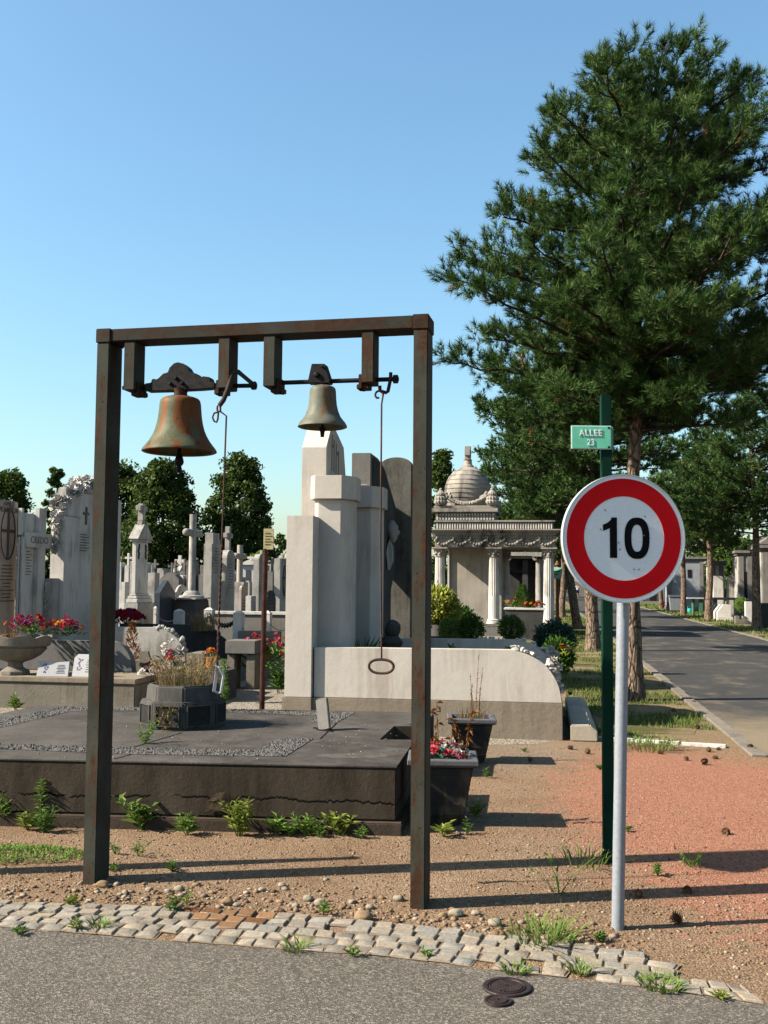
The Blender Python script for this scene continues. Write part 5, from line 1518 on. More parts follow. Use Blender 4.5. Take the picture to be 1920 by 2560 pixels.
# ------------------------------------------------------------ monuments further back
f, w_, D_, fx, z_ = site2(310, 345, 386, 26)
t = thing('pointed_tomb', 'streaked white tomb with steep gabled top and cross, right of the left post', 'tomb', f.w(w_ / 2, D_ / 2))
s = MB(f); s.bx(0, w_, 0, D_, -.05, z_(1508)); obj('plinth', s, M['grey_stone'], t, .01)
s = MB(f)
for a, y0, y1 in ((.03, 1508, 1497), (.06, 1497, 1490), (.10, 1490, 1484)):
    s.bx(a, w_ - a, a, D_ - a, z_(y0) + .002, z_(y1))
obj('moulding', s, M['pale_stone'], t, .015)
i_ = .13; s = MB(f); s.bx(i_, w_ - i_, i_, D_ - i_ * 1.5, z_(1484) + .002, z_(1354)); sh = obj('shaft', s, M['pale_stone'], t, .01)
s = MB(f); s.bx(i_ - .05, w_ - i_ + .05, i_ - .05, D_ - i_ + .05, z_(1354) + .002, z_(1347)); s.prism([(i_ - .09, z_(1347) + .002), (D_ - i_ + .09, z_(1347) + .002), (D_ * .58, z_(1308)), (D_ * .42, z_(1308))], i_ - .08, w_ - i_ + .08, 'x'); obj('gable', s, M['grey_stone'], t, .008)
s = MB(f); s.bx(w_ * .3, w_ * .7, D_ * .40, D_ * .60, z_(1312), z_(1299)); cross_y(s, w_ * .5, D_ * .5, z_(1299) + .002, z_(1255), .46, .15, .72); obj('cross', s, M['grey_stone'], t, .012)
s = MB(fx)
for xx in (.26, .68):
    for i in range(9):
        s.blob((D_ * xx + random.uniform(-.03, .03), i_ - .01, z_(1362 + i * 4)), (.05, .02, .04), 1, .4, 3, i)
obj('carving', s, M['dark_stone'], sh)
f, w_, z_ = site(452, 512, 25)
t = thing('stone_cross', 'tall rounded stone cross on a stepped dark base', 'cross', f.w(w_ / 2, .3))
xm = f.hit(481, 1400, .3)[0]; r_ = .085
s = MB(f); s.tube([(xm, .3, z_(1482)), (xm, .3, z_(1380)), (xm, .3, z_(1284))], [r_ * 1.05, r_, r_ * .98], 14); sh = obj('shaft', s, M['grey_stone'], t, smooth=50)
za_ = z_(1331); s = MB(f)
for sg in (-1, 1):
    s.tube([(xm, .3 + sg * r_ * .8, za_), (xm, .3 + sg * .50, za_), (xm, .3 + sg * .54, za_), (xm, .3 + sg * .57, za_)], [.09, .09, .075, .03], 12)
obj('arm', s, M['grey_stone'], t, smooth=50)
s = MB(f); s.lathe([(.30, z_(1494)), (.30, z_(1490)), (.22, z_(1488)), (.17, z_(1480)), (.12, z_(1477))], (xm, .3, 0), 16); s.bx(xm - .30, xm + .30, -.3, .9, z_(1498), z_(1494) - .002); obj('base', s, M['grey_stone'], t, smooth=30)
s = MB(f); s.frustum([(xm - .38, -.4), (xm + .38, -.4), (xm + .38, 1.0), (xm - .38, 1.0)], -.05, [(xm - .24, -.2), (xm + .24, -.2), (xm + .24, .85), (xm - .24, .85)], z_(1498) - .002); obj('rock_base', s, M['dark_stone'], t, .02)
def slab_stone(label, px0, pxm, px1, ytop, d, mat, top='flat', feats='', group='gravestones behind the low walls'):
    f, w_, D_, fx, z_ = site2(px0, pxm, px1, d)
    t = thing('gravestone', label, 'gravestone', f.w(w_ / 2, D_ / 2), group)
    zt = z_(ytop)
    s = MB(fx)
    if top == 'round':
        poly = [(0, -.05), (D_, -.05)] + [(D_ * .5 + D_ * .5 * math.cos(a), zt - D_ * .3 + D_ * .3 * math.sin(a)) for a in np.linspace(0, math.pi, 12)]
    elif top == 'step':
        poly = [(0, -.05), (D_, -.05), (D_, zt - .35), (D_ * .8, zt - .12), (D_ * .8, zt), (D_ * .12, zt), (D_ * .12, zt - .28), (0, zt - .28)]
    elif top == 'gable':
        poly = [(0, -.05), (D_, -.05), (D_, zt - D_ * .3), (D_ * .5, zt), (0, zt - D_ * .3)]
    elif top == 'clip':
        poly = [(0, -.05), (D_, -.05), (D_, zt - .14), (D_ * .7, zt), (0, zt)]
    else:
        poly = [(0, -.05), (D_, -.05), (D_, zt), (0, zt)]
    s.prism(poly, 0, w_); o = obj('slab', s, mat, t, .008)
    s = MB(f); s.bx(-.06, w_ + .10, -.06, D_ + .06, -.05, .25); obj('foot', s, M['grey_stone'], t, .01)
    if 'c' in feats:
        s = MB(fx); cross_mb(s, D_ * .5, -.002, zt - D_ * .95, zt - D_ * .22, D_ * .5, D_ * .10); obj('carved_cross', s, M['dark_stone'], o)
    if 't' in feats:
        s = MB(fx)
        for i in range(9):
            z = zt - .40 - i * .075; s.bx(D_ * .2, D_ * (.66 + .06 * (i % 3)), -.006, -.001, z, z + .022)
        obj('inscription', s, M['ink2'], o, fix=False)
    if 'x' in feats:
        s = MB(f); cross_y(s, w_ / 2, D_ / 2, zt - .01, zt + .62, .5, .13, .62); obj('cross', s, mat, t, .01)
    if 'e' in feats:
        s = MB(fx); s.tube([(D_ * .5 + D_ * .26 * math.cos(a), -.003, zt - .55 + .38 * math.sin(a)) for a in np.linspace(0, 6.283, 24, endpoint=False)], .025, 5, True); cross_mb(s, D_ * .5, -.003, zt - .86, zt - .25, .3, .05); obj('emblem', s, M['dark_stone'], o)
    if 'u' in feats:
        s = MB(f); s.lathe([(.10, .22), (.14, .3), (.07, .4), (.18, .65), (.20, .85), (.10, .98)], (w_ * .6, -.3, 0), 12); obj('urn', s, M['wall_stone'], t, smooth=40)
    return t
SS = slab_stone
SS('dark bluish polished headstone with faint ornaments right of the pointed tomb', 386, 400, 438, 1450, 24, stone('blue_granite', (.07, .09, .115), (.11, .13, .155), 9, None, .3, .1, .3), 'gable')
SS('tall grey stepped stele right of the tall round stone cross', 507, 528, 550, 1331, 26, M['grey_stone'], 'step', 't')
SS('grey stele with round shoulders and a small carved cross on top, behind the pull rod', 548, 566, 586, 1374, 27, M['grey_stone'], 'round', 'tx')
SS('squat old gravestone with a carved cross, left of the tall round stone cross', 436, 441, 470, 1462, 27, M['pale_stone'], 'round', 'c')
SS('grey stele with a rounded corner just left of the yellow notice post', 632, 647, 660, 1384, 28, M['grey_stone'], 'round', 't')
SS('pale broad stele with an oval emblem left of the white tomb', 684, 700, 723, 1396, 26, M['grey_stone'], 'clip', 'te')
SS('low pale headstone at the left foot of the pointed tomb', 283, 312, 322, 1455, 30, M['pale_stone'], 'flat')
SS('plain grey headstone between the pointed tomb and the bluish one', 368, 386, 398, 1432, 30, M['grey_stone'], 'flat')
SS('small pinkish upright stone with lettering, between two grey steles', 597, 604, 616, 1462, 26, M['pink_stone'], 'round', 't')
SS('small grey headstone fronted by an urn left of the notice post', 614, 628, 640, 1490, 25, M['pale_stone'], 'flat', 'u')
SS('dark panel stone in the shade by the notice post', 663, 668, 690, 1476, 25, M['dark_stone'], 'round', 't')
SS('small stepped stone far behind the bluish headstone', 470, 488, 506, 1440, 40, M['pale_stone'], 'step')
SS('distant grey stele between the white chapel and the notice post', 672, 688, 700, 1408, 38, M['grey_stone'], 'flat', 'c')
# round cross no. 2 on a pier
f, w_, z_ = site(578, 612, 30); xm = w_ * .45
t = thing('stone_cross', 'shorter rounded stone cross on a square pier, right of the pull rod', 'cross', f.w(xm, .2))
s = MB(f); s.bx(xm - .2, xm + .2, 0, .4, -.05, z_(1455)); obj('pier', s, M['grey_stone'], t, .02)
s = MB(f); s.tube([(xm, .2, z_(1455)), (xm, .2, z_(1362))], [.09, .085], 12); obj('shaft', s, M['old_stone'], t, smooth=50)
s = MB(f)
for sg in (-1, 1):
    s.tube([(xm, .2 + sg * .06, z_(1390)), (xm, .2 + sg * .46, z_(1390)), (xm, .2 + sg * .50, z_(1390))], [.085, .085, .03], 10)
obj('arm', s, M['old_stone'], t, smooth=50)
# small white chapel and rock grotto further away
f, w_, z_ = site(600, 645, 42); t = thing('white_chapel', 'small white chapel with a low gable and a cross, right of the shorter stone cross', 'chapel', f.w(w_ / 2, .8))
s = MB(f); s.bx(0, w_, 0, 1.6, -.05, z_(1412)); s.cm = 0; obj('wall', s, stone('lime_white', (.85, .86, .9), (.95, .95, .98), 3, None, .3, .1), t, .02)
s = MB(f); s.prism([(-.1, z_(1412)), (w_ + .1, z_(1412)), (w_ / 2, z_(1399))], -.1, 1.7); obj('roof', s, M['pale_stone'], t)
s = MB(f); cross_mb(s, w_ / 2, .2, z_(1400), z_(1390), .3, .08); obj('cross', s, M['pale_stone'], t)
s = MB(f); s.bx(w_ * .3, w_ * .55, -.02, -.002, .2, z_(1425)); obj('doorway', s, M['dark_stone'], t)
f, w_, z_ = site(408, 470, 44); t = thing('grotto_tomb', 'rockwork tomb with a rounded roof and small cross, behind the bluish headstone', 'tomb', f.w(w_ / 2, .8))
s = MB(f)
for i in range(40):
    a = random.uniform(0, math.pi); rr = random.uniform(.5, 1)
    s.blob((w_ * .5 + w_ * .5 * rr * math.cos(a), random.uniform(0, .6), max(.1, z_(1420) * rr * math.sin(a))), random.uniform(.16, .3), 1, .5, 2, i)
obj('rockwork', s, M['grey_stone'], t)
s = MB(f); cross_mb(s, w_ * .55, .3, z_(1425), z_(1388), .45, .13); obj('cross', s, M['pale_stone'], t)
f, w_, z_ = site(413, 432, 31); t = thing('stone_cross', 'small trefoil cross on a curved pediment above the bluish headstone', 'cross', f.w(w_ / 2, .2))
s = MB(f); s.prism([(-w_ * .8, -.05), (w_ * 1.8, -.05), (w_ * 1.8, z_(1448)), (w_ * 1.2, z_(1436)), (w_ * .5, z_(1430)), (-w_ * .2, z_(1436)), (-w_ * .8, z_(1448))], 0, .4); obj('pediment', s, M['wall_stone'], t, .02)
s = MB(f); cross_mb(s, w_ * .5, .2, z_(1432), z_(1406), w_ * 1.0, w_ * .28); obj('cross', s, M['wall_stone'], t, .01)
# far rows, each stone its own
FARL = ('grey headstone in the far rows of graves', 'pale headstone in the far rows of graves', 'far gravestone topped with a little cross', 'weathered rounded headstone in the far rows')
gen = random.Random(5)
k = 0
for d in (34, 39, 46, 52):
    x = 262
    while x < 722:
        w_ = gen.uniform(11, 22) * 34 / d + 4
        if gen.random() < .72:
            yt = 1456 - gen.uniform(-.35, 1.1) * FPX / d * .5 - 14
            kind = gen.choice((('flat', ''), ('round', ''), ('gable', 'x'), ('clip', 't')))
            f, ww, z_ = site(x, x + w_, d)
            i_ = {'flat': 0, 'round': 3, 'gable': 2, 'clip': 1}[kind[0]]
            s = MB(f); zt = max(.5, z_(yt)); th = ww * gen.uniform(1.2, 2.2); ww *= .72
            if kind[0] == 'round':
                s.prism([(0, -.05), (ww, -.05)] + [(ww * .5 + ww * .5 * math.cos(a), zt - ww * .3 + ww * .3 * math.sin(a)) for a in np.linspace(0, math.pi, 8)], 0, th)
            elif kind[0] == 'gable':
                s.prism([(0, -.05), (ww, -.05), (ww, zt - ww * .3), (ww * .5, zt), (0, zt - ww * .3)], 0, th); cross_mb(s, ww / 2, th / 2, zt - .02, zt + .45, .28, .08)
            else:
                s.prism([(0, -.05), (ww, -.05), (ww, zt - (.1 if kind[0] == 'clip' else 0)), (ww * .8, zt), (0, zt)], 0, th)
            s.bx(-ww * .1, ww * 1.1, -.5, -.002, -.05, .35)
            tag(obj('gravestone', s, gen.choice([M['grey_stone'], M['pale_stone'], M['wall_stone'], M['pale_stone']]), bevel=.01, seg=1), FARL[i_], 'gravestone', 'far rows of graves ' + ('flat', 'clip', 'gable', 'round')[i_])
            k += 1
        x += w_ + gen.uniform(1, 8)
# chain posts and the low pale wall behind them
f, w_, z_ = site(528, 740, 21); t = thing('grave_wall', 'long low pale wall with a coping behind the chain posts', 'grave wall', f.w(w_ / 2, .1))
s = MB(f); s.bx(0, w_, 0, .2, -.05, z_(1537)); obj('wall', s, M['wall_stone'], t, .008)
s = MB(f); s.bx(-.02, w_, -.03, .23, z_(1537) + .002, z_(1529)); obj('coping', s, M['pale_stone'], t, .008)
f, w_, z_ = site(596, 700, 18); s = MB(f); s.bx(0, w_, 0, .14, -.05, z_(1578)); tag(obj('grave_wall', s, M['wall_stone'], bevel=.008), 'short low kerb between the chain posts and the red lilies', 'grave wall')
posts = []
cp = None
for i, (a, b, y, d, lab) in enumerate(((434, 456, 1526, 19.5, 'squat square stone chain post left of the pull rod'), (583, 606, 1530, 18.2, 'square stone chain post between the pull rod and the notice post'), (655, 676, 1530, 18.0, 'square stone chain post hidden partly by the notice post'), (510, 532, 1522, 20.5, 'square stone chain post beside the dry grass clump'), (384, 392, 1518, 20, 'slim chain post at the foot of the bluish headstone'))):
    f, w_, z_ = site(a, b, d); c = f.w(w_ / 2, w_ / 2); zt = z_(y)
    t = thing('chain_post', lab, 'chain post', c, 'chain posts'); s = MB(f); s.bx(0, w_, 0, w_, -.05, zt - .03); obj('shaft', s, M['pale_stone'], t, .008)
    s = MB(f); s.frustum([(-.006, -.006), (w_ + .006, -.006), (w_ + .006, w_ + .006), (-.006, w_ + .006)], zt - .028, [(w_ * .3, w_ * .3), (w_ * .7, w_ * .3), (w_ * .7, w_ * .7), (w_ * .3, w_ * .7)], zt + .02); obj('cap', s, M['pale_stone'], t, .004)
    posts.append((c, zt))
def chain(label, a, b, sag, n=22):
    s = MB(); A, B = Vector(a), Vector(b)
    for i in range(n):
        u = (i + .5) / n; p = A.lerp(B, u) + Vector((0, 0, -sag * 4 * u * (1 - u)))
        q = A.lerp(B, u + .01) + Vector((0, 0, -sag * 4 * (u + .01) * (1 - u - .01))); d = (q - p).normalized(); L_ = (B - A).length / n * .72
        nrm = Vector((0, 0, 1)).cross(d).normalized() if i % 2 else d.cross(Vector((0, 0, 1)).cross(d)).normalized()
        s.tube([p + d * L_ * math.cos(x) + nrm * L_ * .45 * math.sin(x) for x in np.linspace(0, 6.283, 10, endpoint=False)], L_ * .2, 4, True)
    return tag(obj('chain', s, M['iron'], smooth=60), label, 'chain')
P_ = lambda i: (posts[i][0].x, posts[i][0].y - .05, posts[i][1] - .12)
chain('iron chain hanging between the square post and the notice post', P_(1), P_(2), .32)
chain('iron chain from the squat post to the post by the dry grass', P_(0), P_(3), .2)
chain('iron chain from the post by the dry grass to the middle post', P_(3), P_(1), .16)
chain('thin chain left of the squat square post', P_(4), P_(0), .12)
e = at(730, 1560, 18); chain('iron chain right of the notice post', P_(2), (e.x, e.y, e.z), .15)
# weeds along the left plinth
for i, (a, b, h, sd_) in enumerate(((255, 1752, .28, 3), (310, 1755, .32, 4), (40, 1775, .2, 5), (225, 1752, .2, 6), (360, 1750, .3, 7), (640, 1700, .25, 8), (690, 1690, .22, 9))):
    p = G(a, b); weed(('leafy weed against the left grave plinth', 'larger leafy weed at the corner of the left grave plinth', 'low weed beside the slab edge at the far left', 'small weed right below the white plaques', 'dark green weed behind the octagonal planter', 'green weed at the gravel path edge by the notice post', 'green weed behind the notice post')[i], (p.x, p.y, 0), h, 5, seed=sd_ * 13, spread=.7, ll=.11, lw=.03)
# ------------------------------------------------------------ graves behind the white tomb
m_pit = stone('pitted_concrete', (.20, .185, .16), (.31, .29, .25), 5, (.07, .065, .06), .9, .5)
f, w_, z_ = site(949, 1027, 19); t = thing('stele', 'plain weathered concrete stele with a rounded top behind the right post', 'gravestone', f.w(w_ / 2, .1))
zt = z_(1143); s = MB(f); s.prism([(0, -.05), (w_, -.05)] + [(w_ / 2 + w_ / 2 * math.cos(a), zt - .14 + .14 * math.sin(a)) for a in np.linspace(0, math.pi, 18)], 0, .22); obj('slab', s, m_pit, t, .012)
f, w_, D_, fx, z_ = site2(876, 924, 1004, 16.2)
t = thing('stele', 'dark coffin-shaped stele with a sculpted head, in shade behind the white columns', 'gravestone', f.w(w_ / 2, D_ / 2))
zt = z_(1132); zz = lambda y: f.hit(960, y, .6)[1]
s = MB(fx); s.prism([(0, -.05), (D_ * .62, -.05), (D_ * .62, zz(1480)), (D_, zz(1296)), (D_ * .38, zt - .08), (D_ * .2, zt), (0, zt)], 0, w_); obj('slab', s, M['wall_stone'], t, .008)
s = MB(fx); s.prism([(D_ * .04, .6), (D_ * .58, .6), (D_ * .58, zz(1480)), (D_ * .94, zz(1296)), (D_ * .36, zt - .14), (D_ * .2, zt - .06), (D_ * .04, zt - .06)], -.02, -.002); obj('face_panel', s, M['dark_stone'], t, .004)
s = MB(fx); q = (D_ * .5, -.08, zz(1320)); s.blob(q, (.16, .10, .2), 2, .3, 2, 3); s.blob((q[0], -.15, q[2] - .02), (.05, .07, .07), 1, .2, 2, 1); s.blob((q[0] - .02, -.04, q[2] - .38), (.3, .06, .26), 2, .4, 2, 4); s.blob((q[0] + .12, -.1, q[2] - .05), (.09, .04, .035), 1, .3, 2, 6)
obj('relief_head', s, M['grey_stone'], t, smooth=60)
# folded near-end panels; their sunlit look is put into paler stone and tilt
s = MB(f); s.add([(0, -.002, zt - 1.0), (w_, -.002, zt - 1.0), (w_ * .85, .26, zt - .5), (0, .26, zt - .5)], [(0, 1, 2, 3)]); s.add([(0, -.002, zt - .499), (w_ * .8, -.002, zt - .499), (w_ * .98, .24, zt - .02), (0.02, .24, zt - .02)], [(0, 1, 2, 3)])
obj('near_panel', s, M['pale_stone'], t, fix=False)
# ------------------------------------------------------------ the domed mausoleum
FMd = 34.0
f, w_, z_ = site(1085, 1392, FMd)
x_ = lambda px, yl=0.0: f.hit(px, 1450, yl)[0]
t = thing('mausoleum', 'ornate old stone mausoleum with a ribbed dome, fluted columns and an open portico', 'mausoleum', f.w(w_ / 2, 1.8))
DM = 3.4
zB = z_(1600); zBase = z_(1560); zCap = z_(1368)
c1, c2, c3 = (x_(1098), .25), (x_(1234), .25), (x_(1372), .25)
s = MB(f); s.bx(x_(1090), w_ + .1, -.02, DM, -.05, .30); s.bx(x_(1288), x_(1352), -.9, -.022, -.05, .12); s.bx(x_(1288), x_(1352), -.6, -.022, .121, .22); obj('steps', s, M['wall_stone'], t, .01)
def mcol(cx, cy, par, k=1.0):
    r_ = .185 * k
    s = MB(f); s.bx(cx - r_ * 1.35, cx + r_ * 1.35, cy - r_ * 1.35, cy + r_ * 1.35, .302, zBase); p = obj('pedestal', s, M['wall_stone'], par, .01)
    s = MB(f); s.lathe([(r_ * 1.3, zBase + .002), (r_ * 1.3, zBase + .06), (r_ * 1.1, zBase + .08), (r_ * 1.2, zBase + .12), (r_, zBase + .16)], (cx, cy, 0), 20); obj('column_base', s, M['pale_stone'], p, smooth=40)
    zk = zBase + (zCap - zBase) * .36
    s = MB(f); s.lathe([(r_ * .96, zBase + .16), (r_ * .95, zk)], (cx, cy, 0), 40, flute=1, fd=.03); s.lathe([(r_ * .95, zk + .002), (r_ * .84, zCap - .32)], (cx, cy, 0), 40, flute=1, fd=.12); obj('shaft', s, M['pale_stone'], p)
    s = MB(f); s.lathe([(r_ * .85, zCap - .32), (r_ * .95, zCap - .30), (r_ * .9, zCap - .22), (r_ * 1.15, zCap - .08), (r_ * 1.25, zCap - .05)], (cx, cy, 0), 20)
    for i in range(16):
        a = i * math.pi / 8; s.blob((cx + r_ * 1.05 * math.cos(a), cy + r_ * 1.05 * math.sin(a), zCap - (.12 if i % 2 else .22)), .05, 1, .4, 3, i)
    s.bx(cx - r_ * 1.4, cx + r_ * 1.4, cy - r_ * 1.4, cy + r_ * 1.4, zCap - .048, zCap); obj('capital', s, M['old_stone'], p)
for cx, cy in (c1, c2, c3, (c3[0], DM - .3), (c2[0] + .25, DM - .3)):
    mcol(cx, cy, t)
# cella walls (left, closed)
xw0, xw1 = x_(1112), x_(1230)
s = MB(f); s.bx(xw0, xw1 + .25, 1.5, 1.75, .302, zCap); s.bx(xw1 + .02, xw1 + .25, 1.752, DM - .5, .302, zCap); s.bx(xw0, xw0 + .2, 1.752, DM, .302, zCap); s.bx(xw0 + .202, xw1 - .102, DM - .3, DM, .302, zCap); obj('wall', s, stone('render', (.66, .585, .49), (.80, .71, .60), 2, (.30, .26, .2), .5, .15), t, .006)
s = MB(f); s.bx(x_(1109), x_(1114), 1.41, 1.498, .302, zCap); obj('pilaster', s, M['pale_stone'], t, .01)
# entablature
za = z_(1363); xl, xr = x_(1087), x_(1389)
s = MB(f); s.bx(xl, xr, .02, DM, zCap + .002, z_(1338)); ent = obj('architrave', s, M['old_stone'], t, .01)
s = MB(f); rd = random.Random(2); n = 44
for i in range(n):
    u = (i + .5) / n; x = xl + (xr - xl) * u; ph = (u * 7) % 1; z = zCap + .09 + .17 * (4 * (ph - .5) ** 2)
    s.blob((x, .0, z), (.065, .06, .06), 1, .5, 3, i)
    s.blob((x, .0, zCap + .31), (.04, .05, .035), 1, .4, 3, i + 50)
for i in range(8):
    x = xl + (xr - xl) * i / 7; s.rose((x, -.03, zCap + .28), .10, (0, -1, .1), i)
obj('garland_frieze', s, M['old_stone'], ent)
s = MB(f)
for a, y0, y1 in ((.04, 1338, 1332), (.12, 1332, 1327), (.20, 1327, 1323)):
    s.bx(xl - a, xr + a, .02 - a, DM + a, z_(y0) + .002, z_(y1))
obj('cornice', s, M['old_stone'], t, .012)
s = MB(f); s.bx(xl + .02, xr - .05, .10, DM - .1, z_(1323) + .002, z_(1305)); s.bx(xl - .03, xr + .0, .02, DM - .02, z_(1305) + .002, z_(1300.5)); fz = obj('attic', s, M['old_stone'], t, .01)
s = MB(f); n = 46
for i in range(n):
    x = xl + .08 + (xr - xl - .2) * i / (n - 1)
    s.bx(x - .022, x + .022, .055, .099, z_(1322), z_(1307))
tag(obj('fluting', s, M['pale_stone'], fz, .008, seg=1), None, None, None)
# dome block
dl, dr = x_(1086), x_(1237)
s = MB(f); s.bx(dl + .02, dr - .0, .12, 2.2, z_(1300.5) + .002, z_(1280)); s.bx(dl - .10, dr + .10, -.02, 2.35, z_(1280) + .002, z_(1270)); s.bx(dl - .04, dr + .04, .05, 2.28, z_(1270) + .002, z_(1263)); bl = obj('dome_base', s, M['old_stone'], t, .012)
s = MB(f); n = 20
for i in range(n):
    x = dl + .08 + (dr - dl - .14) * i / (n - 1)
    s.blob((x, .10, z_(1286)), (.038, .05, .05), 1, .1, 2, i); s.bx(x - .028, x + .028, .07, .118, z_(1299), z_(1292))
obj('bead_moulding', s, M['pale_stone'], bl)
cx, cy = (dl + dr) / 2 + .02, 1.13
rD = (x_(1226) - x_(1107)) / 2; z0 = z_(1262); zT = z_(1158)
s = MB(f); prof = []; nb = 9
for i in range(nb):
    u0, u1 = i / nb, (i + 1) / nb
    R_ = lambda u: rD * (1 - u ** 2.9) ** .6 + .12 * u
    zz = lambda u: z0 + (zT - z0) * u
    prof += [(R_(u0) * 1.0 + .0, zz(u0)), (R_(u0 + (u1 - u0) * .9) + .012, zz(u0 + (u1 - u0) * .93)), (R_(u1) + .035, zz(u1) - .006)]
s.lathe(prof, (cx, cy, 0), 48); obj('dome', s, M['old_stone'], t, smooth=25)
s = MB(f); s.lathe([(.22, zT - .03), (.20, zT + .05), (.15, zT + .08), (.13, zT + .22), (.16, zT + .25)], (cx, cy, 0), 12); s.bx(cx - .10, cx + .10, cy - .10, cy + .10, zT + .252, z_(1104)); 
for sg in (-1, 1):
    s.bx(cx - .09, cx + .09, *sorted((cy + sg * .102, cy + sg * .30)), z_(1122) - .1, z_(1122) + .1)
obj('cross', s, M['old_stone'], t, .01)
for ux, uy in ((dl + .18, .15), (dr - .10, .15), (dl + .18, 2.1), (dr - .10, 2.1)):
    s = MB(f); s.lathe([(.16, z0), (.22, z0 + .07), (.235, z0 + .12), (.20, z0 + .17), (.215, z0 + .21), (.20, z0 + .27), (.13, z0 + .31), (.165, z0 + .34), (.15, z0 + .40), (.08, z0 + .47), (.05, z0 + .50), (.055, z0 + .54), (.02, z0 + .57)], (ux, uy, 0), 28, flute=1, fd=.09)
    obj('urn_finial', s, M['old_stone'], t)
s = MB(f)
for i in range(40):
    u = i / 39; x = dl + .35 + (dr - dl - .62) * u; s.blob((x, .12 + .0 * u, z0 + .30 - .25 * (1 - (2 * u - 1) ** 2)), .075, 1, .4, 3, i)
for ux in (dl + .42, dr - .35):
    for i in range(6):
        s.blob((ux + random.uniform(-.12, .12), .14, z0 + .25 + random.uniform(-.05, .15)), .07, 1, .5, 3, i)
obj('garland', s, M['old_stone'], t)
# inside the portico: the far colonnade and a tomb chest with flowers
f2, w2, z2 = site(1258, 1362, 39.0)
t = thing('chapel', 'dark weathered chapel front with ionic columns seen through the mausoleum portico', 'chapel', f2.w(w2 / 2, 1))
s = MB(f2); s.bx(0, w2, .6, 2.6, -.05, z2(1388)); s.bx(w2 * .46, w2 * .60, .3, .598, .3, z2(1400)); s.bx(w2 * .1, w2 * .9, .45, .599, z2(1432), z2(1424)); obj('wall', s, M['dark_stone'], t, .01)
s = MB(f2); s.bx(-.1, w2 + .2, .1, 2.7, z2(1390), z2(1380)); s.bx(.1, w2, .2, .59, z2(1396), z2(1390) - .002); obj('cornice', s, M['grey_stone'], t, .01)
for u in (.02, .88):
    s = MB(f2); s.lathe([(.2, .05), (.17, .2), (.15, z2(1402)), (.2, z2(1398))], (w2 * u, .25, 0), 16)
    for sg in (-1, 1):
        s.tube([(w2 * u + sg * .18, .05, z2(1395)), (w2 * u + sg * .18, .45, z2(1395))], .09, 10)
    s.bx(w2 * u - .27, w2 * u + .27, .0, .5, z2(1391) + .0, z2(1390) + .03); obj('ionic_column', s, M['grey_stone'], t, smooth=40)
p = f.w(x_(1320, -1.2), -1.2); 
f3, w3, z3 = site(1262, 1360, 32.0)
t = thing('tomb_chest', 'dark low tomb chest with a pale rim in front of the portico steps', 'tomb', f3.w(w3 / 2, .4))
s = MB(f3); s.frustum([(.15, 0), (w3 - .1, 0), (w3 - .1, .8), (.15, .8)], -.05, [(0, -.05), (w3, -.05), (w3, .85), (0, .85)], z3(1525)); obj('chest', s, M['dark_stone'], t, .01)
s = MB(f3); s.bx(-.03, w3 + .03, -.08, .88, z3(1525) + .002, z3(1520)); obj('rim', s, M['pale_stone'], t, .01)
p = f3.w(w3 * .45, .4, z3(1520)); conifer('small dark cone-shaped conifer in the tomb chest under the portico', tuple(p), .34, .66, M['bush'], 700, 11, lf=.12)
p = f3.w(w3 * .22, .35, z3(1520)); bouquet('yellow green foliage and red blooms left of the portico conifer', tuple(p), .3, .3, ['orange_petal', 'red_petal'], 14, 61, .05, leafm='lime', lf=.16)
p = f3.w(w3 * .72, .3, z3(1520)); bouquet('red begonias right of the portico conifer', tuple(p), .36, .22, ['red_petal', 'orange_petal', 'red_petal'], 50, 62, .05, leafm='bush', lf=.1)
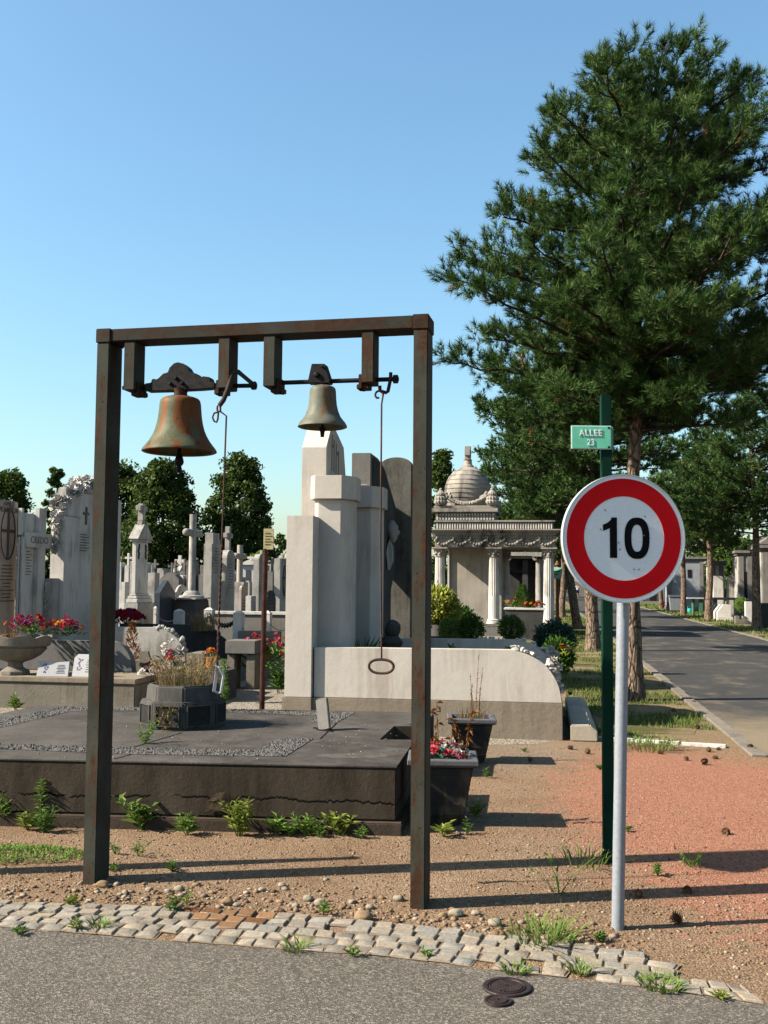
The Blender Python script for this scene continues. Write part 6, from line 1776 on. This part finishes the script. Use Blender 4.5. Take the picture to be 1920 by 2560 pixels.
# ------------------------------------------------------------ shrubs and pots in front of it
def shrub(label, px, py, d, rx, rz_, mat, n, seed, lf=.06, pot=None, name='shrub', group=None):
    c = at(px, py, d); g_ = np.random.default_rng(seed); n = int(n * 2.4)
    dd = g_.normal(0, 1, (n, 3)); dd /= np.linalg.norm(dd, axis=1, keepdims=True)
    k = np.array([1 + .22 * noise.noise(Vector(v) * 2.2 + Vector((seed, 0, 0))) for v in dd]) * g_.uniform(.55, 1, n) ** .35
    k = k * g_.uniform(.45, 1.12, n) ** .5
    P = np.array(c) + dd * np.array([rx, rx, rz_]) * k[:, None]
    o_ = dd * .8 + g_.normal(0, .55, (n, 3)) + np.array([0, 0, .35]); o_ /= np.linalg.norm(o_, axis=1, keepdims=True)
    s1 = np.cross(o_, g_.normal(0, 1, (n, 3))); s1 /= np.linalg.norm(s1, axis=1, keepdims=True)
    l_ = lf * g_.uniform(.8, 1.7, (n, 1))
    V = np.stack([P, P + o_ * l_ * .5 + s1 * l_ * .2, P + o_ * l_, P + o_ * l_ * .5 - s1 * l_ * .2], 1).reshape(-1, 3); F = np.arange(4 * n).reshape(-1, 4)
    t = thing(name, label, 'shrub', (c.x, c.y, c.z - rz_), group)
    tri_obj('foliage', V, F, M[mat], t)
    s = MB(); s.tube([(c.x, c.y, c.z - rz_ * 1.2), (c.x, c.y, c.z)], [.03, .015], 6)
    for i in range(4):
        a = i * 1.6; s.tube([(c.x, c.y, c.z - rz_ * .5), (c.x + rx * .5 * math.cos(a), c.y + rx * .5 * math.sin(a), c.z + rz_ * .3)], [.014, .006], 5)
    obj('stem', s, M['limb'], t)
    if pot:
        pz, pr, ph = pot
        s = MB(); s.lathe([(pr * .8, pz - ph), (pr * .85, pz - ph * .45), (pr * .86, pz - ph * .3), (pr, pz - ph * .28), (pr, pz), (pr * .9, pz), (pr * .9, pz - .06)], (c.x, c.y, 0), 24)
        q = tag(obj('plant_pot', s, M['wall_stone'], smooth=35), 'big grey pot under the ' + label.split(',')[0], 'plant pot')
    return t
shrub('yellow green variegated shrub, overlapping the right post', 1093, 1525, 20, .42, .42, 'lime', 1500, 1, .085, pot=(at(1085, 1560, 20).z, .42, .75))
shrub('dark green shrub behind the round box bushes, by the mausoleum wall', 1140, 1555, 22, .40, .32, 'bush', 1200, 2, .07)
shrub('light green round box bush, left of the pair', 1124, 1576, 18.5, .19, .22, 'weed', 900, 3, .035)
shrub('mid green round box bush, right of the pair', 1178, 1572, 18.5, .24, .24, 'bush', 1100, 4, .038)
shrub('dense round box ball with a bright sunny side, before the portico steps', 1278, 1572, 20, .25, .24, 'bush', 1400, 5, .035)
shrub('dark spreading juniper at the foot of the right portico column', 1386, 1598, 18.5, .36, .30, 'blue_leaf', 1800, 6, .05)
shrub('very dark bush beside the curved wall end', 1395, 1640, 15.2, .22, .26, 'bush', 900, 7, .05)
p = at(1412, 1628, 14.6); bouquet('yellow and white flowers in the shade right of the curved wall', (p.x, p.y, p.z - .08), .14, .16, ['white_petal', 'orange_petal'], 14, 63, .03, leafm='lime', lf=.08)
p = at(1222, 1598, 17.5); bouquet('white flowers between the box bushes', (p.x, p.y, p.z - .1), .22, .14, ['white_petal'], 24, 64, .03, leafm='blue_leaf', lf=.06)
p = G(1424, 1662); f4 = Fr((p.x, p.y), AX); s = MB(f4); s.bx(-.03, .03, 0, .06, 0, .28); s.frustum([(-.055, -.025), (.055, -.025), (.055, .085), (-.055, .085)], .28, [(-.035, 0), (.035, 0), (.035, .06), (-.035, .06)], .42)
tag(obj('grave_lantern', s, M['pale_stone'], bevel=.004), 'small pale stone marker in the grass beside the dark bushes', 'marker')
# distant lamp post with a small green plate, and the tall one behind it
p = G(1394, 1578); FLp = Fr((p.x, p.y), -20)
zt = FLp.hit(1390, 1440, 0)[1]
t = thing('old_post', 'slim rusty cast iron post carrying a tilted small green plate, right of the mausoleum', 'post', p)
s = MB(FLp); zc_ = FLp.hit(1395, 1548, 0)[1]
s.lathe([(.12, 0), (.12, zc_ - .05), (.16, zc_), (.10, zc_ + .06), (.065, zc_ + .1), (.05, zt), (.09, zt + .05), (.05, zt + .35), (.1, zt + .4), (.03, zt + .55)], (0, 0, 0), 14); obj('shaft', s, plain('rusty_iron', (.34, .17, .08), .8, .1, .4, 8), t, smooth=40)
s = MB(FLp.M @ Matrix.Translation((-.02, -.1, FLp.hit(1389, 1432, 0)[1])) @ Matrix.Rotation(R(6), 4, 'Y')); s.bx(-.2, .2, -.012, .012, -.2, .2); pl_ = obj('name_plate', s, plain('mint', (.42, .80, .68), .5), t, .004)
s = MB(FLp.M @ Matrix.Translation((-.02, -.1, FLp.hit(1389, 1432, 0)[1])) @ Matrix.Rotation(R(6), 4, 'Y')); s.bx(-.12, .12, -.016, -.013, .03, .07); s.bx(-.06, .06, -.016, -.013, -.08, -.03); obj('inscription', s, M['bush'], pl_)
# ------------------------------------------------------------ the alley's far end: a walker, a far sign
p = G(1444, 1495); x0, y0 = p.x, p.y
def skin_person(name, loc, verts, edges, radii, mat, parent=None):
    me = bpy.data.meshes.new(name); me.from_pydata(verts, edges, [])
    o = bpy.data.objects.new(name, me); link(o)
    o.modifiers.new('skin', 'SKIN'); o.modifiers.new('sub', 'SUBSURF').levels = 1
    for v, r_ in zip(me.skin_vertices[0].data, radii):
        v.radius = (r_, r_)
    me.skin_vertices[0].data[0].use_root = True
    dg = bpy.context.evaluated_depsgraph_get(); m2 = bpy.data.meshes.new_from_object(o.evaluated_get(dg))
    bpy.data.objects.remove(o); m2.name = name
    o = meshobj(name, m2, mat, parent, loc); WL[o] = Vector(loc if parent is None else WL[parent]); return o
t = thing('person', 'person in a white top and dark shorts walking far down the alley', 'person', (x0, y0, 0))
V_ = [(0, 0, .92), (0, 0, 1.15), (0, -.01, 1.40), (0, -.01, 1.52), (0, -.02, 1.66), (-.10, 0, .88), (-.11, -.10, .50), (-.11, .06, .10), (-.11, -.06, .03), (.10, 0, .88), (.11, .14, .50), (.11, .30, .10), (.11, .20, .04), (-.19, 0, 1.40), (-.25, .04, 1.14), (-.24, -.12, .92), (.19, 0, 1.40), (.26, -.02, 1.14), (.30, -.16, .96)]
E_ = [(0, 1), (1, 2), (2, 3), (3, 4), (0, 5), (5, 6), (6, 7), (7, 8), (0, 9), (9, 10), (10, 11), (11, 12), (2, 13), (13, 14), (14, 15), (2, 16), (16, 17), (17, 18)]
skin_person('body', (x0, y0, 0), V_, E_, [.13, .12, .13, .05, .10, .10, .065, .045, .04, .10, .065, .045, .04, .07, .05, .035, .07, .05, .035], plain('skin', (.55, .34, .24), .6), t)
skin_person('shirt', (x0, y0, 0), [(0, 0, .90), (0, 0, 1.15), (0, -.01, 1.40), (-.19, 0, 1.40), (-.24, .03, 1.2), (.19, 0, 1.40), (.25, -.01, 1.2)], [(0, 1), (1, 2), (2, 3), (3, 4), (2, 5), (5, 6)], [.175, .155, .16, .09, .075, .09, .075], plain('white_cloth', (.85, .85, .9), .8), t)
skin_person('shorts', (x0, y0, 0), [(0, 0, .92), (-.10, 0, .86), (-.11, -.08, .58), (.10, 0, .86), (.11, .11, .58)], [(0, 1), (1, 2), (0, 3), (3, 4)], [.16, .125, .10, .125, .10], plain('navy_cloth', (.03, .04, .12), .8), t)
s = MB(); s.blob((x0, y0 + .03, 1.70), (.105, .11, .09), 2, .1, 2, 1); obj('hair', s, plain('hair', (.20, .07, .03), .7), t, smooth=60)
p = Vector((13.2, 80, 0)); Fq = Fr((p.x, p.y), AX); t = thing('speed_sign', 'tiny far round sign with a red rim beside the left row of pines', 'road sign', p)
s = MB(Fq); s.tube([(0, 0, 0), (0, 0, 2.5)], .035, 8); obj('pole', s, galv, t, smooth=40)
s = MB(Fq); disc(s, 0, .30, -.05, -.04, 24, 0, 2.2); obj('plate', s, bpy.data.materials['sign_red'], t)
s = MB(Fq); disc(s, 0, .20, -.056, -.052, 24, 0, 2.2); obj('field', s, bpy.data.materials['sign_white'], t)
# far end gate / wall across the alley
f, w_, z_ = site(1440, 1600, 150); t = thing('perimeter_wall', 'distant pale wall with a gate closing the alley', 'wall', f.w(w_ / 2, 0))
s = MB(f); s.bx(-6, w_ + 20, 0, .4, -.1, 2.1); obj('wall', s, M['wall_stone'], t)
s = MB(f)
for i in range(24):
    s.bx(1.6 + i * .16, 1.66 + i * .16, -.1, -.04, 0, 2.0)
s.bx(1.5, 5.6, -.11, -.101, 1.2, 1.28); obj('gate', s, galv, t)
# ------------------------------------------------------------ across the alley: chapels, graves, bins
def chapel(label, px0, px1, ytop, d, mat, depth=2.4, door=True, roof='flat', win=None, ang=AX - 4):
    f, w_, z_ = site(px0, px1, d, ang); zt = z_(ytop)
    t = thing('chapel', label, 'chapel', f.w(w_ / 2, depth / 2), 'chapels across the alley')
    s = MB(f); s.bx(0, w_, 0, depth, -.05, zt - .28); o = obj('wall', s, mat, t, .015)
    s = MB(f); s.bx(-.08, w_ + .08, -.08, depth + .08, zt - .278, zt - .16); s.bx(-.16, w_ + .16, -.16, depth + .16, zt - .158, zt)
    if roof == 'gable':
        s.prism([(-.16, zt + .002), (w_ + .16, zt + .002), (w_ / 2, zt + .7)], -.16, depth + .16)
    obj('roof', s, M['wall_stone'], t, .02)
    s = MB(f); s.bx(-.05, w_ + .05, -.05, depth + .05, -.05, .25); obj('plinth', s, M['wall_stone'], t, .01)
    for xx in (.06, w_ - .30):
        s = MB(f); s.bx(xx, xx + .24, -.06, -.002, .26, zt - .29); obj('pilaster', s, M['wall_stone'], t, .01)
    if door:
        s = MB(f); s.bx(w_ * .38, w_ * .62, -.03, -.002, .26, zt * .68); obj('door', s, M['iron'], t)
    if win:
        s = MB(f); a, b, y0, y1 = win; s.bx(f.hit(a, 1450)[0], f.hit(b, 1450)[0], -.03, -.002, z_(y1), z_(y0)); obj('window', s, M['iron'], t)
    return f, w_, z_
m_pl1 = stone('chapel_white', (.46, .48, .52), (.58, .60, .64), 2, (.25, .26, .28), .4, .2)
chapel('pale plain chapel with one small dark window, behind the wheelie bin', 1668, 1762, 1392, 69, m_pl1, 3, False, 'flat', (1719, 1729, 1424, 1444))
chapel('narrow grey chapel with tall cornice between two pine trunks', 1776, 1812, 1402, 60, M['pale_stone'], 2.5, False, 'flat')
chapel('grey chapel in deep shade with a dark door, left of the reddish pine trunk', 1846, 1884, 1376, 56, M['grey_stone'], 2.6, True, 'flat')
chapel('large grey chapel cut by the right edge of the picture', 1904, 2010, 1362, 46, M['grey_stone'], 3.2, False, 'gable')
chapel('far dark chapel hidden under the pine left of the wheelie bin', 1600, 1664, 1400, 92, M['dark_stone'], 3, True, 'gable')
def rstone(label, px0, px1, ytop, d, mat, poly=None, th=.3, ang=AX):
    f, w_, z_ = site(px0, px1, d, ang); zt = z_(ytop); s = MB(f)
    P = poly(w_, zt) if poly else [(0, -.05), (w_, -.05), (w_, zt), (0, zt)]
    s.prism(P, 0, th); s.bx(-.05, w_ + .05, -.25, -.002, -.05, .2)
    return tag(obj('gravestone', s, mat, bevel=.012), label, 'gravestone', 'graves across the alley')
rstone('grey pedestal gravestone left of the curved grey headstone', 1784, 1809, 1440, 58, M['pale_stone'])
rstone('grey headstone with a curved swept shoulder, between the chapels', 1818, 1843, 1418, 58, M['grey_stone'], lambda w, z: [(0, -.05), (w, -.05), (w, z), (w * .8, z - .15), (w * .6, z - .4), (w * .25, z - .5), (0, z - .55)])
rstone('low slanted grave block nearest the pine left of the right edge', 1793, 1828, 1512, 50, M['pale_stone'], lambda w, z: [(0, -.05), (w, -.05), (w, z), (w * .4, z), (0, z - .35)], 1.2)
rstone('low slanted grave block beside the pine, further left', 1780, 1800, 1512, 54, M['wall_stone'], lambda w, z: [(0, -.05), (w, -.05), (w, z), (w * .6, z), (0, z - .35)], 1.2)
rstone('small white bollard-like headstone left of the reddish pine trunk', 1864, 1880, 1504, 46, M['pale_stone'])
rstone('beige low step blocks beside the white bollard headstone', 1838, 1864, 1540, 46, M['concrete'], lambda w, z: [(0, -.05), (w, -.05), (w, z), (w * .7, z), (w * .7, z - .15), (w * .4, z - .15), (w * .4, z), (0, z)])
rstone('grey low grave at the right edge, right of the reddish pine trunk', 1903, 1960, 1508, 42, M['dark_stone'])
f, w_, z_ = site(1782, 1850, 56); s = MB(f); s.bx(0, w_, 0, .6, z_(1500), z_(1494)); s.bx(.05, .25, .1, .5, -.05, z_(1500) - .002); s.bx(w_ - .25, w_ - .05, .1, .5, -.05, z_(1500) - .002)
tag(obj('stone_bench', s, M['wall_stone'], bevel=.01), 'long low stone ledge on two feet before the chapels', 'ledge')
f, w_, z_ = site(1674, 1706, 64); t = thing('wheelie_bin', 'light grey wheelie bin under the trees across the alley', 'bin', f.w(w_ / 2, .3))
s = MB(f); s.frustum([(.08, .05), (w_ - .08, .05), (w_ - .08, .5), (.08, .5)], .12, [(0, 0), (w_, 0), (w_, .6), (0, .6)], z_(1493)); obj('body', s, plain('bin_grey', (.36, .39, .45), .5), t, .02)
s = MB(f); s.bx(-.03, w_ + .03, -.04, .64, z_(1493) + .002, z_(1488)); obj('lid', s, plain('bin_lid', (.22, .24, .28), .5), t, .02)
for xx in (.1, w_ - .14):
    s = MB(f); s.tube([(xx, .1, .07), (xx + .05, .1, .07)], .07, 12); obj('wheel', s, M['iron'], t)
f, w_, z_ = site(1718, 1760, 60); t = thing('sink_table', 'thin white slab table on a green metal leg beside the turquoise watering can', 'table', f.w(w_ / 2, .2))
s = MB(f); s.bx(0, w_, 0, .5, z_(1497), z_(1494)); obj('top', s, stone('white_top', (.9, .9, .9), (.95, .95, .95), 3), t)
s = MB(f); xl_ = f.hit(1734, 1500)[0]; s.tube([(xl_, .2, 0), (xl_, .2, z_(1497))], .09, 10); s.bx(w_ - .25, w_ - .05, .1, .4, 0, z_(1497) - .01); obj('leg', s, plain('leg_green', (.12, .28, .16), .6), t)
p = G(1724, 1533.5); F5 = Fr((p.x, p.y), 10); t = thing('watering_can', 'turquoise plastic watering can standing in the grass across the alley', 'watering can', p)
m_tq = plain('turquoise', (.05, .55, .55), .4)
s = MB(F5); s.lathe([(.15, 0), (.16, .05), (.15, .24), (.10, .30)], (0, 0, 0), 14); obj('body', s, m_tq, t, smooth=40)
s = MB(F5); s.tube([(.10, 0, .28), (.02, 0, .42), (-.1, 0, .42), (-.15, 0, .22)], .018, 6); obj('handle', s, m_tq, t, smooth=50)
s = MB(F5); s.tube([(-.13, 0, .10), (-.28, 0, .26), (-.33, 0, .34)], [.035, .025, .03], 8); obj('spout', s, m_tq, t, smooth=50)
p = at(1662, 1500, 66); bouquet('red flowers left of the wheelie bin', (p.x, p.y, .25), .35, .3, ['red_petal'], 26, 65, .07)
p = at(1852, 1505, 50); shrub('small yellow green shrub among the graves right of the bench', 1852, 1512, 50, .3, .35, 'weed', 500, 21, .06)
# ------------------------------------------------------------ loose stones, cones and weeds in front
SLAB = [(-4.2, 7.40), (.16, 7.08), (.56, 10.2), (-3.45, 10.5)]
def inpoly(x, y, P):
    c = False; j = len(P) - 1
    for i in range(len(P)):
        if (P[i][1] > y) != (P[j][1] > y) and x < (P[j][0] - P[i][0]) * (y - P[i][1]) / (P[j][1] - P[i][1]) + P[i][0]:
            c = not c
        j = i
    return c
def front_y(x):
    return float(np.interp(x, [p[0] for p in BACK], [p[1] for p in BACK])) if x < 1.46 else float(np.interp(x, [1.46, 1.571, 2.4, 3.6], [4.8, 4.40, 4.0, 3.3]))
g_ = np.random.default_rng(3)
ico = bmesh.new(); bmesh.ops.create_icosphere(ico, subdivisions=1, radius=1)
IV = np.array([v.co[:] for v in ico.verts]); IF = np.array([[v.index for v in f.verts] for f in ico.faces]); ico.free()
def pebbles(n, rmin, rmax, sampler, mats, name, seed, flat=.6):
    g = np.random.default_rng(seed); V, F, MI = [], [], []
    k = 0
    while k < n:
        q = sampler(g)
        if q is None:
            continue
        r = rmin + (rmax - rmin) * g.uniform(0, 1) ** 3
        a = g.uniform(0, 6.28); c, s_ = math.cos(a), math.sin(a)
        P = IV * np.array([r * g.uniform(.8, 1.5), r, r * flat * g.uniform(.7, 1.2)]) * (1 + .12 * g.normal(0, 1, (len(IV), 1)))
        P = np.stack([P[:, 0] * c - P[:, 1] * s_, P[:, 0] * s_ + P[:, 1] * c, P[:, 2]], 1) + np.array([q[0], q[1], q[2] + r * flat * .35])
        V.append(P); F.append(IF + len(IV) * k); MI.append(np.full(len(IF), g.integers(0, len(mats)))); k += 1
    return tag(tri_obj(name, np.concatenate(V), np.concatenate(F), mats, None, (0, 0, 0), np.concatenate(MI)), None, None, None, 'stuff')
def dirt(g):
    py = 1850 + 620 * g.uniform(0, 1); px = g.uniform(-40, 1990)
    p = G(px, py)
    if p.y < front_y(p.x) + .02 or inpoly(p.x, p.y, SLAB) or p.y > 11 or p.x > 3.9:
        return None
    if p.x > 1.9 and g.uniform() < .65:
        return None
    if noise.noise(Vector((p.x * 1.5, p.y * 1.5, 0))) < g.uniform(-.7, .3):
        return None
    return p
def rock(name, c1, c2):
    m, nt, bs = newmat(name); ge = nt.nodes.new('ShaderNodeNewGeometry')
    nt.links.new(ramp(nt, ge.outputs['Random Per Island'], [(0, c1), (1, c2)]).outputs[0], bs.inputs['Base Color']); bs.inputs['Roughness'].default_value = .85
    return m
pm = [rock('pebble_tan', (.20, .125, .07), (.36, .25, .15)), rock('pebble_grey', (.20, .15, .11), (.42, .35, .26)), rock('pebble_brown', (.13, .075, .05), (.26, .165, .105))]
pebbles(6500, .003, .0105, dirt, pm, 'loose_gravel', 5)
def nearsett(g):
    x = g.uniform(-2.1, 1.2); y = front_y(x) + abs(g.normal(0, .22)) + .03
    return Vector((x, y, 0)) if y < 6.4 else None
pebbles(520, .009, .022, nearsett, pm, 'coarse_gravel', 6)
# the biggest single stones
STN = [(258, 2218, .030), (448, 2226, .022), (568, 2262, .030), (592, 2266, .016), (420, 2232, .017), (800, 2262, .026), (770, 2252, .024), (908, 2300, .038), (925, 2272, .018), (880, 2258, .016), (705, 2216, .018), (1140, 2290, .030), (1108, 2294, .022), (1190, 2288, .02), (997, 2252, .024), (1238, 2315, .03), (655, 2228, .018), (300, 2240, .014), (740, 2268, .017), (372, 2228, .018)]
base_ = None
for i, (a, b, r_) in enumerate(STN):
    p = G(a, b); mb = MB(); mb.blob((p.x, p.y, r_ * .5), (r_ * 1.25, r_ * .9, r_ * .75), 3, .25, 1.3, i)
    o = obj('pebble', mb, [stone('cobble_tan', (.40, .27, .15), (.52, .38, .24), 12, None, .4, .2), stone('cobble_pale', (.46, .39, .29), (.60, .52, .40), 12, None, .4, .2)][0 if i in (0, 2, 7) else 1] if i < 2 else bpy.data.materials['cobble_tan' if i in (2, 7, 12) else 'cobble_pale'], smooth=60)
    tag(o, 'smooth tan pebble lying on the dirt by the setts' if i in (0, 2, 7, 12) else 'pale pebble lying on the dirt by the setts', 'pebble', 'tan pebbles' if i in (0, 2, 7, 12) else 'pale pebbles')
# pine cones
def cone_mb(r):
    mb = MB(); rd = random.Random(4)
    mb.blob((0, 0, r * .8), (r * .55, r * .55, r * .85), 2, .1, 2, 1)
    for i in range(60):
        z = i / 60; a = i * 2.4; q = r * (.35 + .65 * math.sin(math.pi * (z * .85 + .12)))
        mb.leaf((math.cos(a) * q * .5, math.sin(a) * q * .5, r * 1.7 * z), (math.cos(a), math.sin(a), .5), r * .62, r * .5, .3)
    return mb
m_cone = plain('pine_cone', (.24, .135, .075), .8, 0, .5, 60)
CN = [(1325, 1905), (1418, 1872), (1467, 1885), (1658, 1885), (1720, 1900), (1755, 1910), (1780, 1896), (1772, 1880), (1802, 1875), (1738, 1758), (1870, 1872), (1882, 1876), (1600, 2245), (1704, 2310), (1818, 2082), (1740, 1822), (1758, 1818), (1688, 1780), (1430, 1738), (1720, 2228), (1642, 1800)]
cone0 = obj('pine_cone', cone_mb(.028), m_cone, fix=False, origin=(0, 0, 0))
for i, (a, b) in enumerate(CN):
    if b > 2050 and i not in (12, 13, 14, 19):
        continue
    z = .172 if i == 18 else .004
    p = G(a, b, z); o = cone0 if i == 0 else cone0.copy()
    if i:
        link(o)
    o.location = (p.x, p.y, z + .012); o.rotation_euler = (R(50 + (i * 37) % 60), R((i * 23) % 40), i * 1.3); k = 1.0 + .12 * ((i * 7) % 4 - 1.5); o.scale = (k, k, k)
    grp = ('lying on the tan dust near the alley kerb', 'fallen pine cones near the kerb') if b < 1850 and i != 18 else (('lying on the red brick path', 'fallen pine cones on the red path') if p.x > 1.7 and i != 18 else ('lying on the brown dirt', 'fallen pine cones on the dirt'))
    if i == 18:
        tag(o, 'dark pine cone lying on top of the long stone kerb block', 'pine cone')
    else:
        tag(o, 'brown open pine cone ' + grp[0], 'pine cone', grp[1])
# weeds at the slab's foot and on the dirt
M['weed2'] = leafmat('weed_yellow', [(.2, (.24, .34, .05)), (.8, (.58, .66, .14))], .35)
M['bush3'] = leafmat('weed_dark', [(.2, (.10, .22, .04)), (.8, (.28, .46, .10))], .3)
WD = [(14, 2060, .30, 8, 'leafy weed clump cut by the left edge of the picture'), (92, 2062, .44, 1, 'tall single feathery weed standing against the slab front'), (70, 2075, .17, 6, 'low weed clump just right of the left edge'), (110, 2082, .22, 7, 'bushy weed below the tall feathery weed'), (360, 2075, .30, 7, 'large broad leafy weed right of the left post'),
      (470, 2088, .18, 7, 'spiky weed midway along the slab front'), (600, 2090, .30, 12, 'largest thick weed clump under the chipped hole'), (660, 2070, .28, 4, 'upright weed right of the largest clump'), (690, 2088, .14, 5, 'small weed near the plinth joint'), (770, 2088, .2, 6, 'weed right of the plinth joint'), (850, 2090, .2, 5, 'weed left of the right post along the plinth'), (725, 2092, .12, 5, 'tiny weed just left of the plinth joint'), (800, 2094, .12, 5, 'low flat weed between two plinth weeds'), (900, 2096, .10, 4, 'tiny weed closest to the right post on the left'),
      (1110, 2092, .13, 3, 'feathery green weed in the shade right of the right post'), (1168, 2086, .14, 2, 'second feathery weed right of the right post'), (345, 2140, .14, 3, 'thin weed in the post shadow'), (290, 2135, .12, 2, 'dark thin weed near the left post'), (180, 2268, .10, 4, 'low weed behind the left setts'), (430, 2285, .12, 5, 'weed growing beside the rusty setts'), (465, 2265, .10, 2, 'upright weed behind the rusty setts'), (808, 2288, .09, 3, 'small weed at the setts left of the right post'), (190, 2330, .08, 3, 'little weed growing in the left setts gap'), (430, 2180, .08, 4, 'small rosette weed between the two shadows'), (280, 2178, .05, 3, 'tiny sprout by the left post foot'),
      (1645, 2190, .10, 4, 'small bushy weed right of the sign pole'), (1570, 2080, .06, 3, 'tiny weed right of the green post'), (1310, 1880, .05, 3, 'tiny weed left of the green post'), (1500, 1925, .08, 4, 'small leafy weed left of the green post on the dirt'), (1218, 1945, .12, 3, 'yellowing weed in the planter shadow'), (1190, 2040, .14, 8, 'dark weed in the shade of the front planter'), (1500, 2355, .05, 4, 'small flat weed behind the right setts'), (880, 2395, .06, 3, 'little weed at the asphalt edge below the right post'), (1065, 2395, .05, 3, 'tiny weed in the middle setts'), (1800, 2500, .04, 3, 'tiny weed at the far right setts'), (50, 2340, .05, 3, 'tiny weed at the left asphalt edge')]
for i, (a, b, h, n, lab) in enumerate(WD):
    p = G(a, b); big = h > .16; n = int(n * 1.25) if n > 1 else 1
    kw = dict(ll=.12, lw=.034, whorl=5) if i in (4, 8, 10, 14) and h > .1 else {}
    mt = [M['weed'], M['weed'], M['weed2'], M['bush3']][i % 4]
    weed(lab, (p.x, p.y, 0), h * .78, n, seed=i * 17 + 3, spread=.95 if n > 1 else .05, mats=mt, **{**dict(ll=.085 if big else .05, lw=.011 if big else .009, whorl=8 if n > 1 else 30), **kw})
# moss cushion at the left edge, grass tufts in the setts
def cushion(g):
    pass
mb = MB(); rd = random.Random(8)
for i in range(1500):
    a = rd.random() * 6.28; q = math.sqrt(rd.random()); p = G(40, 2140)
    mb.leaf((p.x - .15 + .62 * q * math.cos(a), p.y + .22 * q * math.sin(a), .005 + .05 * (1 - q) * rd.random()), (rd.gauss(0, 1), rd.gauss(0, 1), .8), .03, .014)
tag(obj('ground_cover', mb, M['weed'], fix=False), None, None, None, 'stuff')
def gt(px, py, r, h, n, lab, seed, **k):
    p = G(px, py); return tuft('grass_tuft', lab, 'grass', (p.x, p.y, .005), r, h, n, [M['weed'], M['weed'], M['grass']], seed=seed, lean=1.5, wd=.0042, **k)
gt(1350, 2352, .15, .10, 170, 'large green grass tuft growing out of the setts, left of the sign pole', 1)
gt(1650, 2470, .09, .05, 120, 'green grass tuft at the right end of the setts', 2)
gt(1290, 2432, .06, .04, 70, 'small grass tuft at the asphalt edge above the manhole', 3)
gt(1450, 2435, .04, .06, 50, 'small upright grass tuft in the right setts', 4)
gt(1460, 2158, .16, .10, 70, 'flat grass tuft at the foot of the green post', 5)
gt(1730, 2165, .05, .10, 40, 'pale thin grass tuft on the red path', 6, heads=.4)
gt(740, 2375, .06, .05, 60, 'mossy grass bit in the middle setts', 7)
gt(1615, 1872, .30, .12, 200, 'dry grass clump at the verge end behind the sign pole', 8, heads=.5)
gt(250, 2320, .05, .05, 50, 'tiny grass bit in the left setts', 9)
gt(1395, 2236, .03, .24, 8, 'three thin grass stalks rising left of the sign pole', 10, heads=.8)
# pale chips strewn over the slab
def onslab(g):
    p = G(g.uniform(20, 1000), g.uniform(1790, 1900), ZS)
    return p if inpoly(p.x, p.y, [(-4.0, 7.5), (.08, 7.2), (.45, 10.1), (-3.3, 10.4)]) else None
pebbles(150, .004, .010, onslab, [pm[1]], 'slab_chips', 9)
